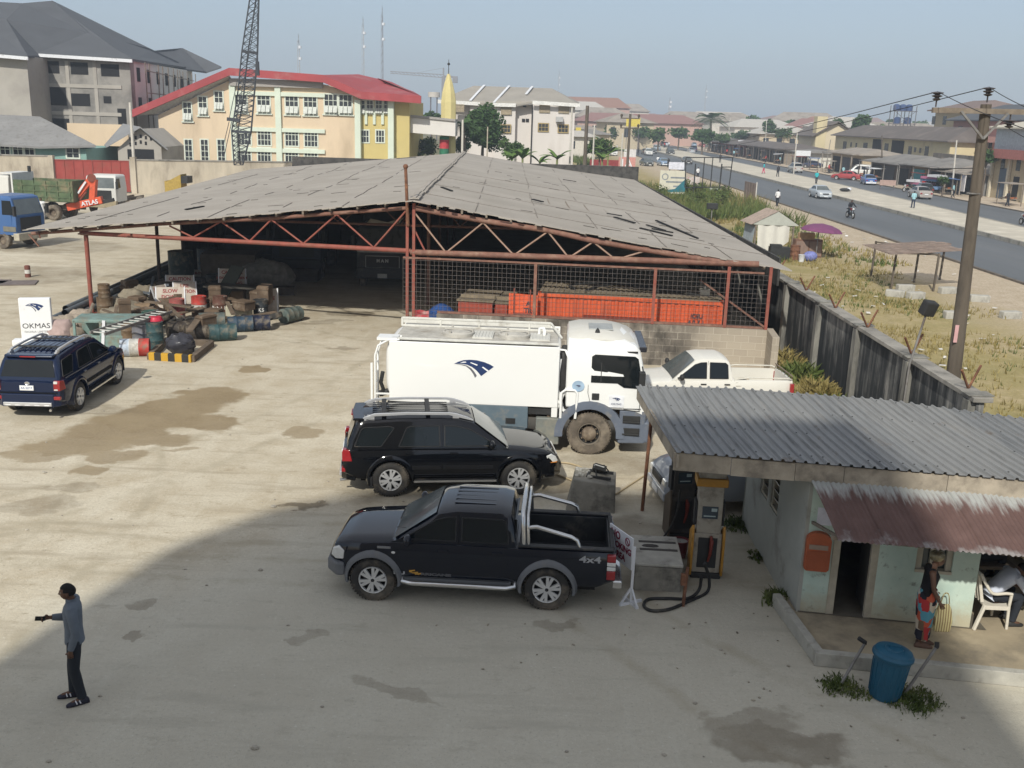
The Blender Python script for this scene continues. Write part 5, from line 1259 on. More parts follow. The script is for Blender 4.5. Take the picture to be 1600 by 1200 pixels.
road_emblem(pnl,Matrix.Translation((.05,-.112,1.30))@Matrix.Rotation(PI/2,4,'X'),.58)
text('OKMAS',.25,mat('sign_black',(.025,.025,.03),.6),pnl,Matrix.Translation((.05,-.112,.66))@Matrix.Rotation(PI/2,4,'X'),'lettering',.003,'CENTER',.0,1.05)
text('NIGERIA LIMITED',.10,mat('sign_grey',(.20,.20,.21),.6),pnl,Matrix.Translation((.05,-.112,.46))@Matrix.Rotation(PI/2,4,'X'),'lettering',.002,'CENTER',0,1.0)
t=thing('bollard','short brown and white iron bollard on the sand near the blue truck','bollard',at(44,433))
b=B();b.lathe([(.13,-.02),(.13,.18)],n=14,m=0);b.lathe([(.13,.181),(.13,.36)],n=14,m=1);b.lathe([(.13,.361),(.13,.53),(.10,.56)],n=14,m=0);b.build('pipe',[mat('bollard_brown',(.16,.06,.045),.7),mat('bollard_white',(.6,.58,.54),.7)],t,smooth=40)
for lab, x, y, w, d, r in(('flat steel plate lying on the sand near the bollard',22,443,1.9,1.2,.3),('second thin steel plate beside it at the picture edge',-14,441,1.4,1.1,.1)):
 o=B();o.box((0,0,.03),(w,d,.04));q=o.build('steel_plate',mat('plate_steel',(.16,.13,.12),.7,var=.25),None);q.location=at(x,y);q.rotation_euler.z=r;tag(q,lab,'plate')
def drum_prof(r,h):return[(.01,0),(r*.94,0),(r*1.02,.005),(r,.02),(r,h*.32),(r*1.035,h*.34),(r,h*.36),(r,h*.64),(r*1.035,h*.66),(r,h*.68),(r,h-.02),(r*1.02,h-.005),(r*.94,h),(r*.93,h-.02),(.01,h-.02)]
def drum(label,px,py,cols,lying=None,r=.29,h=.88,tx=None,txc=None,off=0.0,open_top=False,z0=0.0,tilt=0.0):
 p=at(px,py,z0)
 t=thing('oil_drum',label,'drum',p)
 if lying is not None:
  t.location.z+=r;M=Matrix.Rotation(rad(lying),4,'Z')@Matrix.Rotation(PI/2,4,'Y')@Matrix.Translation((0,0,-h/2))
 else:M=Matrix.Rotation(rad(tilt),4,'Y')
 mats=[mat('drum_'+c[0],c[1],.6,var=.25,scale=5,spec=.3,dirt=(.20,.165,.12),damt=.48,dscale=3.5)for c in cols]
 pr=drum_prof(r,h);b=B()
 if len(cols)==1:b.lathe(pr,n=26,M=M,cap=False)
 else:
  b.lathe(pr[:5],n=26,M=M,cap=False,m=0);b.lathe(pr[4:8],n=26,M=M,cap=False,m=1);b.lathe(pr[7:],n=26,M=M,cap=False,m=2%len(cols))
 body=b.build('drum_body',mats,t,smooth=40)
 b=B();b.lathe([(.03,h-.02),(.03,h+.003),(.01,h+.003)],o=M@Vector((r*.6,0,0)),n=10,M=M,cap=False)if not open_top else b.lathe([(r*.9,h-.016),(.01,h-.016)],n=20,M=M,cap=False)
 b.build('bung' if not open_top else 'inside',hubm if open_top else iron,body)
 if tx:
  if lying is None:
   for i, ch in enumerate(tx):
    a=rad(-90)+off+(i-(len(tx)-1)/2)*.125/r
    Mt=M@Matrix.Translation((math.cos(a)*(r*1.012),math.sin(a)*(r*1.012),h*.5))@Matrix.Rotation(a+PI/2,4,'Z')@Matrix.Rotation(PI/2,4,'X')
    text(ch,.2,txc,body,Mt,'lettering',.002,'CENTER',.005)
  else:
   sgn=off
   Mt=M@Matrix.Translation((0,0,h*(1 if sgn>0 else 0)+(.004 if sgn>0 else-.004)))@Matrix.Rotation(rad(90),4,'Z')@(Matrix.Rotation(PI,4,'X')if sgn<0 else Matrix.Identity(4))
   text(tx,.3,txc,body,Mt,'lettering',.002,'CENTER',.008)
 return t
RED, WHT, PINK=('red',(.42,.05,.04)), ('white',(.52,.50,.46)), ('faded_red',(.36,.10,.09))
TEAL, NAVYB, BLU, DK=('teal',(.035,.075,.08)), ('navy',(.015,.02,.042)), ('blue',(.03,.055,.085)), ('dark',(.03,.035,.04))
BRN, RST, GRN, GRY=('brown',(.12,.055,.04)), ('rust',(.13,.085,.05)), ('green',(.03,.085,.07)), ('grey',(.15,.15,.17))
wtx=mat('white_lettering',(.66,.65,.62),.6);dtx=mat('dark_lettering',(.06,.06,.07),.6)
drum('white blue and red drum lying at the front of the heap beside the suv',212,556,[('pale_blue',(.42,.48,.56)),WHT,RED],lying=14,tx=None,h=.92)
drum('red white and red upright drum in the middle of the scrap heap',312,497,[RED,WHT,RED],tx='S&',txc=dtx,off=.5)
drum('faded red drum with white base left of the taller red and white one',278,502,[WHT,PINK,PINK])
drum('dark brown drum with white lettering right of the red and white one',345,497,[BRN],tx='Mobil',txc=wtx,off=.0)
drum('teal open drum standing behind the lying white drum',243,545,[TEAL],open_top=True,h=.95)
drum('grey dented open drum beside the teal upright drum',222,545,[GRY],open_top=True,h=.86)
drum('rusty upright drum left of the dented grey one',203,541,[RST],open_top=True,h=.9)
drum('dark green drum under the end of the ladder',236,523,[GRN],h=.88)
drum('brown tall drum beside the left red post of the shed',166,500,[RST],h=.9,r=.3)
drum('narrow brown drum stacked on the tall brown one',166,500,[RST],h=.5,r=.22,z0=0.0).location.z=.9
drum('teal ribbed drum lying at the right end of the scrap heap',348,532,[TEAL],lying=24,h=.95,r=.3)
drum('blue drum lying behind the teal ribbed one',376,518,[BLU],lying=20,h=.9)
drum('navy drum lying with white figures on its end',402,516,[NAVYB],lying=18,h=.95,tx='13',txc=wtx,off=-1)
drum('grey green drum lying alone right of the heap',455,503,[('grey_green',(.10,.125,.115))],lying=62,h=.9)
drum('black drum standing tilted behind the navy lying drum',408,497,[DK],h=.75,tx='KS',txc=wtx,off=.3)
drum('dark brown drum lying under the ladder',285,529,[('soot',(.045,.035,.028))],lying=30,h=1.0,r=.32)
drum('sooty brown drum lying between the ladder and the teal drum',313,533,[('soot2',(.06,.048,.038))],lying=28,h=1.0,r=.31)
drum('pale teal drum lying behind the sooty drums',332,512,[('pale_teal',(.085,.105,.10))],lying=16,h=.95)
drum('tall dark green skip drum at the back of the heap',285,452,[('dgreen',(.025,.04,.04))],r=.55,h=1.75,open_top=True)
drum('dark blue tall drum deep in the shed behind the heap',327,440,[('dblue',(.02,.035,.05))],r=.5,h=1.6)
for k, (x,y)in enumerate(((268,462),(290,466),(312,462),(335,456))):
 drum(['flat dark drum behind the folding signs, leftmost of its row','flat dark drum second in the row behind the signs','flat dark drum third in the row behind the signs','flat dark drum at the right end of the row behind the signs'][k],x,y,[DK],h=.8,r=.33,open_top=True)
drum('pinkish dark drum lying on top of crates deep in the shed',352,437,[('dpink',(.14,.05,.06))],lying=30,h=1.2,r=.4)
signw=mat('sign_board_dusty',(.50,.44,.38),.8,var=.12,dirt=(.33,.27,.2),damt=.4);signr=mat('sign_text_red',(.27,.05,.05),.7)
def folding_sign(label,px,py,yaw,lines,w=.95,h=.85,lean=18,z0=0.0):
 t=thing('folding_sign',label,'sign',at(px,py,z0),rad(yaw))
 for k, sg in enumerate((-1,1)):
  M=Matrix.Translation((0,0,h))@Matrix.Rotation(rad(sg*lean),4,'X')
  b=B();b.bx(-w/2,w/2,-.012,.012,-h*.98,0)
  b.v=[tuple(M@Vector(v))for v in b.v];pn=b.build('panel',signw,t)
  for x in(-w/2,w/2-.05):b=B();b.bx(x,x+.05,-.02,.02,-h*1.04,.02);b.v=[tuple(M@Vector(v))for v in b.v];b.build('leg',whitep,t)
  if sg<0:
   for i, ln in enumerate(lines):
    text(ln,.2 if len(ln)<9 else .15,signr,pn,M@Matrix.Translation((0,-.016,-.16-i*.235))@Matrix.Rotation(PI/2,4,'X'),'lettering',.002,'CENTER',.006)
 return t
folding_sign('dusty folding sign reading slow down in front of the others',268,487,14,['SLOW','DOWN','MEN AT WORK'],1.15,1.0)
folding_sign('dusty folding sign behind and right of the slow down board',290,478,20,['USE','CAUTION'],.95,1.0)
folding_sign('upright folding sign about heavy equipment on the dark table',364,452,4,['CAUTION','HEAVY EQUIPMENT','TURNING'],1.2,.9,10,.35)
folding_sign('dim folding sign with red letters at the back of the heap',322,449,-4,['SLOW DOWN'],1.2,.8,12)
folding_sign('folding sign tilted at the right of the heap near the black drum',421,487,8,['USE','CARE'],.75,.95,16)
folding_sign('folding sign turned edge on left of the slow down board',249,480,62,['SLOW'],.8,.9,20)
folding_sign('small folding sign half hidden between the slow down board and the drums',283,468,10,['CAUTION'],1.2,1.05,12)
def ladder(label,p,q,w,m):
 t=thing('ladder',label,'ladder',p);d=q-p;n=Vector((-d.y,d.x,0)).normalized()*w/2
 for sg in(-1,1):b=B();b.bar(n*sg,d+n*sg,.05,.09);b.build('rail',iron,t)
 for k in range(12):f=(k+.5)/12;b=B();b.bar(d*f-n,d*f+n,.045,.03);b.build('rung',mat('rung_pale',(.5,.5,.47),.5),t)
 return t
ladder('aluminium ladder lying slanted across the drums',at(152,521,.95),at(258,486,1.05),.55,iron)
t=thing('table_top','long dark table board propped on drums in the heap','board',at(360,480,0))
b=B();b.box((0,.2,.86),(2.1,.9,.07),rad(6),0,rad(2));b.build('board',mat('dark_board',(.055,.05,.042),.7,var=.25),t)
for x in(-.8,.8):b=B();b.bar((x,.3,0),(x,.3,.83),.09,.09);b.build('leg',wood,t)
t=thing('timber_plank','brown plank leaning against the drums near the stones','plank',at(124,528));b=B();b.bar((0,0,0),(.45,.35,1.2),.22,.05);b.build('plank',wood,t)
t=thing('steel_plate','dark green ramp plate leaning behind the table board','plate',at(335,478,0));b=B();b.bar((0,.5,0.1),(.7,1.3,1.5),.95,.05);b.build('plate',mat('ramp_green',(.06,.065,.05),.7,var=.2),t)
t=thing('cream_tank','cream plastic tank with a spout between the table and the navy drum','tank',at(374,498));
b=B();b.bx(-.5,.5,-.28,.28,0,.55);b.build('tank_body',mat('cream_plastic',(.46,.43,.33),.6,var=.12,dirt=(.25,.2,.14),damt=.4),t,bevel=.05,rz=.2)
b=B();b.cyl((.05,0,.5),(.05,0,.72),.06,.06,10);b.build('spout',mat('spout_pale',(.5,.48,.42),.6),t)
t=thing('cab_shell','pale green scrapped cab shell with window openings under the ladder','cab shell',at(160,545)+Vector((0,.7,0)),rad(8))
pg=mat('pale_green_paint',(.17,.25,.23),.6,var=.2,dirt=(.2,.15,.1),damt=.45)
b=B()
for x in(-1.0,-.15,1.05):b.bar((x,-.5,0),(x,-.5,.95),.09,.08)
b.bx(-1.05,1.1,-.54,-.46,0,.42);b.bx(-1.05,1.1,-.54,-.46,.86,.97);b.bx(-1.05,1.1,-.46,.6,.90,.97);b.bx(1.02,1.1,-.46,.6,0,.5);b.bx(-1.05,1.1,.5,.6,0,.95);b.build('shell',pg,t,bevel=.02)
b=B();b.bx(-.1,1.0,-.505,-.495,.42,.86);b.build('window',mat('cab_glass_dusty',(.14,.17,.16),.3,spec=.6),t)
b=B();b.bar((-.12,-.56,.0),(-.02,-.56,.95),.1,.03);b.build('white_trim',whitep,t)
t=thing('plastic_basin','red plastic basin upside down on the green drum','basin',at(243,502,.9));b=B();b.lathe([(.26,0),(.26,.03),(.2,.16),(.01,.17)],n=18,cap=False);b.build('basin',mat('basin_red',(.5,.03,.06),.4),t,smooth=40)
for k in range(7):
 x, y=((250,500),(262,505),(298,508),(326,500),(388,505),(430,498),(182,515))[k];r=rng.uniform(.3,.42);t=thing('tyre_casing','worn black tyre lying among the drums of the scrap heap','tyre',at(x,y,rng.choice((0,.15,.3))),rng.uniform(0,6),'old tyres in the scrap heap')
 b=B();b.lathe([(r*.6,0),(r*.95,0),(r,.06),(r,.14),(r*.95,.2),(r*.6,.2),(r*.62,.1),(r*.6,0)],n=22,M=Matrix.Rotation(rng.uniform(-.6,.6),4,'X'),cap=False);b.build('tread',rubber_dusty if k%3==0 else rubber,t,smooth=40)
for k in range(12):
 x, y=rng.uniform(175,425), rng.uniform(470,515);a=at(x,y,rng.uniform(.1,.7));t=thing('timber_plank','loose dirty plank lying across the scrap heap','plank',a,rng.uniform(0,3.1),'loose planks on the scrap heap');b=B();L=rng.uniform(.5,1.2);b.bar((-L,0,rng.uniform(-.15,.15)),(L,0,rng.uniform(-.1,.35)),rng.uniform(.1,.24),.05);b.build('plank',mat('scrap_wood',(.14,.105,.075),.9,var=.4,scale=2),t)
for k in range(26):
 x, y=rng.uniform(195,440), rng.uniform(458,512);a=at(x,y,rng.choice((0,0,.45)));w, d, h=rng.uniform(.35,.8), rng.uniform(.3,.6), rng.uniform(.3,.75);t=thing('scrap_box','dirty brown box standing in the scrap heap','box',a,rng.uniform(0,3),'brown boxes in the scrap heap');b=B();b.bx(-w/2,w/2,-d/2,d/2,0,h);b.bx(-w/2-.02,w/2+.02,-d/2-.02,d/2+.02,h*.8,h*.93);b.build('box',mat('scrap_box_brown',(.13,.09,.06),.9,var=.5,scale=1.1,dirt=(.25,.2,.15),damt=.4),t,bevel=.015)
t=thing('barrier_frame','rectangular timber frame with yellow and black striped front on the ground','barrier',at(265,563))
A=[at(234,562),at(300,566),at(331,541),at(262,536)];A=[q-t.location for q in A]
by=Mat('hazard_stripes');xx=by.xyz()[0]
fr=by.math('FRACT',by.math('MULTIPLY',xx,2.15));gt_=by.math('GREATER_THAN',fr,.5)
hz_m=by.done(by.mix(gt_,(.035,.033,.03),(.50,.29,.03)),.7)
b=B();b.bar(A[0]+Vector((0,0,.12)),A[1]+Vector((0,0,.12)),.16,.26);b.build('striped_beam',hz_m,t,bevel=.015)
b=B()
for i, j in((1,2),(2,3),(3,0)):b.bar(A[i]+Vector((0,0,.10)),A[j]+Vector((0,0,.10)),.18,.22)
b.build('beam',mat('old_beam',(.13,.10,.075),.9,var=.3),t,bevel=.015)
t=thing('rubbish_bag','crumpled black plastic bag inside the striped frame','bag',at(280,556)+Vector((0,.2,0)))
b=B();nU, nV=26, 16
def bagf(u,v):
 a=2*PI*u;th=PI*v;d=Vector((math.cos(a)*math.sin(th),math.sin(a)*math.sin(th),-math.cos(th)))
 k=1+.16*noise.noise(d*3.1)+.09*noise.noise(d*8)
 return Vector((d.x*.48*k,d.y*.42*k,.36+d.z*.37*k))
b.grid(bagf,nU,nV);b.build('bag',mat('black_polythene',(.035,.034,.042),.3,var=.3,spec=.5,bump=.02,bscale=9),t,smooth=35)
stone=mat('dusty_stone',(.30,.25,.20),.95,var=.25,bump=.02,bscale=6);sackm=mat('cement_sack',(.21,.18,.135),.9,var=.2,bump=.01)
def lump(name,label,cat,p,r,m,seed,parts=1,flat=1.0):
 t=thing(name,label,cat,p);b=B();off=Vector((seed*3.7,seed,0))
 b.grid(lambda u,v:(lambda d:Vector((d.x*r[0],d.y*r[1],r[2]*.9+d.z*r[2]))*(1+.22*noise.noise(d*1.6+off)+.08*noise.noise(d*5+off)))(Vector((math.cos(2*PI*u)*math.sin(PI*v),math.sin(2*PI*u)*math.sin(PI*v),-math.cos(PI*v)))),18,11)
 b.build('stone' if cat=='stone' else 'heap',m,t,smooth=50);return t
for k, (x,y,r,lab)in enumerate(((96,535,.45,'large pinkish boulder right of the white company sign'),(104,521,.36,'round pale stone behind the pinkish boulder'),(118,519,.38,'flat grey stone beside the leaning plank'),(130,513,.40,'broad brown stone under the shed post'),(88,522,.35,'dark stone touching the sign base'),(113,535,.30,'small brown stone in front of the boulders'))):
 lump('boulder',lab,'stone',at(x,y),(r*1.25,r,r*.95),mat('pink_stone',(.36,.27,.25),.95,var=.2)if k==0 else stone,k)
for k, (x,y,lab,r)in enumerate(((190,497,'heap of dusty sacks right of the brown drum',(.8,.5,.42)),(210,484,'pale lumpy heap of sacks behind the ladder',(.6,.45,.45)),(225,476,'pile of pale broken plaster by the pipes',(.5,.4,.45)),(228,498,'long rolled brown sacking across the heap',(.8,.35,.32)),(200,508,'low brown heap of rags under the ladder',(.9,.5,.4)))):
 lump('scrap_heap',lab,'heap',at(x,y),r,sackm if k!=3 else mat('brown_sacking',(.20,.14,.09),.95,var=.3),k+9)
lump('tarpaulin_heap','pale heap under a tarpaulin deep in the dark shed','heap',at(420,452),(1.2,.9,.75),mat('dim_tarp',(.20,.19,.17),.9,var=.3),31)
for k, (x,y,w,d,h,r)in enumerate(((355,452,2.4,1.6,1.6,.1),(262,470,1.0,.8,.8,.2),(410,446,1.4,1.0,.7,.3),(470,440,1.6,1.2,.6,.0),(440,462,1.0,.6,.35,.2))):
 t=thing('crate',['large dim crate stack at the back of the heap','dark crate behind the edge-on folding sign','dark crate right of the heavy equipment sign','low dark crate on the shed floor near the truck','small flat crate beside the lone grey green drum'][k],'crate',at(x,y)+Vector((0,d/2,0)),r)
 b=B();b.bx(-w/2,w/2,-d/2,d/2,0,h)
 for i in range(4):z=h*(i+.5)/4;b.bx(-w/2-.02,w/2+.02,-d/2-.025,-d/2-.002,z-h/10,z+h/10)
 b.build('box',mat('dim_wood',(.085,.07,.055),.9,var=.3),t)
pipem=mat('grey_steel_pipe',(.13,.15,.17),.6,metal=.2,var=.25,dirt=(.2,.16,.12),damt=.4)
P0, P1=at(62,513), at(286,409)
dv=(P1-P0).normalized();nn=Vector((-dv.y,dv.x,0))
for k, (o,z,a,e)in enumerate(((0,.13,0,0),(.3,.13,1.2,.6),(.6,.13,.5,-1.5),(.15,.36,2.0,-2),(.45,.36,1.2,0))):
 t=thing('steel_pipe','long grey steel pipe in the pile along the left edge of the shed','pipe',P0+dv*a-nn*o+Vector((0,0,z)),0,'steel pipes stacked beside the shed')
 L=(P1-P0).length-a+e;d=dv*L;b=B();b.tube([(0,0,0),tuple(d)],.125,14,cap=False);b.tube([(0,0,0),tuple(d)],.105,14,1,cap=False)
 b.build('pipe',[pipem,dark],t,smooth=50,fix=False)
for k, (x0,y0,x1,y1,lab)in enumerate(((230,478,240,432,'blue grey steel bar leaning on the second shed post'),(236,462,262,445,'thin bar propped over the pipes'),(205,455,232,458,'short bar lying across the pipes'))):
 a=at(x0,y0);c=at(x1,y1,.9);t=thing('steel_bar',lab,'bar',a);b=B();b.bar((0,0,.02),tuple(c-a),.09,.09);b.build('bar',pipem,t)
def corrug_box(b,x0,x1,y0,y1,z0,z1,n,m=0,top=1):
 """corrugated front face (y0), plain other faces"""
 pts=[];
 for i in range(n):
  w=(x1-x0)/n;a=x0+i*w
  pts+=[(a,y0),(a+w*.35,y0),(a+w*.5,y0+.035),(a+w*.85,y0+.035)]
 pts+=[(x1,y0),(x1,y1),(x0,y1)]
 b.prism(pts,z0,z1,lambda x,y,z:(x,y,z),m)
orange=mat('container_orange',(.62,.115,.045),.6,var=.12,scale=2,dirt=(.36,.09,.05),damt=.4,dscale=1.4,streak=.3)
topd=mat('dusty_container_top',(.21,.17,.12),.95,var=.3,scale=2,dirt=(.12,.10,.07),damt=.4)
c0, c1=atY(843,461,35.0), atY(1128,470,34.2)
dvc=Vector((c1.x-c0.x,c1.y-c0.y,0));Lc=dvc.length;zc=(c0.z+c1.z)/2
t=thing('shipping_container','long orange shipping container behind the mesh fence of the shed','container',(c0.x,c0.y,0),math.atan2(dvc.y,dvc.x))
b=B();corrug_box(b,0,Lc,0,2.3,.1,zc-.0,26);b.build('box',orange,t)
b=B();b.bx(-.02,Lc+.02,-.03,2.33,zc+.003,zc+.06);
for k in range(34):b.bx(Lc*k/34,Lc*(k+.5)/34,.12,2.2,zc+.061,zc+.085)
b.build('roof',topd,t)
b=B();
for x in(.0,Lc):b.bx(x-.06,x+.06,-.04,.06,.05,zc+.07)
b.bx(0,Lc,-.045,.03,zc-.1,zc+.02);b.build('frame',orange,t)
b=B();b.bx(Lc*.25,Lc*.63,-.05,.0,zc-1.05,zc-.68);b.build('patch',mat('maroon_patch',(.20,.045,.03),.7),t)
for k, (ln,sz)in enumerate((('ICSU',.2),('4 0 7 1',.2),('22 G1',.2))):text(ln,sz,dtx,t,Matrix.Translation((Lc*.87,-.05,zc-.52-k*.22))@Matrix.Rotation(PI/2,4,'X'),'lettering',.002,'CENTER',.006)
t2=thing('rope','dark thick cable lying across the roof of the orange container','cable',(c0.x,c0.y,zc+.1),math.atan2(dvc.y,dvc.x))
b=B();b.tube(smooth_path([(1.2,.5,.05),(1.0,1.0,.08),(1.8,1.5,.12),(2.8,1.6,.15),(3.6,1.2,.1),(4.6,.9,.08),(5.6,.4,.05)]),.045,6);b.tube(smooth_path([(1.6,.2,.04),(2.2,1.2,.1),(3.2,1.7,.12),(4.2,.9,.1),(3.9,.3,.06)]),.04,6);b.build('cable',blackhose,t2,smooth=60)
t2=thing('plastic_jug','small cream jug standing on the right end of the container roof','jug',Vector((c0.x,c0.y,zc+.09))+dvc*.93+Vector((0,.9,0)));b=B();b.bx(-.17,.17,-.12,.12,0,.22);b.cyl((0,0,.22),(0,0,.3),.05,.05,8);b.build('jug',mat('jug_cream',(.6,.57,.48),.6),t2,bevel=.04)
p=atY(796,458,34.9);q=atY(841,462,34.6);d=q-p;d.z=0
t=thing('container_door','bright orange container door panel standing left of the long container','door',(p.x,p.y,0),math.atan2(d.y,d.x))
b=B();b.bx(0,d.length,-.05,.05,.1,p.z);b.build('panel',mat('bright_orange',(.70,.12,.05),.55,var=.08),t)
b=B();
for x in(.2,d.length*.75):b.cyl((x,-.08,.2),(x,-.08,p.z+.2),.025,.025,6)
b.bx(.2,d.length*.8,-.09,-.07,p.z-.72,p.z-.66);b.build('locking_bar',redst,t)
for k, ln in enumerate(('A','TR')):text(ln,.24,dtx,t,Matrix.Translation((d.length*.68,-.056,p.z-.32-k*.25))@Matrix.Rotation(PI/2,4,'X'),'lettering',.002,'CENTER',.008)
for k, (xa,xb,yt,lab)in enumerate(((716,770,470,'dull red crate with a dusty wooden top left of the orange door'),(773,793,474,'narrow red crate between the dull red crate and the orange door'))):
 p=atY(xa,yt,35.6);q=atY(xb,yt+2,35.5);w=q.x-p.x
 t=thing('machine_crate',lab,'crate',(p.x,p.y,0),rad(-8));b=B();b.bx(0,w,0,2.2,.05,p.z);b.build('box',mat('dull_red_paint',(.34,.07,.045),.6,var=.12),t)
 b=B();b.bx(-.05,w+.05,-.05,2.3,p.z+.003,p.z+.06);b.bx(0,w,.5,.6,p.z+.06,p.z+.16);b.build('top',topd,t)
p=at(688,492);t=thing('water_pump','blue machine on a grey stand behind the mesh fence','machine',atY(690,480,35.4)*1.0);t.location.z=0
b=B();b.lathe([(.4,.5),(.46,.6),(.46,1.2),(.3,1.35),(.1,1.45)],n=18);b.cyl((0,0,.8),(.8,.1,.8),.22,.22,12);b.build('motor',mat('machine_blue',(.025,.07,.22),.5,var=.2),t,smooth=40)
b=B();b.bx(-.5,.7,-.4,.4,.0,.5);b.build('stand',mat('stand_grey',(.2,.2,.2),.7,var=.2),t,bevel=.02)
p=at(664,512);t=thing('scrap_sheet','crumpled red and white sheet metal behind the tanker left of the block wall','scrap',p);b=B();b.grid(lambda u,v:Vector((lerp(-.5,.5,u),lerp(-.5,.6,v),.28+.3*v+.16*noise.noise(Vector((u*3,v*3,1))))),8,8);b.build('sheet',mat('red_white_sheet',(.42,.06,.07),.6,var=.3,scale=2,dirt=(.5,.45,.42),damt=.5,dscale=1.5),t,fix=False)
# ================================================================ TRUCKS in the yard
def cab_over(t,pm,W=2.3,x0=-.9,x1=1.0,z0=.75,z1=2.75,glass=glass_mid,bumperm=None,grille=True):
 """forward-control truck cab: x forward, front at x1"""
 h=W/2;zb=z0+(z1-z0)*.5
 def ring(x,k,zt):return[Vector((x,sy*h*kk,z))for sy,kk,z in((-1,.98*k,z0),(-1,1*k,zb),(-1,.93*k,zt-.12),(-1,.85*k,zt),(1,.85*k,zt),(1,.93*k,zt-.12),(1,1*k,zb),(1,.98*k,z0))]
 b=B();b.loft([ring(x0,.99,z1-.06),ring(x0+.06,1,z1),ring(x1-.5,1,z1),ring(x1-.28,1,z1-.1)])
 b.prism([(x1-.5,z0),(x1-.02,z0),(x1,zb),(x1-.28,z1-.1),(x1-.5,z1-.05)],-h*.985,h*.985,lambda x,z,y:(x,y*(1-max(0,z-zb)*.06),z));b.build('cab',pm,t,bevel=.03)
 b=B();b.grid(lambda u,v:Vector((lerp(x1+.008,x1-.235,u),lerp(-1,1,v)*h*lerp(.90,.82,u),lerp(zb+.05,z1-.2,u))),3,4);b.build('windscreen',glass,t,fix=False)
 for sd in(-1,1):
  b=B();b.prism([(x1-.85,zb+.05),(x1-.12,zb+.05),(x1-.3,z1-.25),(x1-.85,z1-.25)],0,.02,lambda x,z,y:(x,sd*(h*(1-max(0,z-zb)*.07/(z1-zb))+y),z));b.build('side_window',glass_dark,t)
  b=B();b.bx(x1+.02,x1+.14,sd*(h+.05),sd*(h+.22),zb,zb+.55);b.bar((x1-.1,sd*h*.97,zb+.5),(x1+.08,sd*(h+.12),zb+.5),.03);b.build('mirror',hubm,t)
  b=B();b.bx(x1+.0,x1+.10,sd*h*.62,sd*h*.9,.62,.82);b.build('headlight',lampclr,t,bevel=.02)
 b=B();b.bx(x1-.25,x1+.12,-h,h,.5,z0+.12);b.build('bumper',bumperm or hubm,t,bevel=.04)
 if grille:b=B();b.bx(x1-.01,x1+.03,-h*.7,h*.7,z0+.2,zb-.12);b.build('grille',hubm,t)
def truck_frame(t,xa,xb,wheels,R=.5,W=2.3,dual=True,rim=steelfr):
 b=B()
 for y in(-.4,.4):b.bx(xa,xb,y-.05,y+.05,.7,.95)
 for x in wheels:b.cyl((x,-W/2+.2,R),(x,W/2-.2,R),.1,.1,10)
 b.build('chassis',steelfr,t)
 for i, x in enumerate(wheels):
  for sd in(-1,1):make_wheel(t,x,sd*(W/2-(.24 if i else .17)),R,.48 if i else .3,sd,0,rubber_dusty,rim,.55,lod=1)
p=at(36,389)
t=thing('blue_truck','blue forward-control lorry cut by the left picture edge','truck',p+Vector((-.75,.9,0)),rad(-14))
bluep=paint('truck_blue',(.025,.10,.28),.4,.3,.18,(.3,.3,.3))
cab_over(t,bluep,2.35,-1.0,1.05,.8,2.95,glass_mid,mat('bumper_cream',(.42,.38,.3),.7,var=.2),True)
truck_frame(t,-6,.6,(-.0,-4.2),.5,2.35)
b=B();b.bx(-6.2,-1.3,-1.15,1.15,1.05,1.3);b.bx(-6.2,-6.1,-1.15,1.15,1.3,1.9);b.bx(-1.4,-1.3,-1.15,1.15,1.3,2.4);b.build('load_bed',mat('rusty_bed',(.2,.13,.1),.8,var=.3),t)
b=B();b.bx(-.7,-.1,-1.19,-1.175,1.55,1.75);b.build('door_stripe',mat('stripe_white',(.6,.6,.6),.6),t)
b=B();b.bx(.2,1.02,-1.2,-1.18,1.0,1.28);b.build('grey_trim',mat('grey_trim',(.17,.16,.13),.7),t)
p=at(67,347);t=thing('dump_truck','white dump truck with a worn green tipper body behind the blue lorry','truck',at(66,346)+Vector((0,2.0,0)),rad(172))
cab_over(t,paint('dump_white',(.6,.6,.57),.5,.2,.25),2.4,2.6,4.4,.9,3.0)
truck_frame(t,-2.2,4.2,(3.4,-.6,.75),.55,2.4)
gr=mat('tipper_green',(.085,.12,.065),.8,var=.3,scale=1.5,dirt=(.24,.19,.12),damt=.5,dscale=1.2)
b=B();b.bx(-2.2,2.2,-1.2,-1.12,1.35,2.75);b.bx(-2.2,2.2,1.12,1.2,1.35,2.75);b.bx(-2.2,2.2,-1.12,1.12,1.3,1.42);b.bx(-2.28,-2.2,-1.2,1.2,1.35,2.8)
for z in(1.6,2.0,2.4):b.bx(-2.2,2.2,1.2,1.25,z,z+.1)
for x in(-2.1,-1.2,-.3,.6,1.5):b.bx(x,x+.1,1.2,1.26,1.35,2.75)
b.build('tipper_body',gr,t);b=B();b.bx(2.2,2.32,-1.25,1.25,1.35,3.2);b.bx(2.3,3.3,-1.1,1.1,3.1,3.2);b.build('headboard',mat('headboard_white',(.6,.6,.58),.6,var=.1),t)
b=B();b.cyl((2.2,-.8,3.2),(2.2,-.8,3.6),.12,.12,8);b.build('exhaust_stack',hubm,t)
p=at(146,338);t=thing('crane_lorry','white lorry facing the camera with a folded orange loading crane before it','truck',at(150,337)+Vector((0,2.2,0)),rad(-92))
cab_over(t,paint('crane_white',(.62,.62,.6),.5,.2,.2),2.4,-1.0,1.0,.9,2.9,glass_mid,mat('bumper_tan',(.36,.30,.2),.7))
truck_frame(t,-6,.8,(.1,-4),.5,2.4)
oc=mat('crane_orange',(.60,.10,.045),.5,var=.1,dirt=(.3,.1,.06),damt=.3)
t=thing('loader_crane','orange folding loader crane standing in front of the white lorry','crane',at(140,345))
w=lambda x, y, Y:atY(x,y,Y)-t.location
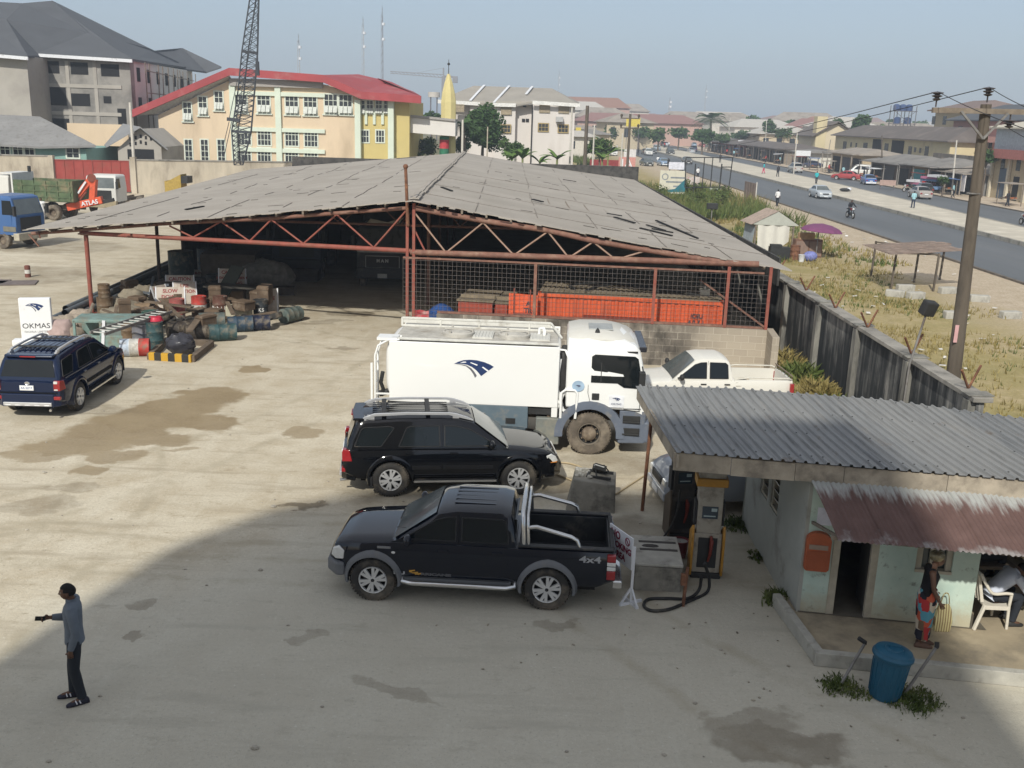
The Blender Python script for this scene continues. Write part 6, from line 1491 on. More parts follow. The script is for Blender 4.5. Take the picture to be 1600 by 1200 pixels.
Yc=t.location.y
b=B();b.bar(w(106,324,Yc),w(160,312,Yc),.4,.5);b.bar(w(108,327,Yc+.1),w(178,312,Yc+.1),.3,.25,1);b.build('base_beam',[oc,hubm],t,bevel=.02)
b=B();b.bar(w(111,318,Yc),w(143,279,Yc),.32,.42);b.build('boom',oc,t,bevel=.02)
b=B();b.bar(w(122,302,Yc-.25),w(134,284,Yc-.25),.1,.12);b.build('boom_stripe',whitep,t)
b=B();b.bar(w(145,312,Yc),w(147,280,Yc),.4,.45);b.build('column',oc,t,bevel=.02)
b=B();b.cyl(w(143,278,Yc-.3),w(143,278,Yc+.3),.3,.3,12);b.tube([w(120,318,Yc-.1),w(135,300,Yc-.1)],.07,8);b.build('joint',mat('joint_brown',(.2,.06,.04),.6),t,smooth=40)
text('ATLAS',.42,whitep,t,Matrix.Translation(w(140,317,Yc-.28))@Matrix.Rotation(rad(11),4,'Y').inverted()@Matrix.Rotation(PI/2,4,'X'),'lettering',.004,'CENTER',.01)
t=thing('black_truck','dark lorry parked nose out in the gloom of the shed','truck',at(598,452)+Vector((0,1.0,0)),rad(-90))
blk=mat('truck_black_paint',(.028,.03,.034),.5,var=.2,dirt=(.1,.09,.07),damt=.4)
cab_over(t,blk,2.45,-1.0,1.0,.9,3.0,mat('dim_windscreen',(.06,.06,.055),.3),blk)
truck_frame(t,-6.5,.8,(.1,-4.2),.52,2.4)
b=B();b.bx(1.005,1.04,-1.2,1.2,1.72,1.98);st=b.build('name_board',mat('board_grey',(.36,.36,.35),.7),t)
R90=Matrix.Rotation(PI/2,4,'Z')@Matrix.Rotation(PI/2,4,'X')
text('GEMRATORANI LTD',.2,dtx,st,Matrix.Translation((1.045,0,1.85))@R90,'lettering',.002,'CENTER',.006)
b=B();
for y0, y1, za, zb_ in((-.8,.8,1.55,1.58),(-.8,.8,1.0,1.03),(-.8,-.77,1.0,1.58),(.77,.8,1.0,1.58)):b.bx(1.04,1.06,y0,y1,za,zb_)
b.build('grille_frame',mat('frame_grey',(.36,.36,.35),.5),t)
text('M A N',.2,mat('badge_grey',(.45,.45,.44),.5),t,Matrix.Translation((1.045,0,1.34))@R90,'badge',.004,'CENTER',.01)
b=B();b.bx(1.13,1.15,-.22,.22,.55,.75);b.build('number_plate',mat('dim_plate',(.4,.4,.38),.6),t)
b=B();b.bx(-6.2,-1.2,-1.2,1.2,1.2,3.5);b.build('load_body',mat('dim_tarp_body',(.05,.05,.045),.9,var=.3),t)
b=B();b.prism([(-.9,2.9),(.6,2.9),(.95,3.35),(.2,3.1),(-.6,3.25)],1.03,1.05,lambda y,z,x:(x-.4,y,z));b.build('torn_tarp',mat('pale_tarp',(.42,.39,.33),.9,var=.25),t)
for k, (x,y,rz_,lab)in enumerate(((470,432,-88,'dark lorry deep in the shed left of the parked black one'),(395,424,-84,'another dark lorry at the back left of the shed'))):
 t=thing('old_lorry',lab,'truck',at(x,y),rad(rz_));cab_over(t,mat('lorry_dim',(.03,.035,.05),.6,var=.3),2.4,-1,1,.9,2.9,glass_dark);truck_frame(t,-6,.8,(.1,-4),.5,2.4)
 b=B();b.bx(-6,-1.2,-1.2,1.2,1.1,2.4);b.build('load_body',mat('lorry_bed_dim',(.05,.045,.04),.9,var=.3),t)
# ================================================================ PEOPLE
def skin_mesh(verts,edges,radii,root=0,sub=2):
 me=bpy.data.meshes.new('skin');me.from_pydata([tuple(v)for v in verts],edges,[])
 o=bpy.data.objects.new('skin',me);COL.objects.link(o)
 md=o.modifiers.new('skin','SKIN');md.branch_smoothing=.6;md.use_smooth_shade=True
 for i, r in enumerate(radii):
  sv=me.skin_vertices[0].data[i];sv.radius=r if isinstance(r,tuple)else(r,r);sv.use_root=(i==root)
 if sub:s2=o.modifiers.new('sub','SUBSURF');s2.levels=sub;s2.render_levels=sub
 dg=bpy.context.evaluated_depsgraph_get();dg.update()
 out=bpy.data.meshes.new_from_object(o.evaluated_get(dg));bpy.data.objects.remove(o);bpy.data.meshes.remove(me)
 return out
def skin_obj(name,chains,m,parent,sub=2,extra=None):
 """chains: list of [(point, radius) ...]; chains whose first point repeats an earlier point are joined to it"""
 vs, es, rs, idx=[], [], [], {}
 roots=[]
 comps=[]
 for ch in chains:
  prev=None
  for p, r in ch:
   k=tuple(round(c,4)for c in p)
   if k not in idx:idx[k]=len(vs);vs.append(Vector(p));rs.append(r)
   i=idx[k]
   if prev is not None and prev!=i:es.append((prev,i))
   prev=i
 adj={i:[]for i in range(len(vs))}
 for a, b in es:adj[a].append(b);adj[b].append(a)
 seen=set();me_all=bmesh.new()
 for i in range(len(vs)):
  if i in seen:continue
  st=[i];comp=[]
  while st:
   k=st.pop()
   if k in seen:continue
   seen.add(k);comp.append(k);st+=adj[k]
  comp.sort();mp={g:l for l,g in enumerate(comp)}
  me=skin_mesh([vs[g]for g in comp],[(mp[a],mp[b])for a,b in es if a in mp],[rs[g]for g in comp],0,sub)
  me_all.from_mesh(me);bpy.data.meshes.remove(me)
 me=bpy.data.meshes.new(name);me_all.to_mesh(me);me_all.free();me.materials.append(m)
 if extra:
  bm=bmesh.new();bm.from_mesh(me);bm.from_mesh(extra.mesh('x'));bm.to_mesh(me);bm.free()
 me.polygons.foreach_set('use_smooth',[True]*len(me.polygons))
 o=bpy.data.objects.new(name,me);COL.objects.link(o);o.parent=parent
 return o
skinm=mat('brown_skin',(.12,.062,.04),.55,var=.12,spec=.35)
hairm=mat('black_hair',(.012,.011,.011),.8)
V3=Vector
STAND=dict(pel=(0,0,.95),wai=(0,0,1.08),che=(.0,0,1.32),nek=(-.01,0,1.48),hed=(.02,0,1.585),top=(.015,0,1.70),shL=(-.01,.17,1.41),elL=(-.04,.23,1.12),wrL=(.04,.24,.88),shR=(-.01,-.17,1.41),elR=(-.04,-.23,1.12),wrR=(.04,-.24,.88),hiL=(0,.09,.92),knL=(.03,.10,.50),anL=(-.02,.10,.09),hiR=(0,-.09,.92),knR=(.03,-.10,.50),anR=(-.02,-.10,.09))
def hand_chains(wr,d,side,palm,curl=.5,hold=False):
 """palm with five fingers: wr wrist, d direction of the hand, side = direction towards the thumb, palm = way the palm faces"""
 d=V3(d).normalized();s=V3(side);s=(s-d*s.dot(d)).normalized();n=V3(palm);n=(n-d*n.dot(d)-s*n.dot(s)).normalized()
 wr=V3(wr);ch=[];k1=wr+d*.085
 ch.append([(wr,.024),(wr+d*.045,(.036,.018)),(k1,(.036,.015))])
 for i, (o,L)in enumerate(((.030,.068),(.010,.078),(-.010,.073),(-.029,.055))):
  a=wr+d*.078+s*o;c=curl*(1 if not hold else 1.25)
  p1=a+(d*math.cos(c*.6)+n*math.sin(c*.6))*L*.45
  p2=p1+(d*math.cos(c*1.5)+n*math.sin(c*1.5))*L*.33
  p3=p2+(d*math.cos(c*2.2)+n*math.sin(c*2.2))*L*.25
  ch.append([(a-d*.02,.0095),(p1,.0092),(p2,.0085),(p3,.007)])
 a=wr+d*.028+s*.026
 p1=a+(d*.6+s*.75+n*.25).normalized()*.034;p2=p1+(d*.9+s*.25+n*.5*(1+curl)).normalized()*.028
 ch.append([(a-s*.012,.013),(p1,.0115),(p2,.0095)])
 return ch
def person(label,loc,rz,pose=None,shirt=None,trousers=None,sleeve='long',shoe=None,scale=1.0,female=False,skirt=None,hair=True,headscarf=None,detail=True,hands=None,group=None):
 t=thing('person',label,'person',loc,rz,group);t.scale=(scale,)*3
 J={k:V3(v)for k,v in{**STAND,**(pose or{})}.items()}
 sub=2 if detail else 1;fat=1.0 if sleeve!='none' else 1.22
 mid=lambda a, b, f=.5:J[a].lerp(J[b],f)
 hd=(J['top']-J['hed']).normalized();fwd=J.get('face',None)or V3((1,0,0));fwd=(fwd-hd*fwd.dot(hd)).normalized();sdv=hd.cross(fwd)
 ch=[[(J['pel'],(.10*fat,.075*fat)),(J['wai'],(.10*fat,.075*fat)),(J['che'],(.105*fat,.075*fat)),(J['nek']-(J['nek']-J['che']).normalized()*.06,(.06,.05)),(J['nek']+hd*.02,.054),(J['hed']-hd*.01,.052)]]
 for s in 'LR':
  ch.append([(J['che'],(.105*fat,.075*fat)),(J['sh'+s],.046*fat),(mid('sh'+s,'el'+s),.047),(J['el'+s],.039),(mid('el'+s,'wr'+s,.4),.037),(J['wr'+s],.026)])
  ch.append([(J['pel'],(.10*fat,.075*fat)),(J['hi'+s]-V3((0,0,.03)),.068),(mid('hi'+s,'kn'+s),.060),(J['kn'+s],.054),(mid('kn'+s,'an'+s,.35),.052),(J['an'+s],.034)])
  ft=J.get('ft'+s);a=J['an'+s]
  toe=V3(ft)if ft else a+V3((.16,0,-.055))
  heel=a+V3((-.025,0,-.045));ch.append([(a,.034),(a.lerp(toe,.45)-V3((0,0,.012)),(.038,.030)),(toe,(.036,.02))])
  h=(hands or{}).get(s)or dict(d=(J['wr'+s]-J['el'+s]),side=(1,0,0),palm=(0,-1 if s=='L' else 1,0),curl=.45)
  if detail:ch+=hand_chains(J['wr'+s],h['d'],h['side'],h['palm'],h.get('curl',.45))
  else:d=V3(h['d']).normalized();ch.append([(J['wr'+s],.026),(J['wr'+s]+d*.07,(.034,.02)),(J['wr'+s]+d*.15,.014)])
 HC=J['top']-hd*.108+fwd*.006
 def headpt(u,v,off=0.0):
  a=2*PI*u;th=PI*v;f, l, h=math.cos(a)*math.sin(th), math.sin(a)*math.sin(th), -math.cos(th)
  g=lambda x, m, w:math.exp(-((x-m)/w)**2)
  kw=1-.30*max(0,-h-.05)**1.1;kf=1-.10*max(0,-h)*(f<0)+(.05*max(0,-h)if f>0 else 0)
  front=max(0,f)**3
  df=front*(.020*g(h,-.17,.13)*g(l,0,.16)+.010*g(h,.02,.2)*g(l,0,.10)+.010*g(h,-.50,.10)*g(l,0,.3)+.008*g(h,-.82,.14)-.008*g(h,.07,.12)*(g(l,.38,.16)+g(l,-.38,.16))+.005*g(h,.24,.1))
  if f<0:df=-.010*(-f)*g(h,.25,.5)
  return HC+fwd*(f*(.092+off)*kf+df)+sdv*(l*(.074+off)*kw)+hd*(h*(.112+off))
 ex=B();N1, N2=(28,22)if detail else(12,8);ex.grid(lambda u,v:headpt(u,v),N1,N2)
 if detail:
  for sg in(-1,1):ex.ball(HC+sdv*sg*.073-fwd*.006-hd*.012,(.019,.010,.030),8,6,rz=math.atan2(fwd.y,fwd.x))
 body=skin_obj('body',ch,skinm,t,sub,ex)
 if detail:
  for sg in(-1,1):
   e=HC+fwd*.0745+sdv*sg*.030+hd*.012;b=B();b.ball(e,(.012,.012,.007),8,6);b.ball(e+fwd*.0085,(.005,.006,.0055),6,5,1);b.build('eye',[mat('eye_white',(.42,.40,.36),.3),hairm],t,smooth=60)
 if hair:
  b=B();nu, nv=N1, N2;ids={}
  for i in range(nu):
   for j in range(nv+1):ids[i,j]=len(b.v);b.v.append(tuple(headpt(i/nu,j/nv,.007)))
  for i in range(nu):
   for j in range(nv):
    a=2*PI*(i+.5)/nu;v=(j+.5)/nv;lim=.70 if math.cos(a)>.45 else(.55 if math.cos(a)>-.25 else .40)
    if v>lim:k2=(i+1)%nu;b.f.append((ids[i,j],ids[k2,j],ids[k2,j+1],ids[i,j+1]));b.m.append(0)
  b.build('hair',hairm,t,smooth=60)
 if headscarf:headscarf(t,J,hd,fwd,sdv)
 lat=(J['shL']-J['shR']).normalized()
 def ring(c,ax,w,d,n=22):
  ax=V3(ax).normalized();l=(lat-ax*lat.dot(ax)).normalized();q=l.cross(ax);return[c+l*math.copysign(abs(math.cos(a))**.85,math.cos(a))*w+q*math.sin(a)*d for a in[2*PI*k/n for k in range(n)]]
 up1=J['wai']-J['pel'];up2=J['che']-J['wai'];up3=J['nek']-J['che']
 if shirt:
  S=J['shL'].lerp(J['shR'],.5);hw=(J['shL']-J['shR']).length/2;nk=J['nek']
  b=B();lo=(-.45 if not female else .1)
  rr=[(J['pel']+up1*lo,up1,.168,.124),(J['pel']+up1*(lo+.35),up1,.163,.12),(J['wai'],up1+up2,.152,.110),(J['wai'].lerp(J['che'],.55),up2,.162,.116),(J['che'],up2+up3,.172,.12),(J['che'].lerp(S,.6),up3,.185,.112),(S,up3,hw+.042,.092),(S+up3.normalized()*.036,up3,hw*.93,.080),(S+up3.normalized()*.058,up3,hw*.62,.072),(nk-up3.normalized()*.005,up3,.064,.064)]
  if sleeve=='none':rr=rr[:6]+[(S-up3.normalized()*.02,up3,hw*.95,.088),(S+up3.normalized()*.02,up3,hw*.8,.07)]
  b.loft([ring(*q)for q in rr],cap=(sleeve=='none'))
  for s_ in 'LR':
   sh, el, wr=J['sh'+s_], J['el'+s_], J['wr'+s_];inn=sh.lerp(S,.35)
   if sleeve=='none':continue
   pts, rd=[inn,sh-up3.normalized()*.004,sh.lerp(el,.35),sh.lerp(el,.75),el], [.070,.074,.066,.058,.056]
   if sleeve=='long':pts+=[el.lerp(wr,.3),el.lerp(wr,.7),el.lerp(wr,.94)];rd+=[.054,.047,.041]
   else:pts+=[el.lerp(wr,.12)];rd+=[.056]
   b.tube(pts,rd,14)
  b.build('shirt',shirt,t,smooth=60)
  if sleeve!='none':
   b=B();b.loft([ring(nk+up3.normalized()*z,up3,w,w)for z,w in((-.022,.070),(.0,.068),(.020,.061),(.020,.055),(-.01,.058))],cap=False);b.build('collar',shirt,t,smooth=40)
 if trousers:
  b=B();cr=J['hiL'].lerp(J['hiR'],.5)
  b.loft([ring(J['pel']+up1*.45,up1,.136,.100),ring(J['pel']+up1*.1,up1,.146,.108),ring(J['pel'].lerp(cr,.8),up1,.158,.114),ring(cr-up1.normalized()*.05,up1,.150,.100)])
  for s_ in 'LR':
   h_, k_, a_=J['hi'+s_], J['kn'+s_], J['an'+s_]
   b.tube([h_+(h_-k_).normalized()*.05,h_,h_.lerp(k_,.35),h_.lerp(k_,.75),k_,k_.lerp(a_,.25),k_.lerp(a_,.65),a_.lerp(k_,.02)],[.070,.090,.090,.076,.070,.069,.062,.060],14)
  b.build('trousers',trousers,t,smooth=60)
 if skirt:skirt(t,J)
 for s in 'LR':
  ft=J.get('ft'+s);a=J['an'+s];toe=V3(ft)if ft else a+V3((.16,0,-.055))
  dirf=(toe-a);dirf.z=0;dirf=dirf.normalized()if dirf.length>.01 else V3((1,0,0));sd=V3((-dirf.y,dirf.x,0))
  if shoe:
   b=B();base=a+V3((0,0,-.085));P=lambda x, y, z:base+dirf*x+sd*y+V3((0,0,z))
   b.loft([[P(x,-w*.8,0),P(x,-w,.02),P(x,-w*.8,h*.75),P(x,0,h),P(x,w*.8,h*.75),P(x,w,.02),P(x,w*.8,0)]for x,w,h in((-.085,.025,.05),(-.065,.038,.085),(0,.042,.10),(.06,.043,.075),(.12,.048,.06),(.17,.044,.048),(.205,.022,.03))])
   so=b.build('shoe',shoe[0],t,smooth=50)
   if len(shoe)>1 and detail:
    b=B()
    for x in(.03,.075):b.tube([P(x,-.046,.03),P(x+.01,-.035,.06),P(x+.012,0,.088-x*.25),P(x+.01,.035,.06),P(x,.046,.03)],.008,5)
    b.build('shoe_stripe',shoe[1],so,smooth=60)
 return t
greyshirt=mat('grey_shirt',(.125,.15,.185),.85,var=.12,scale=7,bump=.01,bscale=12)
blacktr=mat('dark_trousers',(.022,.026,.034),.85,var=.2,bump=.01,bscale=10)
shoem=(mat('navy_shoe',(.02,.02,.035),.5),mat('shoe_white_stripe',(.65,.65,.68),.6))
mp=at(121,1097)
man_pose=dict(elL=(-.05,.235,1.10),wrL=(.03,.22,.86),elR=(.04,-.23,1.12),wrR=(.29,-.17,1.17),knR=(.07,-.10,.50),anR=(.09,-.11,.09),knL=(.03,.09,.50),anL=(-.04,.09,.09),ftL=(.10,.13,.035),ftR=(.25,-.11,.035),nek=(0,0,1.48),hed=(.03,0,1.585),top=(.035,0,1.70))
man=person('man in grey long sleeved shirt and dark trousers holding out a phone',mp,rad(197),man_pose,greyshirt,blacktr,'long',shoem,1.04,hands=dict(R=dict(d=(1,.15,.05),side=(0,.2,1),palm=(-.2,1,0),curl=.95),L=dict(d=(.1,-.05,-1),side=(1,0,.1),palm=(0,-1,0),curl=.55)))
man.location=mp+V3((0.02,.05,0))
ph=thing('mobile_phone','dark mobile phone held out by the man in the grey shirt','phone',(0,0,0));ph.rotation_euler=man.rotation_euler
_pm=Matrix.Translation(man.location)@Matrix.Rotation(man.rotation_euler.z,4,'Z');ph.location=_pm@(V3((.41,-.125,1.19))*1.04)
b=B();b.box((0,0,0),(.13,.012,.065),.25,0,-.25);b.build('case',hubm,ph,bevel=.005);b=B();b.box((0.002,.0075,0),(.11,.002,.055),.25,0,-.25);b.build('screen',glass_dark,ph)
def wrapper_material():
 s=Mat('patchwork_print');vor=_n(s.nt,'ShaderNodeTexVoronoi');vor.distance='CHEBYCHEV';vor.inputs['Scale'].default_value=8.5;s.link(s.mapping((1,1,.75),rot=(0,0,.4)),vor.inputs['Vector'])
 h=_n(s.nt,'ShaderNodeSeparateColor');s.link(vor.outputs['Color'],h.inputs[0])
 c=s.ramp(h.outputs[0],[(0,(.42,.04,.04)),(.17,(.10,.30,.38)),(.34,(.55,.47,.36)),(.5,(.02,.02,.03)),(.66,(.16,.10,.06)),(.8,(.50,.10,.05)),(.9,(.60,.58,.52))],'CONSTANT')
 return s.done(c,.85)
wrapm=wrapper_material()
def wrapper(t,J):
 b=B();rings=[]
 for z, rx, ry in((1.06,.125,.150),(.98,.150,.178),(.88,.165,.192),(.70,.150,.175),(.50,.130,.155),(.30,.118,.14),(.17,.115,.138)):
  rings.append([V3((math.cos(a)*(rx+.012*math.sin(5*a+z*9))+.01,math.sin(a)*(ry+.012*math.sin(4*a)),z+.02*math.sin(a)))for a in[2*PI*k/28 for k in range(28)]])
 b.loft(rings,cap=False);o=b.build('wrapper',wrapm,t,smooth=60);return o
def gele(t,J,hd,fwd,sdv):
 b=B();cc=J['top']-hd*.045-fwd*.03
 b.grid(lambda u,v:(lambda d:cc+(fwd*d.x*.125+sdv*d.y*.112+hd*d.z*.10)*(1+.10*noise.noise(d*4)))(V3((math.cos(2*PI*u)*math.sin(PI*v),math.sin(2*PI*u)*math.sin(PI*v),-math.cos(PI*v)))),18,10)
 b.build('headscarf',mat('shiny_gold_scarf',(.30,.26,.17),.25,metal=.5,var=.4,scale=14,bump=.03,bscale=18),t,smooth=40)
wpose=dict(anL=(.03,.07,.09),knL=(.04,.08,.5),anR=(-.02,-.07,.09),elR=(.03,-.23,1.12),wrR=(.16,-.22,.90),elL=(.05,.22,1.12),wrL=(.16,.2,.92),che=(.03,0,1.31),nek=(.05,0,1.46),hed=(.09,0,1.56),top=(.10,0,1.675))
wom=person('woman in black top and colourful patchwork wrapper with a shiny headscarf by the office',at(1437,1008,.14),rad(-10),wpose,mat('black_top',(.012,.011,.013),.8),None,'none',(mat('sandal_brown',(.12,.07,.05),.7),),.94,True,wrapper,False,gele)
wom.location.z=.14
tb=thing('shopping_bag','pale yellow striped bag carried low by the woman in the wrapper','bag',at(1470,985,.14));tb.location.z=.14;tb.scale=(.72,.72,.95)
s=Mat('striped_bag');wv=_n(s.nt,'ShaderNodeTexWave');wv.inputs['Scale'].default_value=5.5;wv.bands_direction='X';s.link(s.co,wv.inputs['Vector'])
bagm=s.done(s.ramp(wv.outputs['Fac'],[(.45,(.46,.41,.22)),(.55,(.22,.16,.08))]),.6)
b=B();b.loft([[(-.17,-.08,0),(.17,-.08,0),(.17,.08,0),(-.17,.08,0)],[(-.2,-.09,.2),(.2,-.08,.2),(.2,.09,.2),(-.2,.09,.2)],[(-.15,-.05,.42),(.15,-.05,.42),(.15,.05,.42),(-.15,.05,.42)],[(-.1,-.02,.5),(.1,-.02,.5),(.1,.02,.5),(-.1,.02,.5)]]);b.build('sack',bagm,tb,bevel=.03)
b=B();b.tube(smooth_path([(-.1,0,.5),(-.05,0,.68),(.05,0,.68),(.1,0,.5)]),.012,6);b.build('handle',bagm,tb)
ch_p=at(1524,975,.14)
def plastic_chair(label,loc,rz):
 t=thing('plastic_chair',label,'chair',loc,rz);pmt=mat('white_plastic',(.64,.60,.52),.5,var=.06,dirt=(.35,.3,.24),damt=.25)
 b=B();b.grid(lambda u,v:V3((lerp(-.20,.22,u),lerp(-.21,.21,v),.42+.02*math.cos(PI*(u-.5))*-1)),6,6);b.grid(lambda u,v:V3((lerp(-.20,.22,u),lerp(-.21,.21,v),.40)),1,1);b.bar((.22,-.22,.395),(.22,.22,.395),.03,.06);b.build('seat',pmt,t,smooth=40)
 for sg in(-1,1):
  b=B();b.bar((.22,sg*.23,0),(.20,sg*.23,.42),.045,.04);b.bar((.20,sg*.23,.42),(.20,sg*.25,.64),.045,.04);b.build('leg',pmt,t,bevel=.012)
  b=B();b.bar((-.34,sg*.24,0),(-.2,sg*.22,.44),.06,.045);b.build('leg',pmt,t,bevel=.012)
  b=B();b.tube(smooth_path([(.21,sg*.25,.64),(.1,sg*.26,.66),(-.12,sg*.26,.66),(-.24,sg*.24,.80),(-.32,sg*.2,.95)]),.026,8);b.build('arm_rest',pmt,t,smooth=60)
  b=B();b.bar((.20,sg*.225,.38),(-.22,sg*.225,.40),.03,.07);b.build('seat_rail',pmt,t)
 b=B();b.tube(smooth_path([(-.32,-.2,.95),(-.335,0,.97),(-.32,.2,.95)]),.03,8)
 for y in(-.12,-.04,.04,.12):b.bar((-.20,y,.44),(-.325,y,.95),.05,.02)
 b.build('backrest',pmt,t,smooth=50);return t
chair=plastic_chair('white plastic armchair at the edge of the veranda with the bent man on it',ch_p+V3((.20,.06,0)),rad(4))
chair.location.z=.14
sit=dict(pel=(-.02,0,.53),wai=(.06,0,.64),che=(.24,0,.80),nek=(.38,0,.90),hed=(.47,0,.955),top=(.55,0,1.02),face=(.6,0,-.6),shL=(.32,.17,.86),elL=(.46,.22,.64),wrL=(.62,.14,.52),shR=(.32,-.17,.86),elR=(.47,-.22,.64),wrR=(.62,-.14,.52),hiL=(0,.10,.52),knL=(.42,.13,.52),anL=(.38,.13,.10),hiR=(0,-.10,.52),knR=(.42,-.13,.52),anR=(.34,-.13,.10))
sitp=person('man in a pale shirt sitting bent forward on the white plastic chair',chair.location,chair.rotation_euler.z,sit,mat('pale_blue_shirt',(.56,.60,.70),.85,var=.08,bump=.01,bscale=9),blacktr,'elbow',(hubm,),1.02)
b2=dict(sit);
p2=person('second man in dark clothes leaning over in the shade behind the white chair',at(1528,945,.14)+V3((.35,.95,0)),rad(10),sit,mat('dark_shirt',(.05,.03,.03),.85),blacktr,'elbow',(hubm,),1.0)
bench=thing('bench','low dark bench in the recess behind the white chair','bench',p2.location);
b=B();b.bx(-.5,.6,-.25,.25,.34,.40);b.build('seat',wood,bench)
for x in(-.4,.5):b=B();b.bx(x-.03,x+.03,-.2,.2,0,.34);b.build('leg',wood,bench)
def walker(label,x,y,rz,sh,tr,sl='elbow',k=1.0,z=0.0,stride=.16,female=False):
 pz=dict(knL=(.10*stride/.16,.1,.5),anL=(stride,.1,.09),knR=(.0,-.1,.5),anR=(-stride,-.1,.11),elL=(-.10,.22,1.12),wrL=(-.06,.24,.88),elR=(.04,-.22,1.12),wrR=(.14,-.22,.9))
 return person(label,at(x,y,z),rad(rz),pz,sh,tr,sl,(hubm,),k,detail=False)
whiteshirt=mat('white_shirt',(.68,.68,.68),.85);teals=mat('turquoise_shirt',(.03,.38,.42),.85);palebl=mat('pale_turquoise_shirt',(.30,.50,.55),.85);pinks=mat('pink_skirt',(.55,.06,.14),.85)
walker('man all in white walking past the dump truck wheel',67,349,-75,whiteshirt,mat('white_trousers',(.6,.58,.55),.85),'elbow',1.02)
walker('person in turquoise shirt standing on the road median behind the silver car',1275,287,60,teals,blacktr,z=.27)
walker('person in pale turquoise shirt walking on the right end of the median',1426,325,80,palebl,mat('jeans_dark',(.03,.04,.07),.85),z=.27)
walker('person in dark clothes standing on the median near the silver suv',1215,276,100,mat('dark_grey_shirt',(.03,.03,.035),.85),blacktr,z=.27)
walker('person in turquoise top and pink skirt on the median',1193,271,150,teals,pinks,z=.27)
walker('person in black standing on the median behind the empty billboard frame',1125,254,90,mat('dark_grey_shirt',(.03,.03,.035),.85),blacktr,z=.27)
walker('person in white standing at the far edge of the road by the parked cars',1045,230,60,whiteshirt,blacktr,z=.27)
walker('person in red beside the one in white at the far road edge',1038,231,120,mat('red_shirt',(.5,.05,.05),.85),blacktr,z=.27)
walker('person in white walking beside the long roadside wall',1151,245,30,whiteshirt,blacktr)
walker('person in pale clothes near the roadside kiosk row',1188,250,200,mat('pale_shirt',(.5,.46,.36),.85),blacktr)
walker('person in white crossing near the black car at the right',1423,292,200,whiteshirt,mat('jeans_dark',(.03,.04,.07),.85))
walker('person in a white top standing among the far parked cars',955,232,90,whiteshirt,blacktr)
walker('dark dressed person at the roadside near the red banner',997,243,90,mat('dark_grey_shirt',(.03,.03,.035),.85),blacktr)
walker('person in black standing behind the white notice board',1044,262,100,mat('dark_grey_shirt',(.03,.03,.035),.85),blacktr)
# ================================================================ BACKGROUND BUILDINGS
def atX(px,py,X):
 d=_f0*CAM_F+_R*(px-800)+_U*(600-py);t=X/d.x
 return Vector((X,d.y*t,CAM_H+d.z*t))
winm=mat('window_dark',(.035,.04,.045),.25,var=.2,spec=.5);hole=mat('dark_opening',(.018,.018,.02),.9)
wframe=mat('window_white',(.62,.66,.58),.7,var=.08)
def front_box(t,name,px0,px1,pyt,Y,depth,m,zbase=0,pyt1=None,**kw):
 """wall block whose front at distance Y spans pixels px0..px1 with its top at pyt"""
 a, c=atY(px0,pyt,Y), atY(px1,pyt if pyt1 is None else pyt1,Y);zt=(a.z+c.z)/2
 b=B();b.bx(a.x,c.x,Y,Y+depth,zbase,zt);return b.buildw(name,m,t,**kw), a.x, c.x, zt
def win_front(t,px,py,w,h,Y,frame=None,pane=winm,bars=(2,2),name='window',proud=.06,sill=False):
 c=atY(px,py,Y);b=B();fm=frame
 if fm:
  for x in(-w/2,w/2):b.bx(c.x+x-.07,c.x+x+.07,Y-proud,Y+.02,c.z-h/2-.07,c.z+h/2+.07)
  for z in(-h/2,h/2):b.bx(c.x-w/2+.07,c.x+w/2-.07,Y-proud,Y+.02,c.z+z-.07,c.z+z+.07)
  for i in range(1,bars[0]):x=c.x-w/2+w*i/bars[0];b.bx(x-.03,x+.03,Y-proud*.7,Y+.02,c.z-h/2+.07,c.z+h/2-.07)
  for i in range(1,bars[1]):z=c.z-h/2+h*i/bars[1];b.bx(c.x-w/2+.07,c.x+w/2-.07,Y-proud*.6,Y+.02,z-.03,z+.03)
  if sill:b.bx(c.x-w/2-.2,c.x+w/2+.2,Y-.2,Y,c.z-h/2-.22,c.z-h/2-.075)
  f=b.buildw(name,fm,t);q=B();q.bx(c.x-w/2+.02,c.x+w/2-.02,Y-.012,Y-.004,c.z-h/2+.02,c.z+h/2-.02)
  o=t.location;q.v=[(v[0]-o.x,v[1]-o.y,v[2]-o.z)for v in q.v];q.build('pane',pane,f)
 else:
  b.bx(c.x-w/2,c.x+w/2,Y-.02,Y+.02,c.z-h/2,c.z+h/2);b.buildw(name,pane,t)
def pix_poly(b,pts,m=0):
 """face through (px, py, Y) points"""
 b.poly([atY(*p)for p in pts],m)
def pix_roof(t,name,faces,m,th=.18):
 b=B()
 for f in faces:
  P=[atY(*p)for p in f];n=len(P);b.add(P+[p-Vector((0,0,th))for p in P],[tuple(range(n)),tuple(range(2*n-1,n-1,-1))]+[(i,n+i,n+(i+1)%n,(i+1)%n)for i in range(n)])
 return b.buildw(name,m,t)
peach=mat('peach_render',(.64,.51,.365),.85,var=.06,scale=.4,dirt=(.46,.36,.25),damt=.35,dscale=.25,streak=.3)
yellowr=mat('yellow_render',(.55,.45,.19),.85,var=.07,scale=.4,dirt=(.4,.34,.2),damt=.3,dscale=.3)
minttrim=mat('mint_trim',(.60,.66,.56),.8,var=.06,scale=.8)
redroof=mat('red_fascia',(.33,.06,.065),.6,var=.12,scale=.5,dirt=(.4,.2,.18),damt=.3,dscale=.3)
Y1=116
hall=thing('cream_hall','long cream and yellow two storey hall with a red roof edge behind the shed','building',(-26,Y1,0))
def outline(pts,Y):return[(lambda p:(p.x,p.z))(atY(x,y,Y))for x,y in pts]
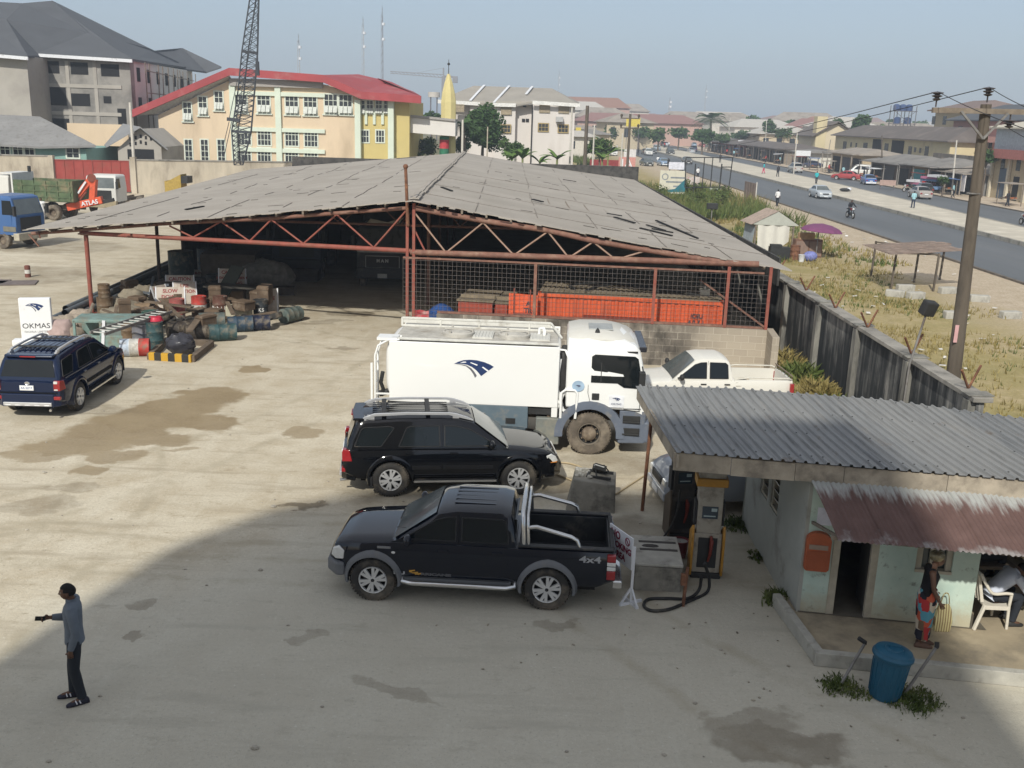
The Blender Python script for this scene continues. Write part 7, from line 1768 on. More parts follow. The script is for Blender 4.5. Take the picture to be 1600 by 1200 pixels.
ol=outline([(247,190),(247,180),(362,124),(425,126),(506,132),(562,152)],Y1)
ol=[(ol[0][0],0)]+ol[1:]+[(ol[-1][0],0)]
b=B();b.prism(ol,Y1,Y1+18,lambda x,z,y:(x,y,z));b.buildw('wall',peach,hall)
ol2=outline([(560,155),(612,158),(640,158)],Y1+.6);b=B();b.prism([(ol2[0][0],0)]+ol2+[(ol2[-1][0],0)],Y1+.5,Y1+17,lambda x,z,y:(x,y,z));b.buildw('wall',yellowr,hall)
for pts in([(205,172),(358,106)],[(358,106),(505,117)],[(505,117),(564,143)],[(564,143),(658,150)]):
 (xa,ya), (xb,yb)=pts;b=B();a, c=atY(xa,ya,Y1-1.2), atY(xb,yb,Y1-1.2);b.prism([(a.x,a.z),(c.x,c.z),(c.x,c.z-.8),(a.x,a.z-.8)],Y1-1.3,Y1-.9,lambda x,z,y:(x,y,z));b.buildw('fascia',redroof,hall)
b=B();P=[atY(205,181,Y1-.95),atY(358,117,Y1-.95),atY(362,124,Y1+.3),atY(250,178,Y1+.3)];b.poly(P);b.buildw('soffit',mat('soffit_white',(.55,.52,.50),.8),hall)
b=B();a, c=atY(360,121,Y1), atY(505,131,Y1);b.bx(a.x,c.x,Y1-.5,Y1,(a.z+c.z)/2-.7,(a.z+c.z)/2+.1);b.buildw('parapet',mat('grey_parapet',(.33,.31,.29),.85,var=.1),hall)
pix_roof(hall,'roof',[[(205,172,Y1-1),(358,106,Y1-1),(358,108,Y1+18),(240,168,Y1+18)],[(358,106,Y1-1),(505,117,Y1-1),(505,119,Y1+18),(358,108,Y1+18)],[(505,117,Y1-1),(564,143,Y1-1),(612,128,Y1+14),(560,116,Y1+14)],[(564,143,Y1-1),(658,150,Y1-1),(646,143,Y1+13),(590,122,Y1+13),(612,128,Y1+13.5)]],redroof)
b=B()
for px in(363,434,559,611):a=atY(px,130 if px<500 else 156,Y1);b.bx(a.x-.32,a.x+.32,Y1-.35,Y1+.7,0,a.z)
for px0, px1, py in((363,508,146),(363,508,202),(363,508,234)):a, c=atY(px0,py,Y1), atY(px1,py+2,Y1);b.bx(a.x,c.x,Y1-.25,Y1+.05,(a.z+c.z)/2-.22,(a.z+c.z)/2+.22)
b.buildw('pilaster',minttrim,hall)
def open_casements(t,px,py,w,h,Y):
 c=atY(px,py,Y);
 for k in range(3):b=B();b.box((c.x-w/3+w/3*k,Y-.28,c.z-h*.28),(w/3.4,.05,h*.40),0,0,0,rad(-28));b.buildw('casement',mat('casement_pale',(.5,.52,.48),.5),t)
for(px,py)in((376,160),(412,161),(456,163),(485,164),(517,162),(540,163)):win_front(hall,px,py,1.5,2.1,Y1,wframe,winm,(3,3),sill=True);open_casements(hall,px,py,1.5,2.1,Y1)
for(px,py)in((293,174),(317,165),(342,157)):win_front(hall,px,py,1.0,2.0,Y1,wframe,winm,(2,3),sill=True);open_casements(hall,px,py,1.0,2.0,Y1)
for(px,py)in((382,213),(413,214),(456,215),(486,216)):win_front(hall,px,py,1.55,1.9,Y1,wframe,winm,(4,3))
for(px,py)in((382,241),(413,242),(456,243),(486,244)):win_front(hall,px,py,1.55,1.6,Y1,wframe,winm,(4,2))
for px in(295,320,346):win_front(hall,px,236,.9,2.6,Y1,wframe,winm,(2,4))
for px in(565,578,592,605):win_front(hall,px,167,.8,1.5,Y1+.5,wframe,winm,(2,3));open_casements(hall,px,167,.8,1.5,Y1+.5)
for px in(570,594):win_front(hall,px,213,1.0,1.4,Y1+.5,wframe,winm,(3,2))
for px in(571,584,597):a=atY(px,180,Y1);b=B();b.bx(a.x-.15,a.x+.15,Y1+.3,Y1+.55,a.z-1,a.z+.8);b.buildw('mullion',minttrim,hall)
ov=thing('concrete_bridge','white rendered box bridge joining the hall to the minaret tower','bridge',(-10.5,Y1+2,0))
a, c=atY(640,183,Y1+2), atY(712,190,Y1+2);e=atY(640,207,Y1+2).z;b=B();b.prism([(a.x,a.z),(c.x,c.z),(c.x,atY(712,213,Y1+2).z),(a.x,e)],Y1+1.5,Y1+5.5,lambda x,z,y:(x,y,z));b.buildw('box',mat('white_render',(.64,.61,.58),.85,var=.06,scale=.5),ov)
b=B();b.prism([(a.x,a.z+.02),(c.x,c.z+.02),(c.x,c.z+.25),(a.x,a.z+.25)],Y1+1.3,Y1+5.7,lambda x,z,y:(x,y,z));b.buildw('coping',mat('grey_parapet',(.33,.31,.29),.85),ov)
mn=thing('minaret','slender pale yellow minaret with a pointed top beside the white bridge','tower',(-8.2,Y1+4,0))
Ym=Y1+4;b=B();rings=[]
for py, hw in((240,11),(160,11.5),(146,10),(130,6.5),(120,3.5),(115,2)):
 p=atY(700,py,Ym);q=atY(700+hw,py,Ym);r=q.x-p.x;rings.append([(p.x+r*math.cos(PI/8+k*PI/4)*1.08,Ym+1+r*math.sin(PI/8+k*PI/4)*1.08,max(0,p.z)if py<240 else 0)for k in range(8)])
b.loft(rings);b.buildw('shaft',mat('pale_yellow_render',(.58,.50,.24),.85,var=.06),mn)
b=B();p=atY(700,115,Ym);b.cyl((p.x,Ym+1,p.z),(p.x,Ym+1,p.z+1.6),.05,.03,6);b.ball((p.x,Ym+1,p.z+1.1),.16);b.buildw('finial',hubm,mn)
cl=thing('painted_column','round column painted green and red under the white bridge','column',(0,0,0));p=atY(694,240,Y1+3);cl.location=(p.x,p.y,0)
zt=atY(694,213,Y1+3).z;b=B();b.cyl((0,0,0),(0,0,zt),.55,.55,16);b.build('shaft',mat('column_green',(.03,.16,.09),.7),cl,smooth=40);b=B();zz=atY(694,232,Y1+3).z;b.lathe([(.56,zz),(.56,zz+1.0)],n=16,cap=False);b.build('band',mat('column_red',(.45,.05,.06),.7),cl)
gb=mat('raw_block_wall',(.27,.255,.235),.95,var=.15,scale=.5,dirt=(.13,.125,.12),damt=.5,dscale=.3);gb2=mat('raw_render_wall',(.37,.345,.31),.95,var=.12,scale=.4,dirt=(.24,.22,.2),damt=.4,dscale=.2)
Yg=120
un=thing('unfinished_building','grey unfinished four storey block with empty window openings and dark hipped roof','building',(-52,Yg,0))
front_box(un,'wall',61,202,90,Yg,1.2,gb);front_box(un,'wall',-60,41,86,Yg-5,24,gb2)
b=B();a=atY(201.5,92,Yg+.02);e=atY(300,108,Yg+45);b.add([(a.x,Yg+.03,0),(e.x,Yg+45,0),(e.x,Yg+45,e.z-.3),(a.x,Yg+.03,a.z-.2),(a.x-.3,Yg+.03,0),(e.x-.3,Yg+45,0),(e.x-.3,Yg+45,e.z-.3),(a.x-.3,Yg+.03,a.z-.2)],[(0,1,2,3),(1,5,6,2),(0,3,7,4),(4,7,6,5)]);b.buildw('wall',mat('white_side_render',(.66,.64,.61),.9,var=.08,scale=.3),un)
slate=mat('dark_slate_roof',(.085,.09,.10),.7,var=.12,scale=.4)
pix_roof(un,'roof',[[(58,83,Yg-.8),(206,91,Yg-.8),(138,51,Yg+9)],[(206,92,Yg-.8),(298,106,Yg+46),(235,76,Yg+30),(82,1,Yg+22),(138,51,Yg+9)],[(58,83,Yg-.8),(138,51,Yg+9),(82,1,Yg+22),(35,5,Yg+18),(10,30,Yg+4)],[(-70,76,Yg-6),(43,87,Yg-6),(62,87,Yg-.8),(10,30,Yg+4),(-60,10,Yg+8)],[(10,30,Yg+4),(35,5,Yg+18),(-60,0,Yg+18),(-60,10,Yg+8)]],slate,.25)
pix_roof(un,'roof',[[(232,80,Yg+36),(285,75,Yg+52),(346,104,Yg+44),(322,112,Yg+44),(205,96,Yg+30)],[(285,75,Yg+52),(346,104,Yg+44),(346,104,Yg+58)]],slate,.25)
b=B();a, c=atY(60,83,Yg-1), atY(206,92,Yg-1);b.prism([(a.x,a.z-.05),(c.x,c.z-.05),(c.x,c.z-.4),(a.x,a.z-.4)],Yg-1,Yg-.8,lambda x,z,y:(x,y,z));b.buildw('fascia',whitep,un)
b=B();a, c=atY(-60,79,Yg-6.2), atY(43,88,Yg-6.2);b.prism([(a.x,a.z-.05),(c.x,c.z-.05),(c.x,c.z-.4),(a.x,a.z-.4)],Yg-6.2,Yg-6,lambda x,z,y:(x,y,z));b.buildw('fascia',whitep,un)
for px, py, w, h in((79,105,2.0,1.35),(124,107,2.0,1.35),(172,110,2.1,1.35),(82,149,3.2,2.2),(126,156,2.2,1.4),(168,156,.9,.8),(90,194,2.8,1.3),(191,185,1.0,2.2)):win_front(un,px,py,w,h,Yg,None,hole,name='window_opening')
b=B()
for py in(133,176):a, c=atY(61,py-2,Yg), atY(190,py+2,Yg);b.bx(a.x,c.x,Yg-.1,Yg,(a.z+c.z)/2-.3,(a.z+c.z)/2+.1)
for px in(104,147):a=atY(px,95,Yg);b.bx(a.x-.2,a.x+.2,Yg-.08,Yg,2,a.z)
b.buildw('concrete_frame',gb2,un)
b=B();a, c=atY(105,192,Yg), atY(200,195,Yg);b.bx(a.x,c.x,Yg-.12,Yg,0,c.z);b.buildw('plinth_wall',peach,un)
XW=atY(201.5,92,Yg).x;
for k in range(7):
 for zc, hh in((11.6,1.6),(8.2,1.6)):
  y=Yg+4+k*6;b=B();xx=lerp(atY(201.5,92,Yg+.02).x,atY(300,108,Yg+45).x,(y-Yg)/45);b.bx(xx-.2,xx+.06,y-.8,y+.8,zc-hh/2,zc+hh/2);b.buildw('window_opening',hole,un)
b=B()
for k in range(12):y=Yg+3+k*3.4;xx=lerp(XW,atY(300,108,Yg+45).x,(y-Yg)/45)+1.2;b.cyl((xx,y,2),(xx+rng.uniform(-.3,.3),y,13),.07,.07,5)
for z in(7,9.5,12):b.cyl((XW+1.2,Yg+2,z),(atY(300,108,Yg+45).x+1.2,Yg+42,z),.06,.06,5)
b.buildw('scaffold',wood,un)
hs=thing('bungalow','low green walled bungalow with a wide grey hipped roof at the left edge','house',(-48,100,0))
front_box(hs,'wall',-40,134,230,100,9,mat('sea_green_render',(.22,.36,.32),.85,var=.08))
pix_roof(hs,'roof',[[(-60,222,99),(62,229,99),(150,227,99.4),(62,182,105),(-60,176,105)],[(150,227,99.4),(62,182,105),(120,215,112)]],mat('grey_sheet_roof',(.23,.225,.22),.75,var=.12,scale=.5,dirt=(.16,.15,.14),damt=.4),.2)
win_front(hs,114,239,1.3,1.0,100,wframe,winm);
for px in(8,28,46):win_front(hs,px,233,1.0,1.2,100,wframe,hole)
hs=thing('block_hut','small gabled block hut with ventilation holes between the bungalow and the hall','house',(-38,104,0))
ol=outline([(184,232),(218,201),(252,230),(252,248),(184,248)],104);ol[-1]=(ol[-1][0],0);ol[-2]=(ol[-2][0],0);b=B();b.prism(ol,104,111,lambda x,z,y:(x,y,z));b.buildw('wall',gb2,hs)
pix_roof(hs,'roof',[[(166,229,103.2),(219,198,103.2),(192,193,111),(163,226,111)],[(219,198,103.2),(262,233,103.2),(262,231,111),(192,193,111)]],mat('grey_sheet_roof2',(.24,.24,.245),.7,var=.1,scale=.5),.12)
win_front(hs,224,241,2.2,1.0,104,None,hole);win_front(hs,204,241,.6,1.0,104,None,hole)
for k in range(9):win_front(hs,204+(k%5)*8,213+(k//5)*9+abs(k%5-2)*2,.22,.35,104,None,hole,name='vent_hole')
wh=thing('apartment_block','white three storey block with grey hipped roof behind the round trees','building',(4,150,0))
whm=mat('off_white_render',(.62,.58,.55),.85,var=.05,scale=.3,dirt=(.45,.41,.37),damt=.35,dscale=.2,streak=.3)
for px0, px1, pyt, Yw in((690,735,158,151),(735,772,159,150),(772,806,162,149.4),(806,833,160,150.6),(833,899,161,148.6)):front_box(wh,'wall',px0,px1,pyt,Yw,22,whm)
pix_roof(wh,'roof',[[(684,157,150.5),(735,158,149.6),(770,162,148.9),(806,163,149),(832,158,149),(905,163,147.8),(862,138,158),(740,134,158)],[(905,163,147.8),(862,138,158),(905,160,172)]],mat('tan_sheet_roof',(.31,.285,.25),.85,var=.08,scale=.4),.3)
b=B()
for p, q in(((757,134,157.9),(735,158,149.5)),((796,135,157.9),(772,161,149)),((832,136,157.9),(822,148,153))):a, c=atY(*p), atY(*q);b.bar(a+Vector((0,-.05,.1)),c+Vector((0,-.05,.1)),.35,.1)
b.buildw('ridge_tile',whitep,wh)
b=B()
for p, q, Yw in(((684,158.5),(770,163.5),149.4),((770,163.5),(806,164.5),148.8),((806,164),(832,160),149.2),((832,160),(906,164.5),147.7)):a, c=atY(*p,Yw), atY(*q,Yw);b.bar(a,c,.2,.5)
b.buildw('fascia',mat('fascia_white',(.68,.67,.65),.8),wh)
for px, py in((717,169),(791,173),(851,170),(881,171)):win_front(wh,px,py,1.4,.95,148.5 if px>833 else 149.2,mat('wood_frame',(.3,.25,.17),.8),mat('louvre_tan',(.33,.27,.19),.6),(3,2))
for px, py in((849,199),(880,201),(790,201)):win_front(wh,px,py,1.45,1.1,148.5 if px>833 else 149.2,mat('wood_frame2',(.36,.27,.12),.8),winm,(3,2))
for px, py in((818,188),(824,188),(820,165)):win_front(wh,px,py,.45,.45,150.5,None,hole,name='vent')
b=B();p=atY(874,187,148.5);b.bx(p.x-.5,p.x+.5,147.6,148.5,p.z-.3,p.z+.4);b.buildw('air_conditioner',mat('ac_unit',(.4,.4,.4),.6),wh)
b=B();p=atY(832,165,148.4);b.cyl((p.x,148.4,0),(p.x,148.4,p.z),.1,.1,6);b.buildw('drain_pipe',hubm,wh)
def road_house(name,label,X,px0,px1,py_e0,depth,m,roofm_=None,rise=1.6,over=.8,wins=(),cat='building',door=None,hole_m=None,verandah=None):
 """px0 (far end) to px1 (near end) along the front; eave height read at px1"""
 e0, e1=atX(px0,py_e0,X), atX(px1,py_e0,X)
 y0, y1=e1.y, e0.y;zt=e1.z if not isinstance(py_e0,tuple)else 0
 return y0, y1, zt
def rhouse(name,label,X,px0,px1,h,depth,m,rm=None,rise=1.5,over=.7,wins=(),cat='house',hip=True,shop=None):
 y1, y0=atX(px0,250,X).y, atX(px1,250,X).y
 t=thing(name,label,cat,(X,y0,0))
 b=B();b.bx(0,depth,0,y1-y0,-.05,h);b.build('wall',m,t)
 if rm:
  L=y1-y0;o=over;k=min(depth/2,L/2)if hip else 0
  A=[(-o,-o,h),(depth+o,-o,h),(depth+o,L+o,h),(-o,L+o,h)];R1, R2=(depth/2,k*.8,h+rise), (depth/2,L-k*.8,h+rise)
  b=B();vs=A+[R1,R2]+[(x,y,z-.18)for x,y,z in A]
  b.add(vs,[(0,4,5,3),(1,2,5,4),(0,1,4),(2,3,5),(6,9,8,7),(0,6,7,1),(1,7,8,2),(2,8,9,3),(3,9,6,0)]);b.build('roof',rm,t)
 for w in wins:
  px, py, ww, hh=w[:4];c=atX(px,py,X);b=B();y=c.y-y0
  if not(-1<y<y1-y0+1):continue
  b.bx(-.05,.02,y-ww/2,y+ww/2,max(.05,c.z-hh/2),c.z+hh/2);b.build(w[4]if len(w)>4 else 'window',w[5]if len(w)>5 else winm,t)
 for w in[w for w in wins if False]:pass
 return t, y0, y1
def south(t,wins,X,Y,m=winm,name='window'):
 """openings on the end wall facing the camera"""
 for px, py, w, h in wins:
  c=atY(px,py,Y);b=B();b.bx(c.x-w/2,c.x+w/2,Y-.05,Y+.02,max(.05,c.z-h/2),c.z+h/2);b.buildw(name,m,t)
brownroof=mat('brown_sheet_roof',(.13,.11,.10),.8,var=.15,scale=.4,dirt=(.2,.17,.15),damt=.4,dscale=.3)
greyroof=mat('grey_old_roof',(.22,.205,.19),.85,var=.15,scale=.5,dirt=(.12,.11,.1),damt=.45,dscale=.3)
tanroof=mat('tan_old_roof',(.30,.26,.22),.85,var=.15,scale=.5,dirt=(.2,.17,.14),damt=.45,dscale=.3)
crw=mat('cream_wall',(.56,.48,.30),.85,var=.08,scale=.4,dirt=(.36,.30,.2),damt=.35,dscale=.3)
pinkw=mat('pink_wall',(.50,.27,.23),.85,var=.08,scale=.4,dirt=(.35,.22,.2),damt=.3)
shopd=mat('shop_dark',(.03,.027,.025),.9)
t, y0, y1=rhouse('terrace_house','long cream two storey terrace with brown roof across the road',68,1302,1482,6.4,9,crw,brownroof,2.2,.9,[(1320,227,2.2,1.6),(1330,226,.9,.9),(1338,227,.9,.9),(1352,230,2.4,1.7),(1385,231,2.0,1.6),(1422,235,1.6,1.4),(1430,234,.9,.8),(1438,235,.9,.8),(1448,236,1.6,1.5)])
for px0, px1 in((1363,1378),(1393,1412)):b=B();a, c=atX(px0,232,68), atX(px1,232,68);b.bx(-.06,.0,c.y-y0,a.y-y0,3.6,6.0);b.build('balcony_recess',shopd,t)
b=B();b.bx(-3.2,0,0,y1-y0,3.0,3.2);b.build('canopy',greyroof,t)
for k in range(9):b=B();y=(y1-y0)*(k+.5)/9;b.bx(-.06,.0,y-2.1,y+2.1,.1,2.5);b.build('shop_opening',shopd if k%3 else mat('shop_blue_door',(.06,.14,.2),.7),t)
gbl=thing('gable_house','cream gable fronted house at the far left end of the long terrace','house',atX(1268,275,66)*1.0);gbl.location.z=0
y=gbl.location.y;b=B();b.prism([(0,0),(0,6.4),(4.5,9.0),(9,6.4),(9,0)],0,14,lambda x,z,yy:(x,yy,z));b.build('wall',mat('cream_wall2',(.58,.50,.36),.85,var=.06),gbl)
b=B()
for xa, za, xb, zb_ in((-1,5.8,4.5,9.1),(4.5,9.1,10,5.8)):b.add([(xa,-1,za),(xb,-1,zb_),(xb,15,zb_),(xa,15,za),(xa,-1,za+.2),(xb,-1,zb_+.2),(xb,15,zb_+.2),(xa,15,za+.2)],[(0,1,2,3),(4,7,6,5),(0,4,5,1),(1,5,6,2),(2,6,7,3),(3,7,4,0)])
b.build('roof',brownroof,gbl)
b=B();b.bx(-.05,2.2,-.3,2.5,0,10.2);b.build('stair_tower',crw,gbl)
shops=[('kiosk_row','dark open fronted shop with a wide grey roof right of the white minibus',57.5,1362,1425,3.0,8,mat('shop_brown',(.12,.09,.07),.9,var=.2),greyroof,1.2),('kiosk_row','shop with a bright blue wall panel and red door near the white lamp pole',57.5,1427,1476,3.2,8,mat('shop_tan',(.30,.22,.13),.9,var=.2),greyroof,1.1),('kiosk_row','low grey shop roof behind the big wooden pole',58.5,1478,1530,2.8,7,mat('shop_grey',(.2,.19,.18),.9),tanroof,.9),('kiosk_row','cream arched shopfront behind the dark blue parked car',59,1300,1348,3.6,7,mat('shop_cream',(.45,.36,.24),.9,var=.15),tanroof,.9),('kiosk_row','white painted kiosk with a sign board above left of the gable house',58,1243,1262,3.0,5,mat('kiosk_white',(.6,.58,.52),.85),greyroof,.5),('kiosk_row','low brown roofed kiosks beyond the blue lorry across the road',57,1165,1225,3.2,9,mat('shop_brown2',(.24,.2,.16),.9,var=.2),brownroof,1.0),('kiosk_row','far red fronted kiosk with a white board across the road',57,1110,1162,3.0,9,mat('shop_red',(.25,.07,.06),.9,var=.2),brownroof,1.0),]
for nm, lab, X, p0, p1, h, d, m, rm, rise in shops:
 t, y0, y1=rhouse('shop',lab,X,p0,p1,h,d,m,rm,rise,1.0,cat='shop')
 n=max(2,int((y1-y0)/5));L=y1-y0
 for k in range(n):
  yy=L*(k+.5)/n;b=B();b.bx(-.06,.0,yy-L/n*.38,yy+L/n*.38,.08,h*.78)
  mm=[shopd,mat('shop_turquoise',(.08,.30,.36),.8),shopd,mat('shop_door_red',(.2,.07,.04),.8)][k%4]if 'blue wall' in lab else(shopd if k%2==0 else mat('shop_shutter',(.10,.10,.11),.7))
  b.build('shop_opening',mm,t)
 b=B();b.bx(-2.0,-.9,-.5,L+.5,h-.15,h-.05)
 for k in range(n+1):y=min(L-.1,max(.1,L*k/n));b.bar((-1.9,y,0),(-1.9,y,h-.1),.12,.12)
 b.build('lean_to',rm,t)
t, y0, y1=rhouse('long_house','tan roofed low house with pale gable behind the far kiosks',70,1160,1180,4.6,26,mat('pale_pink_wall',(.55,.42,.34),.85),tanroof,2.4,1.2,hip=False)
t, y0, y1=rhouse('apartment_house','cream three storey house with small square windows behind the terrace',78,1452,1512,11.6,10,mat('cream_wall3',(.54,.44,.28),.85,var=.06),mat('brown_tile_roof',(.19,.14,.125),.8),1.8,1.2,[(1459,188,1.5,1.5),(1476,188,1.5,1.5),(1455,208,1.5,1.5),(1472,209,1.5,1.5),(1459,228,1.5,1.4)])
south(t,[(1500,190,1.4,1.4)],78,y0)
t, y0, y1=rhouse('apartment_house','pink three storey house with dark roof behind the wooden pole',74,1482,1600,9.8,12,pinkw,slate,2.6,1.2,[(1500,204,1.6,1.4),(1518,215,1.6,1.6),(1497,228,1.8,1.7),(1520,232,2.2,2.0),(1536,205,1.6,1.4),(1545,230,2,1.8)])
b=B();
for z in(3.2,6.4):b.bx(-1.4,0,2,14,z,z+.9)
b.build('balcony',pinkw,t)
t, y0, y1=rhouse('corner_house','beige two storey house with an arched gate and balcony at the right edge',60,1552,1680,8.6,12,mat('beige_wall',(.46,.38,.25),.85,var=.08,dirt=(.3,.25,.17),damt=.35),mat('pale_sheet_roof',(.50,.46,.38),.8),1.6,1.0,[(1573,214,.8,1.5),(1590,215,.8,1.5),(1568,252,1.0,1.8),(1592,255,1.0,1.8),(1567,290,2.6,4.2,'gate',mat('grey_gate',(.10,.13,.17),.6)),(1586,296,1.4,3.0,'door',shopd)])
b=B();b.bx(-1.3,0,0,y1-y0,4.9,5.2);b.bx(-1.3,-1.15,0,y1-y0,5.2,6.0);b.build('balcony',mat('balcony_red_trim',(.36,.14,.12),.8),t)
b=B();b.bx(-.12,0,0,y1-y0,5.4,8.4);b.build('upper_wall',mat('pale_blue_wall',(.46,.50,.53),.85),t)
for k in range(5):b=B();y=.4+(y1-y0-.8)*k/4;b.bx(-.35,-.05,y-.25,y+.25,0,4.9);b.build('pier',mat('pier_pale',(.52,.47,.37),.85),t)
t=thing('rubble_wall','low dark wall with pale broken stone patches behind the grey roofed shops','wall',(64.5,120,0));b=B();b.bx(0,.4,0,40,0,4.6);b.build('wall_panel',mat('rubble_mix',(.16,.14,.12),.95,var=.4,scale=.8,dirt=(.45,.36,.25),damt=.35,dscale=.7),t)
wt=thing('water_tower','steel stand carrying three rows of blue water tanks behind the terrace','water tower',atX(1402,250,92));wt.location.z=0
tank=mat('tank_blue',(.05,.08,.18),.5,var=.15);stl=mat('tower_steel',(.12,.11,.12),.7)
L0=wt.location;zz=[atY(1402,py,L0.y).z for py in(212,193,173)];
b=B()
for x in(-2.6,-.9,.9,2.6):
 for y in(-1.4,1.4):b.bar((x,y,0),(x,y,zz[2]+(1.2 if abs(x)>2 else 0)),.14,.14)
for z in zz:b.bx(-2.8,2.8,-1.6,1.6,z-.12,z)
for k in range(3):b.bar((-2.6,-1.4,zz[k]-4),(2.6,-1.4,zz[k]),.08);b.bar((2.6,-1.4,zz[k]-4),(-2.6,-1.4,zz[k]),.08)
b.build('stand',stl,wt)
for z, xs in zip(zz,((-1.3,.0,1.3),(-1.2,1.2),(-1.7,-.2,1.3))):
 for x in xs:b=B();b.lathe([(.01,z),(.75,z),(.78,z+.2),(.78,z+1.2),(.55,z+1.45),(.2,z+1.55),(.01,z+1.55)],o=(x,0,0),n=14);b.build('tank',tank,wt,smooth=40)
hrng=random.Random(5)
walls=[mat('far_wall_a',(.50,.42,.30),.9),mat('far_wall_b',(.58,.54,.48),.9),mat('far_wall_c',(.45,.30,.25),.9),mat('far_wall_d',(.40,.38,.34),.9)]
roofs=[tanroof,mat('far_red_roof',(.25,.14,.125),.8),mat('far_rust_roof',(.26,.14,.10),.85),greyroof,mat('far_pale_roof',(.45,.42,.38),.8)]
wdesc=['cream','white','pinkish','grey'];rdesc=['tan','red','rust brown','grey','pale']
def far_house(i,px,Y,w,h,rise,wi,ri,dep=14,label=None):
 p=atY(px,200,Y);t=thing('town_house',label or('distant %s house with %s roof in the hazy town'%(wdesc[wi],rdesc[ri])),'house',(p.x,Y,0),hrng.uniform(-.25,.25),'houses of the distant town')
 b=B();b.bx(-w/2,w/2,0,dep,-1,h);b.build('wall',walls[wi],t)
 o=1.0;k=min(dep,w)*.4;A=[(-w/2-o,-o,h),(w/2+o,-o,h),(w/2+o,dep+o,h),(-w/2-o,dep+o,h)]
 b=B();b.add(A+[(-w/2+k,dep/2,h+rise),(w/2-k,dep/2,h+rise)],[(0,1,5,4),(1,2,5),(2,3,4,5),(3,0,4),(3,2,1,0)]);b.build('roof',roofs[ri],t)
 if Y<420:
  for q in range(int(w/4)):b=B();x=-w/2+2+q*4;b.bx(x-.8,x+.8,-.06,.0,h*.45,h*.8);b.build('window',winm,t)
i=0
spec=[(1000,360,44,7.5,3,2,1,'long distant building with a red roof left of the palm'),(945,420,22,9,4,0,0,None),(985,300,14,7.5,2.6,0,0,'distant yellow house with tan roof behind the roadside billboard'),(1200,380,26,7,3,1,4,None),(1235,300,18,5.5,2.5,0,4,None),(1150,420,22,9,3.5,1,0,None),(1280,330,22,7.5,3,1,1,None),(1310,420,30,8,4,2,2,None),(1335,300,18,8,3,1,4,None),(1362,380,26,7,3,3,2,None),(1425,330,30,7,3,1,0,None),(1258,460,30,10,4,1,0,None),(920,520,40,14,5,2,2,None),(960,560,36,13,4,1,0,None),(905,470,26,12,4,1,4,None),(1075,480,26,9,4,2,0,None),(1120,540,34,10,4,0,4,None)]
for s_ in spec:far_house(i,s_[0],s_[1],s_[2],s_[3],s_[4],s_[5],s_[6],label=s_[7]);i+=1
for k in range(64):
 Y=hrng.uniform(400,900);px=hrng.uniform(905,1460)
 far_house(i,px,Y,hrng.uniform(9,22),hrng.uniform(3.5,6.5)+Y*.004,hrng.uniform(1.5,3),hrng.randrange(4),hrng.choice((0,0,2,3,3,4,4,1)),hrng.uniform(8,16));i+=1
for k in range(44):
 Y=hrng.uniform(900,1500);px=hrng.uniform(890,1500)
 far_house(i,px,Y,hrng.uniform(16,40),hrng.uniform(8,14)+(6 if px<1000 else 0),hrng.uniform(3,5),hrng.randrange(4),hrng.choice((0,2,3,4,4)),20);i+=1
for px, Y, w, h, wi, ri, lab in((905,215,7,4.5,1,4,'pale low building with a yellow board beside the white block'),(928,255,8,4.5,0,3,'low cream shop by the left roadside far down the road'),(912,330,12,5,1,0,'white walled shop further along the left roadside'),(942,330,9,4,3,3,'small grey shop at the left edge of the distant carriageway')):far_house(i,px,Y,w,h,1.2,wi,ri,9,lab);i+=1
def mast(label,px,py0,Y,w=.9,m=None):
 p=atY(px,py0,Y);t=thing('radio_mast',label,'mast',(p.x,Y,0));h=p.z;b=B()
 for sx, sy in((-1,-1),(1,-1),(0,1)):b.bar((sx*w,sy*w,0),(sx*w*.6,sy*w*.6,h*.92),.22,.22)
 n=int(h/4)
 for k in range(n):z=k*4;f=1-.4*z/h;b.bar((-w*f,-w*f,z),(w*f,-w*f,z+4),.12);b.bar((w*f,-w*f,z),(0,w*f,z+4),.12)
 b.build('lattice',m or mat('mast_grey',(.35,.36,.38),.6),t);b=B();b.cyl((0,0,h*.9),(0,0,h),.12,.08,6);b.build('antenna',stl,t)
 b=B();
 for z in(.72,.84):b.lathe([(.01,h*z),(.8,h*z),(.8,h*z+1.2),(.01,h*z+1.4)],o=(w,-w,0),n=10)
 b.build('dish',whitep,t)
mast('faint slender radio mast above the left part of the hall roof',466,52,520,.8);mast('tall pale radio mast, left of the two close together',567,25,560,.8);mast('tallest dark radio mast, right of the two close together',597,8,540,.7,mat('mast_dark',(.2,.2,.22),.6))
mast('distant thin radio mast above the far red roof',1047,152,700,.7);mast('very faint mast in the haze left of the palm',1104,132,950,.8);mast('short faint mast right of the white block',874,108,950,.8)
tc=thing('tower_crane','hazy tower crane behind the minaret','crane',atY(692,200,430));tc.location.z=0
p=atY(692,119,430);q=atY(610,113,430);e=atY(715,121,430);tp=atY(693,110,430);L0=tc.location
cm=mat('crane_grey',(.22,.22,.24),.6)
b=B();b.bar((0,0,0),(0,0,p.z),1.4,1.4);b.build('mast',cm,tc)
b=B()
for dz in(-.6,.6):b.bar((0,0,p.z+dz),(q.x-L0.x,0,q.z+dz*.6),.35,.3)
for k in range(14):f0, f1=k/14, (k+1)/14;b.bar((lerp(0,q.x-L0.x,f0),0,lerp(p.z-.6,q.z-.3,f0)),(lerp(0,q.x-L0.x,f1),0,lerp(p.z+.6,q.z+.3,f1)),.2)
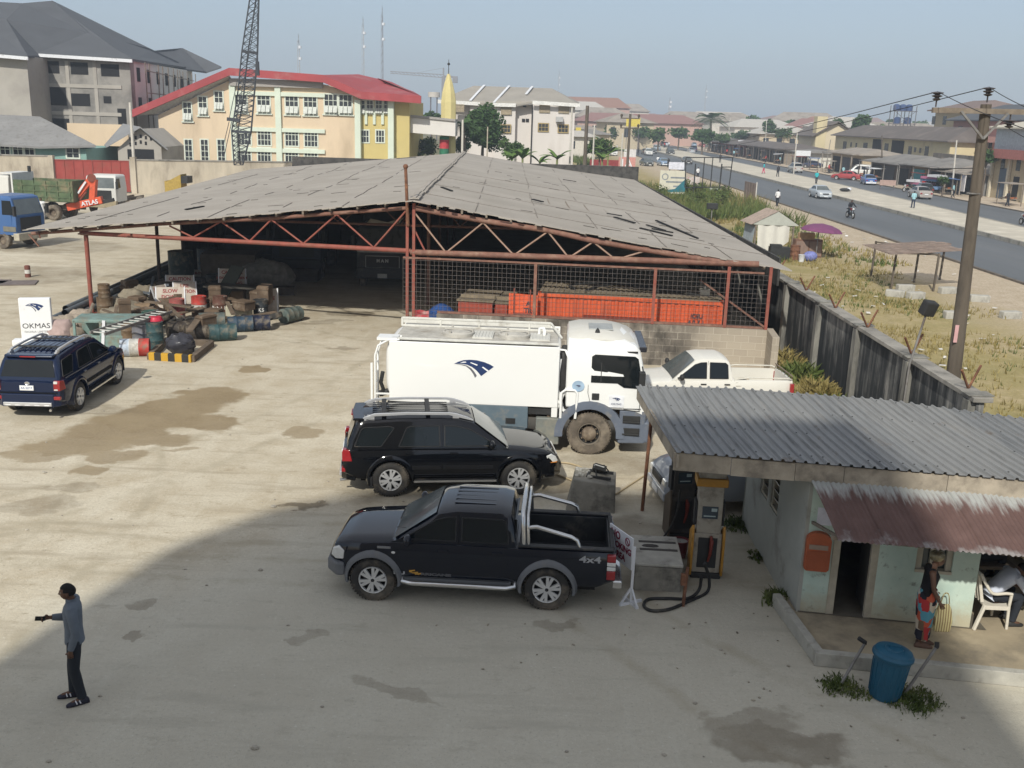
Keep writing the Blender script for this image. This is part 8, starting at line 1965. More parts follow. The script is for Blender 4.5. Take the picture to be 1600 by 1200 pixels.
b.build('jib',cm,tc);b=B();b.bar((0,0,p.z),(e.x-L0.x,0,e.z),.8,.8);b.bx(e.x-L0.x-2,e.x-L0.x,-1,1,e.z-2.2,e.z);b.build('counter_jib',cm,tc)
b=B();b.bar((0,0,p.z),(0,0,tp.z+1),.6,.6);b.bar((0,0,tp.z+1),(lerp(0,q.x-L0.x,.6),0,lerp(p.z,q.z,.6)),.1);b.build('tower_head',cm,tc)
t=thing('water_tank','pale round water tank on a stand left of the minaret','water tank',atY(678,160,330));t.location.z=0
z0, z1=atY(678,152,330).z, atY(678,144,330).z;b=B();b.cyl((0,0,z0),(0,0,z1),1.9,1.9,16);b.build('tank',mat('tank_pale',(.5,.46,.42),.7),t,smooth=40);b=B()
for a in(.8,2.4,3.9,5.5):b.bar((1.4*math.cos(a),1.4*math.sin(a),0),(1.4*math.cos(a),1.4*math.sin(a),z0),.25,.25)
b.build('stand',stl,t)
cr=thing('lattice_crane','dark crawler crane with a tall lattice boom rising behind the shed roof','crane',(0,0,0));YC=92.0
foot=atY(372,268,YC);cr.location=(foot.x,YC,0);O=Vector(cr.location)
crm=mat('crane_dark_steel',(.045,.05,.06),.7,var=.2)
def bp(px,py,dy=0):return atY(px,py,YC+dy)-O
b=B();lvl=[(366,258,379,258),(362,205,392,207),(371,150,397,148),(378,80,402,83),(390,0,404,0),(394,-60,404,-60)]
L_, R_=[bp(a,y)for a,y,c,y2 in lvl], [bp(c,y2)for a,y,c,y2 in lvl];LB, RB=[p+Vector((.25,1.1,0))for p in L_], [p+Vector((-.25,1.1,0))for p in R_]
for S in(L_,R_,LB,RB):
 for p, q in zip(S,S[1:]):b.bar(p,q,.10,.10)
for i2 in range(len(L_)-1):
 n=7
 for k in range(n):
  f0, f1=k/n, (k+1)/n;l0, l1, r0_, r1=L_[i2].lerp(L_[i2+1],f0), L_[i2].lerp(L_[i2+1],f1), R_[i2].lerp(R_[i2+1],f0), R_[i2].lerp(R_[i2+1],f1)
  b.bar(l0,r1,.045);b.bar(r0_,l1,.045);b.bar(l0,r0_,.045)
  b.bar(l0+Vector((.25,1.1,0)),r1+Vector((-.25,1.1,0)),.045);b.bar(l0,l1+Vector((.25,1.1,0)),.04);b.bar(r0_,r1+Vector((-.25,1.1,0)),.04)
for i2 in(1,3):b.bar(L_[i2],R_[i2],.22,.22)
b.build('boom',crm,cr)
b=B();b.bar(bp(355,186,-.3),bp(375,188,-.3),.28,.3);b.build('spreader',crm,cr);b=B();b.bar(bp(402,96),bp(403,118),.25,.35);b.build('hook_block',crm,cr)
b=B()
for p, q in(((402,20),(403,100)),((358,190),(346,240)),((362,190),(350,245)),((371,125),(358,186)),((398,40),(369,186))):b.bar(bp(*p,-.4),bp(*q,-.4),.05)
b.build('cable',crm,cr)
b=B();b.bx(-.6,3,-1.5,1.5,.9,2.3);b.bx(-3.4,3.4,-2.2,-1.3,0,1);b.bx(-3.4,3.4,1.3,2.2,0,1);b.build('base',mat('crane_yellow',(.42,.27,.05),.7,var=.2),cr,bevel=.05)
t=thing('machine_hood','yellow machine hood showing above the left edge of the shed roof','machine',atY(274,300,90));t.location.z=0;b=B();b.prism([(-.8,0),(-.8,2.0),(-.6,1.9),(1.0,2.7),(1.0,0)],-1,1,lambda x,z,y:(x,y,z));b.build('hood',mat('machine_yellow',(.36,.25,.06),.7,var=.2),t);t.scale=(.8,.8,.85);b=B();b.bx(1.0,1.7,-.9,.9,1.8,2.5);b.build('engine',hubm,t)
# ================================================================ ROAD TRAFFIC
def street_car(label,kind,px,py,rz,col,name=None,group=None,z=0.0,loc=None,dcol=None):
 p=loc if loc is not None else at(px,py,z);cat={'sedan':'car','suv':'suv','van':'minibus','hatch':'car'}[kind]
 t=thing(name or{'sedan':'parked_car','suv':'parked_suv','van':'minibus','hatch':'parked_car'}[kind],label,cat,p,rad(rz),group)
 pm=paint('street_'+'_'.join('%d'%(c*999)for c in col),col,.25,.7,.10,(.36,.31,.25))
 if kind in('sedan','hatch'):
  L, W, R=4.45, 1.74, .31
  top=[(-2.22,.78),(-2.1,.93),(-1.3,.96),(.9,.92),(1.1,.92),(1.9,.80),(2.15,.70),(2.22,.52)]
  roof=[(-1.62,.95),(-1.0,1.34),(-.6,1.42),(.0,1.43),(.35,1.36),(1.1,.92)]if kind=='sedan' else[(-2.15,.93),(-1.9,1.3),(-1.6,1.42),(.0,1.44),(.35,1.36),(1.1,.92)]
  g0, g1, wh, zb=(-1.62 if kind=='sedan' else-2.15), 1.12, (-1.32,1.35), .22
  sw=[[(-1.1 if kind=='sedan' else-1.75,1.0),(-.88 if kind=='sedan' else-1.6,1.3),(-.2,1.34),(-.2,1.0)],[(-.12,1.0),(-.12,1.34),(.2,1.31),(.78,1.0)]]
  ws=(1.08,.38);rw=(g0+.06,(-.95 if kind=='sedan' else-1.85))
 elif kind=='suv':
  L, W, R=4.55, 1.84, .36
  top=[(-2.27,.95),(-2.1,1.04),(.9,1.04),(1.1,1.03),(1.9,.95),(2.18,.84),(2.27,.6)]
  roof=[(-2.2,1.05),(-2.0,1.5),(-1.8,1.7),(-.5,1.74),(.1,1.71),(.4,1.6),(1.15,1.04)]
  g0, g1, wh, zb=-2.2, 1.16, (-1.35,1.38), .32
  sw=[[(-1.95,1.1),(-1.8,1.55),(-1.2,1.6),(-1.2,1.1)],[(-1.1,1.1),(-1.1,1.6),(-.3,1.62),(-.3,1.1)],[(-.2,1.1),(-.2,1.62),(.1,1.58),(.8,1.1)]]
  ws=(1.12,.42);rw=(-2.16,-1.92)
 else:
  L, W, R=4.9, 1.75, .33
  top=[(-2.45,1.0),(-2.35,1.1),(1.5,1.1),(2.0,1.02),(2.3,.9),(2.45,.6)]
  roof=[(-2.4,1.1),(-2.32,1.75),(-2.15,1.98),(-.5,2.02),(.9,1.98),(1.2,1.86),(2.0,1.05)]
  g0, g1, wh, zb=-2.4, 2.02, (-1.4,1.6), .26
  sw=[[(-2.2,1.2),(-2.12,1.68),(-1.1,1.74),(-1.1,1.2)],[(-1.0,1.2),(-1.0,1.74),(.3,1.74),(.3,1.2)],[(.45,1.2),(.45,1.74),(1.0,1.7),(1.55,1.2)]]
  ws=(1.96,1.24);rw=(-2.38,-2.27)
 car=Car(L,W,zb,top,roof,g0,g1,.95,wh,R,.36);car.body('body',pm,t,26,archdepth=.34);car.cabin('cabin',pm,t,22)
 for sd in(-1,1):
  for poly in sw:car.pane_side(poly,sd,glass_dark,t)
  seams(car,sd,[[(-.16,car.ztop(-.16)),(-.16,zb+.1)],[(-1.05,car.ztop(-1)),(-.95,zb+.1)],[(.86,car.ztop(.86)),(.82,zb+.1)]],t)
  for x in wh:make_wheel(t,x,sd*(W/2-.11),R,.2,sd,5,None,None,.64,lod=1)
  e=-L/2;b=B();b.bx(e-.012,e+.06,sd*W*.28,sd*W*.41,zb+.38,zb+.55);b.build('tail_lamp',lampred,t,bevel=.01)
  b=B();b.bx(-e-.16,-e+.0,sd*W*.22,sd*W*.37,zb+.30,zb+.45);b.build('headlight',lampclr,t,bevel=.03)
  b=B();b.ball((.78 if kind!='van' else 1.5,sd*(W/2+.06),car.ztop(.7)+.08),(.06,.1,.07),8,6);b.build('mirror',pm,t,smooth=60)
 car.screen(ws[0],ws[1],glass_mid,t,inset=.08);car.screen(rw[0],rw[1],glass_dark,t,'rear_window',inset=.1)
 b=B();b.bx(L/2-.1,L/2+.03,-W*.40,W*.40,zb,zb+.2);b.build('front_bumper',dcol or pm,t,bevel=.04)
 b=B();b.bx(-L/2-.05,-L/2+.1,-W*.42,W*.42,zb,zb+.24);b.build('rear_bumper',dcol or pm,t,bevel=.04)
 b=B();b.bx(-L/2-.062,-L/2-.02,-.22,.22,zb+.30,zb+.42);b.bx(L/2+.035,L/2+.045,-.22,.22,zb+.03,zb+.14);b.build('number_plate',white_plate,t)
 b=B();b.bx(L/2-.04,L/2+.015,-W*.2,W*.2,zb+.28,zb+.42);b.build('grille',hubm,t)
 if dcol and kind=='sedan':b=B();b.bx(-2.19,-1.5,-.66,.66,.955,.985);b.build('boot_lid',dcol,t,bevel=.02)
 return t
SIL, BLK, RDC, WHC, NVY, GLD, BLC, TEA, GRC=(.40,.44,.48), (.012,.013,.015), (.34,.025,.03), (.66,.66,.64), (.02,.035,.09), (.34,.31,.29), (.03,.12,.36), (.03,.11,.11), (.13,.14,.15)
street_car('silver car driving toward the camera on the near carriageway','sedan',1281,309,-90,SIL,'moving_car')
street_car('gold grey car seen from behind on the far carriageway','sedan',1378,305,88,GLD,'moving_car',loc=Vector((48.6,123,0)))
street_car('silver suv seen from behind on the far carriageway','suv',1228,268,90,(.42,.40,.37),'moving_suv',loc=Vector((49.2,182,0)))
street_car('black car stopped at the kerb by the white lamp pole','sedan',1443,303,80,BLK)
street_car('white minibus with dark side windows standing side on by the shops','van',1346,276,172,WHC)
street_car('bright red car parked in front of the white minibus','sedan',1322,281,150,RDC)
street_car('blue car with white boot seen from behind near the minibus','sedan',1356,288,82,BLC,dcol=whitep)
street_car('dark blue car parked side on before the cream shopfront','sedan',1266,262,185,NVY)
street_car('dark grey blue car half hidden behind the white minibus','hatch',1313,268,150,(.06,.08,.11))
street_car('dark car coming along the near carriageway behind the billboard frame','sedan',1073,256,-90,(.04,.035,.03),'moving_car')
street_car('black suv with bright front coming along the near carriageway','suv',1047,242,-90,(.02,.022,.026),'moving_suv')
street_car('light blue car coming along beside the median','suv',1026,236,-90,(.35,.42,.48),'moving_suv')
street_car('dark car seen ahead of the light blue one','sedan',1008,241,90,BLK,'moving_car')
street_car('dark car parked on the sand at the left of the road','sedan',1010,259,-80,(.05,.06,.06))
street_car('blue and white car parked beside the dark one','sedan',1036,259,-84,(.20,.30,.45),dcol=whitep)
street_car('white bus far down the near carriageway','van',1011,220,92,WHC,'moving_minibus')
street_car('white van parked at the left roadside beyond the pink board','van',956,243,-80,WHC)
for k, (px,py,col,kind,lab)in enumerate(((1072,227,GRC,'sedan','grey'),(1084,229,(.2,.32,.42),'sedan','pale blue'),(1097,230,RDC,'sedan','dark red'),(1109,232,TEA,'suv','teal'),(1120,234,BLK,'sedan','black'),(1137,236,(.45,.10,.10),'sedan','red white'),(1150,239,(.07,.09,.11),'suv','slate'))):
 street_car('%s car in the row parked along the far roadside kiosks'%lab,kind,px,py,80+k*7%30,col,group='cars parked by the far kiosks')
for k, (px,py,col,rz)in enumerate(((938,199,WHC,92),(945,203,SIL,92),(928,197,SIL,-90),(952,209,BLK,92),(967,213,BLK,92),(984,219,GRC,90),(996,222,BLK,90),(918,196,WHC,-90),(975,227,NVY,-90))):
 street_car(['tiny white car far along the road, first of the queue','tiny silver car in the far queue behind the white one','tiny silver car near the horizon facing the camera','tiny black car at the bend of the road','small black car beyond the white bus','small grey car left of the white bus','small black car just beside the white bus','tiny white car at the far left verge of the road','small navy car coming along before the white bus'][k],'sedan',px,py,rz,col,'distant_car','distant cars on the road')
for k in range(34):
 Y=250+k*15;ln=(31.5,34.5,46.8,49.8)[k%4];street_car('small car in the far hazy traffic of the road','suv' if k%3==0 else 'sedan',0,0,-90 if ln<40 else 90,(WHC,BLK,SIL,NVY,GRC)[k%5],'distant_car','distant traffic far along the road',loc=Vector((road_x(Y,ln),Y,0)))
for k in range(15):
 Y=104+k*13+rng.uniform(-3,3);t=thing('market_stall','small roadside stall with plank table and sheet roof across the road','stall',(55.6+rng.uniform(-.6,.8),Y,0),rng.uniform(-.3,.3),'roadside stalls across the road');hh=rng.uniform(1.9,2.4);w=rng.uniform(1.0,1.7)
 for x, y in((-.7,-w),(-.7,w),(.7,-w),(.7,w)):b=B();b.bar((x,y,0),(x,y,hh),.08);b.build('post',wood,t)
 b=B();b.box((0,0,hh+.05),(2.0,2*w+.6,.06),0,0,rng.uniform(-.12,.12));b.build('roof',[brownroof,tanroof,mat('stall_blue',(.08,.14,.3),.8),mat('stall_red',(.3,.06,.05),.8),whitep][k%5],t)
 b=B();b.bx(-.5,.5,-w,w,.7,.78);[b.ball((rng.uniform(-.4,.4),rng.uniform(-w,w),.85),.12,6,4,1)for q in range(7)];b.build('table',[wood,mat('stall_goods',(.35,.12,.05),.8,var=.6,scale=3)],t)
for k in range(18):
 Y=105+k*11+rng.uniform(-3,3);x=rng.choice((53.8,54.6,55))if k%4 else 26.5;person('pedestrian at the roadside among the distant stalls',(x,Y,0),rng.uniform(0,6),dict(anL=(.14,.1,.09),anR=(-.14,-.1,.11)),[whiteshirt,mat('dark_grey_shirt',(.03,.03,.035),.85),palebl,mat('red_shirt',(.5,.05,.05),.85)][k%4],blacktr,'elbow',None,1.0,detail=False,group='pedestrians by the far roadside')
t=thing('box_lorry','blue lorry with a white box body parked across the road','truck',at(1226,251),rad(176))
cab_over(t,paint('lorry_blue',(.03,.07,.18),.4,.3,.15),2.2,2.2,4.2,.7,2.5);truck_frame(t,-3,4,(3.2,-1.6),.45,2.2)
b=B();b.bx(-3,2.1,-1.15,1.15,.9,1.7,1);b.bx(-3,2.1,-1.15,1.15,1.701,3.6);b.build('box_body',[mat('box_white',(.55,.53,.5),.7,var=.1),mat('box_blue',(.03,.06,.14),.6)],t)
def motorbike(label,x,y,rz,sh=None,plabel=None):
 p=at(x,y);t=thing('motorcycle',label,'motorcycle',p,rad(rz));rd=mat('bike_red',(.2,.03,.03),.4)
 for wx in(-.62,.62):
  b=B();M=Matrix.Rotation(PI/2,4,'X');b.lathe([(.20,-.05),(.29,-.05),(.31,0),(.29,.05),(.20,.05),(.20,-.05)],o=(wx,0,.31),n=18,M=M,cap=False)
  w=b.build('wheel',rubber,t,smooth=50);b=B();b.lathe([(.2,-.02),(.2,.02),(.03,.06),(.03,-.06),(.2,-.02)],o=(wx,0,.31),n=12,M=M,cap=False);b.build('rim',alloy,w)
 b=B();b.tube([(-.62,0,.31),(-.1,0,.4),(.35,0,.75),(-.5,0,.72),(-.62,0,.31)],.035,6);b.bx(-.15,.2,-.12,.12,.25,.55);b.build('frame',hubm,t)
 b=B();b.ball((.2,0,.82),(.25,.14,.13),10,7);b.build('fuel_tank',rd,t,smooth=60);b=B();b.box((-.35,0,.82),(.7,.24,.09));b.build('seat',hubm,t,bevel=.03)
 b=B();b.tube([(.64,.06,.31),(.42,.06,.95)],.025,6);b.tube([(.64,-.06,.31),(.42,-.06,.95)],.025,6);b.tube([(.35,-.36,1.02),(.45,0,.98),(.35,.36,1.02)],.02,6);b.build('fork',chrome,t);b=B();b.ball((.55,0,.86),(.08,.1,.1),10,7);b.build('headlight',lampclr,t,smooth=60)
 pz=dict(pel=(-.2,0,.92),wai=(-.15,0,1.05),che=(-.05,0,1.28),nek=(0,0,1.42),hed=(.04,0,1.53),top=(.04,0,1.64),shL=(-.02,.17,1.36),elL=(.12,.3,1.14),wrL=(.34,.34,1.03),shR=(-.02,-.17,1.36),elR=(.12,-.3,1.14),wrR=(.34,-.34,1.03),hiL=(-.18,.1,.88),knL=(.2,.2,.75),anL=(.02,.2,.33),hiR=(-.18,-.1,.88),knR=(.2,-.2,.75),anR=(.02,-.2,.33))
 if plabel:person(plabel,p,rad(rz),pz,sh,blacktr,'long',(hubm,),1.0,detail=False)
 return t
motorbike('motorcycle ridden toward the camera on the near carriageway',1328,341,-84,mat('rider_dark',(.02,.02,.025),.7),'rider in dark clothes on the motorcycle coming toward the camera')
motorbike('motorcycle standing behind the black car across the road',1418,300,200);motorbike('motorcycle cut by the right picture edge on the far carriageway',1601,352,95)
# ================================================================ POLES, WIRES, ROADSIDE THINGS
polew=mat('weathered_pole',(.115,.095,.075),.9,var=.3,scale=3,streak=.2,dirt=(.05,.045,.04),damt=.4,dscale=2,bump=.012)
PY=24.4;pb, ptop=atY(1490,584,PY), atY(1541,163,PY);axp=(ptop-pb).normalized();base=pb-axp*(pb.z/axp.z)
t=thing('utility_pole','tall weathered wooden utility pole with crossarm and insulators at the right','utility pole',base)
O=Vector(base);b=B();b.tube([(0,0,-.1)]+[tuple((ptop-O)*f)for f in(.25,.5,.75,1)],[.19,.175,.155,.135,.12],16);b.build('pole',polew,t,smooth=50)
a, c=atY(1457,172,PY-.16)-O, atY(1640,176,PY-.16)-O;b=B();b.bar(a,c,.11,.12);b.build('crossarm',wood,t)
ct=atY(1540,172,PY-.16)-O
for px, py in((1502,172),(1575,175)):b=B();b.bar(atY(px,py+2,PY-.24)-O,atY(1536,217,PY-.2)-O,.045,.05);b.build('brace',iron,t)
ins=mat('brown_insulator',(.06,.05,.05),.35,spec=.6);tops=[]
def insulator(px,py0,py1,down=False):
 p0, p1=atY(px,py0,PY-.16)-O, atY(px,py1,PY-.16)-O;b=B();z0, z1=min(p0.z,p1.z), max(p0.z,p1.z);h=z1-z0
 b.cyl((p0.x,p0.y,z0),(p0.x,p0.y,z0+h*.45),.018,.018,6)
 if down:b.cyl((p0.x,p0.y,z0+h*.4),(p0.x,p0.y,z1),.018,.018,6);f=lambda q:z0+h*q*.55
 else:f=lambda q:z0+h*(.4+.6*q)
 b.lathe([(.03,f(0)),(.09,f(.12)),(.10,f(.2)),(.05,f(.3)),(.05,f(.36)),(.115,f(.48)),(.12,f(.56)),(.06,f(.64)),(.06,f(.7)),(.14,f(.82)),(.14,f(.9)),(.05,f(1.0))],o=(p0.x,p0.y,0),n=14);b.build('insulator',ins,t,smooth=40)
 return O+Vector((p0.x,p0.y,z1 if not down else z0))
i1=insulator(1462,167,143);i2=insulator(1542,160,136);i3=insulator(1576,200,176,True)
b=B();q0, q1=atY(1492,535,PY-.19)-O, atY(1496,508,PY-.19)-O;b.bar(q0,q1,.09,.012);b.build('number_strip',mat('strip_white',(.6,.35,.35),.6),t)
b=B();p=atY(1521,303,PY)-O;b.lathe([(.165,p.z),(.165,p.z+.03)],o=(p.x,p.y,0),n=14);b.build('band',iron,t)
wirem=mat('wire',(.03,.03,.035),.6)
def wire(label,p,q,sag,r=.012):
 pts=[p.lerp(q,k/16)-Vector((0,0,sag*(1-(2*k/16-1)**2)))for k in range(17)];b=B();b.tube(pts,r,5);tag(b.build('power_line',wirem,None),label,'cable')
def far_pole_pt(px,py,Y):return atY(px,py,Y)
F1=atY(990,236,120)
wire('power line from the left insulator of the big pole down to the far left',i1,atY(1000,222,150),1.0);wire('power line from the middle insulator of the big pole to the far left',i2,atY(1010,228,150),1.0)
wire('power line from the left insulator crossing behind the pole top to the right',i1,atY(1720,235,15),.1,.009);wire('power line from the middle insulator out to the right',i2,atY(1720,205,15),.1,.009);wire('power line under the crossarm running out to the right',i3,atY(1720,250,16),.1,.009)
wire('thin red brown cable from the big pole toward the terrace roof',O+(ptop-O)*.83,atX(1320,240,62),.8,.012)
def pole(label,px,pyb,pyt,r,m,cross=0,name='street_pole',lean=0.0):
 p=at(px,pyb);tpt=atY(px+lean,pyt,p.y);t=thing(name,label,'pole',p);d=tpt-p;b=B();b.tube([(0,0,-.1),tuple(d)],[r,r*.7],8);b.build('pole',m,t,smooth=50)
 for k in range(cross):b=B();z=d.z*(.96-.07*k);x=d.x*(.96-.07*k);b.bar((x-.8,0,z),(x+.8,0,z),.09,.09);b.build('crossarm',m,t)
 return t
pw_m=mat('pale_concrete_pole',(.52,.49,.44),.85,var=.1)
pole('white concrete lamp pole beside the parked black car',1487,304,219,.13,pw_m,lean=8);
b=B();p=atY(1490,276,at(1487,304).y-.2);
pole('pale pole behind the far kiosks, left of the long terrace',1240,272,205,.12,pw_m,lean=6);pole('pale pole in front of the tan gabled house',1136,236,184,.14,pw_m,lean=5);pole('pale pole right of the gabled house',1195,243,187,.12,pw_m,lean=3);pole('thin grey pole by the cream shopfront',1290,264,218,.10,mat('thin_grey_pole',(.25,.23,.2),.8),lean=8);pole('dark pole between the minibus and the grey shops',1378,281,212,.14,polew)
pole('first of the two leaning white poles left of the palm',1076,222,184,.14,pw_m,lean=3);pole('second of the two leaning white poles left of the palm',1082,222,184,.14,pw_m,lean=4)
BP=112.0
def polY(label,px,pyt,Y,r,m,cross=0,sub=''):
 p=atY(px,pyt,Y);t=thing('street_pole',label,'pole',(p.x,Y,0));b=B();b.cyl((0,0,-.1),(0,0,p.z),r,r*.75,8);b.build('pole',m,t,smooth=50)
 for k in range(cross):b=B();z=p.z-.5-1.1*k;b.bar((-1.1,0,z),(1.1,0,z),.12,.12);[b.lathe([(.03,z),(.14,z+.25),(.16,z+.4),(.04,z+.5)],o=(x,0,0),n=8)for x in(-1,1)];b.build('crossarm',m,t)
polY('thick dark wooden pole behind the right end of the shed roof',918,165,104,.22,polew);polY('dark pole with insulators on crossarms behind the shed corner',985,178,120,.18,polew,2);polY('pale thin pole against the right corner of the white block',894,168,118,.12,pw_m,0);polY('pale pole right of the thick dark pole',929,195,118,.12,pw_m);polY('pale pole left of the tree by the white block',723,187,105,.14,pw_m);polY('thin bare pole before the round tree',762,198,104,.08,mat('bare_wood',(.38,.34,.27),.9));polY('pale lamp pole left of the crossarm pole',973,208,118,.10,pw_m);polY('pale concrete post in front of the block hut',203,160,97,.17,pw_m)
wl=onplane(1425,568,(9.85,0),(9.85,50));tpf=atY(1446,494,wl.y);t=thing('floodlight','black floodlight on a thin pipe fixed to the stained wall','floodlight',(wl.x,wl.y,0));O2=Vector(t.location)
b=B();b.tube([(-.1,-.06,.6),tuple(wl-O2+Vector((-.08,-.06,0))),tuple(tpf-O2)],.03,8);b.build('pipe',iron,t,smooth=50);b=B();b.box(tuple(tpf-O2+Vector((.05,0,.2))),(.34,.24,.36),.3,0,.15,.3);b.build('lamp_housing',hubm,t,bevel=.03);b=B();b.bar(tpf-O2,tpf-O2+Vector((.02,0,.1)),.14,.06);b.build('bracket',hubm,t)
q=onplane(1110,330,(12,0),(12,50));p=at(1111,346);t=thing('floodlight','black floodlight standing in the tall weeds beyond the shed roof','floodlight',p);b=B();z=atY(1110,322,p.y).z;b.cyl((0,0,0),(0,0,z),.05,.05,8);b.build('pipe',iron,t);b=B();b.box((0,0,z),(.9,.4,.5));b.build('lamp_housing',hubm,t,bevel=.04)
t=thing('timber_shelter','open timber shelter with a loose plank roof on the verge','shelter',at(1410,443));O2=Vector(t.location)
Pp=[at(1361,431),at(1392,452),at(1428,441),at(1458,455),at(1468,437)]
for p in Pp:b=B();b.bar(p-O2,p-O2+Vector((.05,0,1.95)),.09,.09);b.build('post',polew,t)
b=B();A, Bq, C=at(1350,383,2.0), at(1396,399,1.95), at(1468,377,2.1)
for k in range(9):f=k/9;s0, s1=A.lerp(Bq,f), A.lerp(Bq,f)+(C-A)*rng.uniform(.92,1.06);b.bar(s0-O2,s1-O2,.28,.03)
b.build('plank_roof',mat('roof_plank',(.22,.165,.135),.9,var=.35,scale=1.5,dirt=(.4,.33,.28),damt=.4),t)
b=B();b.bar(Pp[0]-O2+Vector((0,0,1.9)),Pp[2]-O2+Vector((0,0,1.9)),.08);b.bar(Pp[1]-O2+Vector((0,0,1.88)),Pp[3]-O2+Vector((0,0,1.88)),.08);b.build('beam',polew,t)
t=thing('kiosk','small wooden kiosk with a grey gabled roof and white curtain on the verge','kiosk',at(1207,398));t.rotation_euler.z=rad(4)
b=B();
for x, y in((-1.25,0),(1.2,0),(-1.25,2.2),(1.2,2.2)):b.bar((x,y,0),(x,y,2.0),.1,.1)
b.build('post',wood,t);b=B();b.prism([(-1.5,1.95),(0.1,2.75),(1.5,1.9),(1.4,1.85),(-1.4,1.9)],-.1,.0,lambda x,z,y:(x,y,z));b.build('gable',mat('kiosk_grey_board',(.42,.43,.38),.8,var=.1),t)
b=B();b.add([(-1.6,-.15,1.9),(.1,-.15,2.78),(.1,2.4,2.78),(-1.6,2.4,1.9)],[(0,1,2,3)]);b.add([(.1,-.15,2.78),(1.6,-.15,1.86),(1.6,2.4,1.86),(.1,2.4,2.78)],[(0,1,2,3)]);b.build('roof',mat('kiosk_roof',(.36,.28,.23),.9,var=.25),t)
b=B();b.grid(lambda u,v:Vector((lerp(-1.15,.95,u)+.1*v*(1-u),-.05-.05*math.sin(u*17),lerp(1.88,.25+1.2*max(0,u-.35)**1.6,v))),24,8);b.build('curtain',mat('white_curtain',(.62,.60,.54),.9,var=.06),t,fix=False,smooth=60)
b=B();b.grid(lambda u,v:Vector((-1.28-.15*v,lerp(-.0,2.2,u),lerp(1.9,.1,v))),4,4);b.build('side_sheet',mat('pale_blue_sheet',(.38,.43,.47),.8),t,fix=False)
t=thing('parasol','wide purple parasol over the cabinet beside the kiosk','parasol',at(1272,404));z=atY(1276,350,t.location.y).z
b=B();b.cyl((.1,0,0),(.1,0,z),.03,.03,6);b.build('pole',iron,t);b=B();b.lathe([(1.32,z-.42),(1.1,z-.22),(.6,z-.04),(.02,z+.05)],o=(.15,0,0),n=10,M=Matrix.Rotation(rad(4),4,'Y'),cap=False);b.lathe([(1.3,z-.44),(.6,z-.06),(.02,z+.03)],o=(.15,0,0),n=10,M=Matrix.Rotation(rad(4),4,'Y'),cap=False);b.build('canopy',mat('parasol_purple',(.17,.055,.13),.7,var=.1),t,smooth=20)
t=thing('cabinet','brown wooden cabinet with boxes on top under the purple parasol','cabinet',at(1262,402));b=B();b.bx(-.85,.85,0,.7,0,1.1);b.build('case',mat('cabinet_brown',(.18,.10,.07),.8,var=.25),t);b=B();b.bx(-.6,.35,.1,.6,1.102,1.5);b.build('carton',mat('carton',(.45,.29,.16),.8),t)
b=B();b.bx(-.8,-.05,-.03,0,.1,1.0);b.bx(.05,.8,-.03,0,.1,1.0);b.build('door',mat('cabinet_door',(.23,.16,.13),.8),t)
t=thing('bucket','white plastic bucket on the ground before the brown cabinet','bucket',at(1252,409));b=B();b.lathe([(.16,0),(.2,.42),(.21,.43)],n=14);b.build('pail',whitep,t,smooth=40)
t=thing('sack','blue and white sack on the ground beside the white bucket','sack',at(1265,408));b=B();b.ball((0,0,.3),(.45,.3,.32),12,8);b.build('bag',mat('blue_sack',(.17,.19,.42),.7,var=.4,scale=9),t,smooth=60)
t=thing('oil_drum','rusty drum standing between the kiosk and the cabinet','drum',at(1241,406));b=B();b.lathe(drum_prof(.3,.9),n=16,cap=False);b.build('drum_body',rust,t,smooth=40)
t=thing('stove_box','dark charcoal stove table in front of the kiosk curtain','table',at(1216,406));b=B();b.bx(-.6,.6,-.3,.3,.1,.8);b.bx(-.55,.1,-.25,.25,.81,.95);b.build('stove',hubm,t);
person('person sitting in shade under the purple parasol',at(1262,403)+Vector((.1,1.3,.1)),rad(-90),sit,mat('dark_shirt',(.05,.03,.03),.85),blacktr,'elbow',None,1.0,detail=False)
def board(label,x0,y0,x1,y1,pyb,m,dk=None,name='notice_board',legs=2,lm=None,yaw=0.0):
 p=at((x0+x1)/2,pyb);Y=p.y;a, c=atY(x0,y0,Y), atY(x1,y1,Y);t=thing(name,label,'sign',(p.x,Y,0));w=c.x-a.x;b=B();b.bx(-w/2,w/2,-.06,.06,c.z,a.z);o=b.build('panel',m,t)
 for k in range(legs):x=-w/2+w*(.08+.84*k/max(1,legs-1));b=B();b.bx(x-.06,x+.06,.07,.17,-.1,a.z);b.build('leg',lm or stl,t)
 return t, o, w, a.z, c.z
t, o, w, zt, zb=board('white notice board with a dark teal wave at its foot beyond the shed roof',1030,266,1068,303,312,mat('board_cream',(.60,.57,.46),.7,var=.05))
b=B();b.prism([(-w/2,zb+.25),(w*.1,zb+.5),(w/2,zb+1.6),(w/2,zb+.2),(-w/2,zb+.12)],-.075,-.064,lambda x,z,y:(x,y,z));b.build('wave',mat('wave_teal',(.03,.16,.20),.6),o)
gt2=mat('grey_print',(.22,.24,.26),.7)
for k, (x,l)in enumerate(((.2,1.6),(.1,2.0),(.25,1.2))):z=zt-.8-k*.45;b=B();b.bx(x*w-l/2,x*w+l/2,-.072,-.064,z,z+.16);b.build('print_line',gt2,o)
b=B();b.lathe([(.35,0),(.35,.008),(.25,.008),(.25,0)],o=(-w*.3,-.064,zt-.65),M=Matrix.Rotation(PI/2,4,'X'),n=16,cap=False);b.build('seal',gt2,o)
board('small white plate above the teal wave notice board',1042,253,1065,265,310,mat('plate_pale',(.66,.66,.72),.7));board('small red and white poster board right of the notice board',1072,276,1091,291,300,mat('poster_pale',(.5,.45,.42),.7,var=.3,scale=1.5,dirt=(.4,.12,.1),damt=.4))
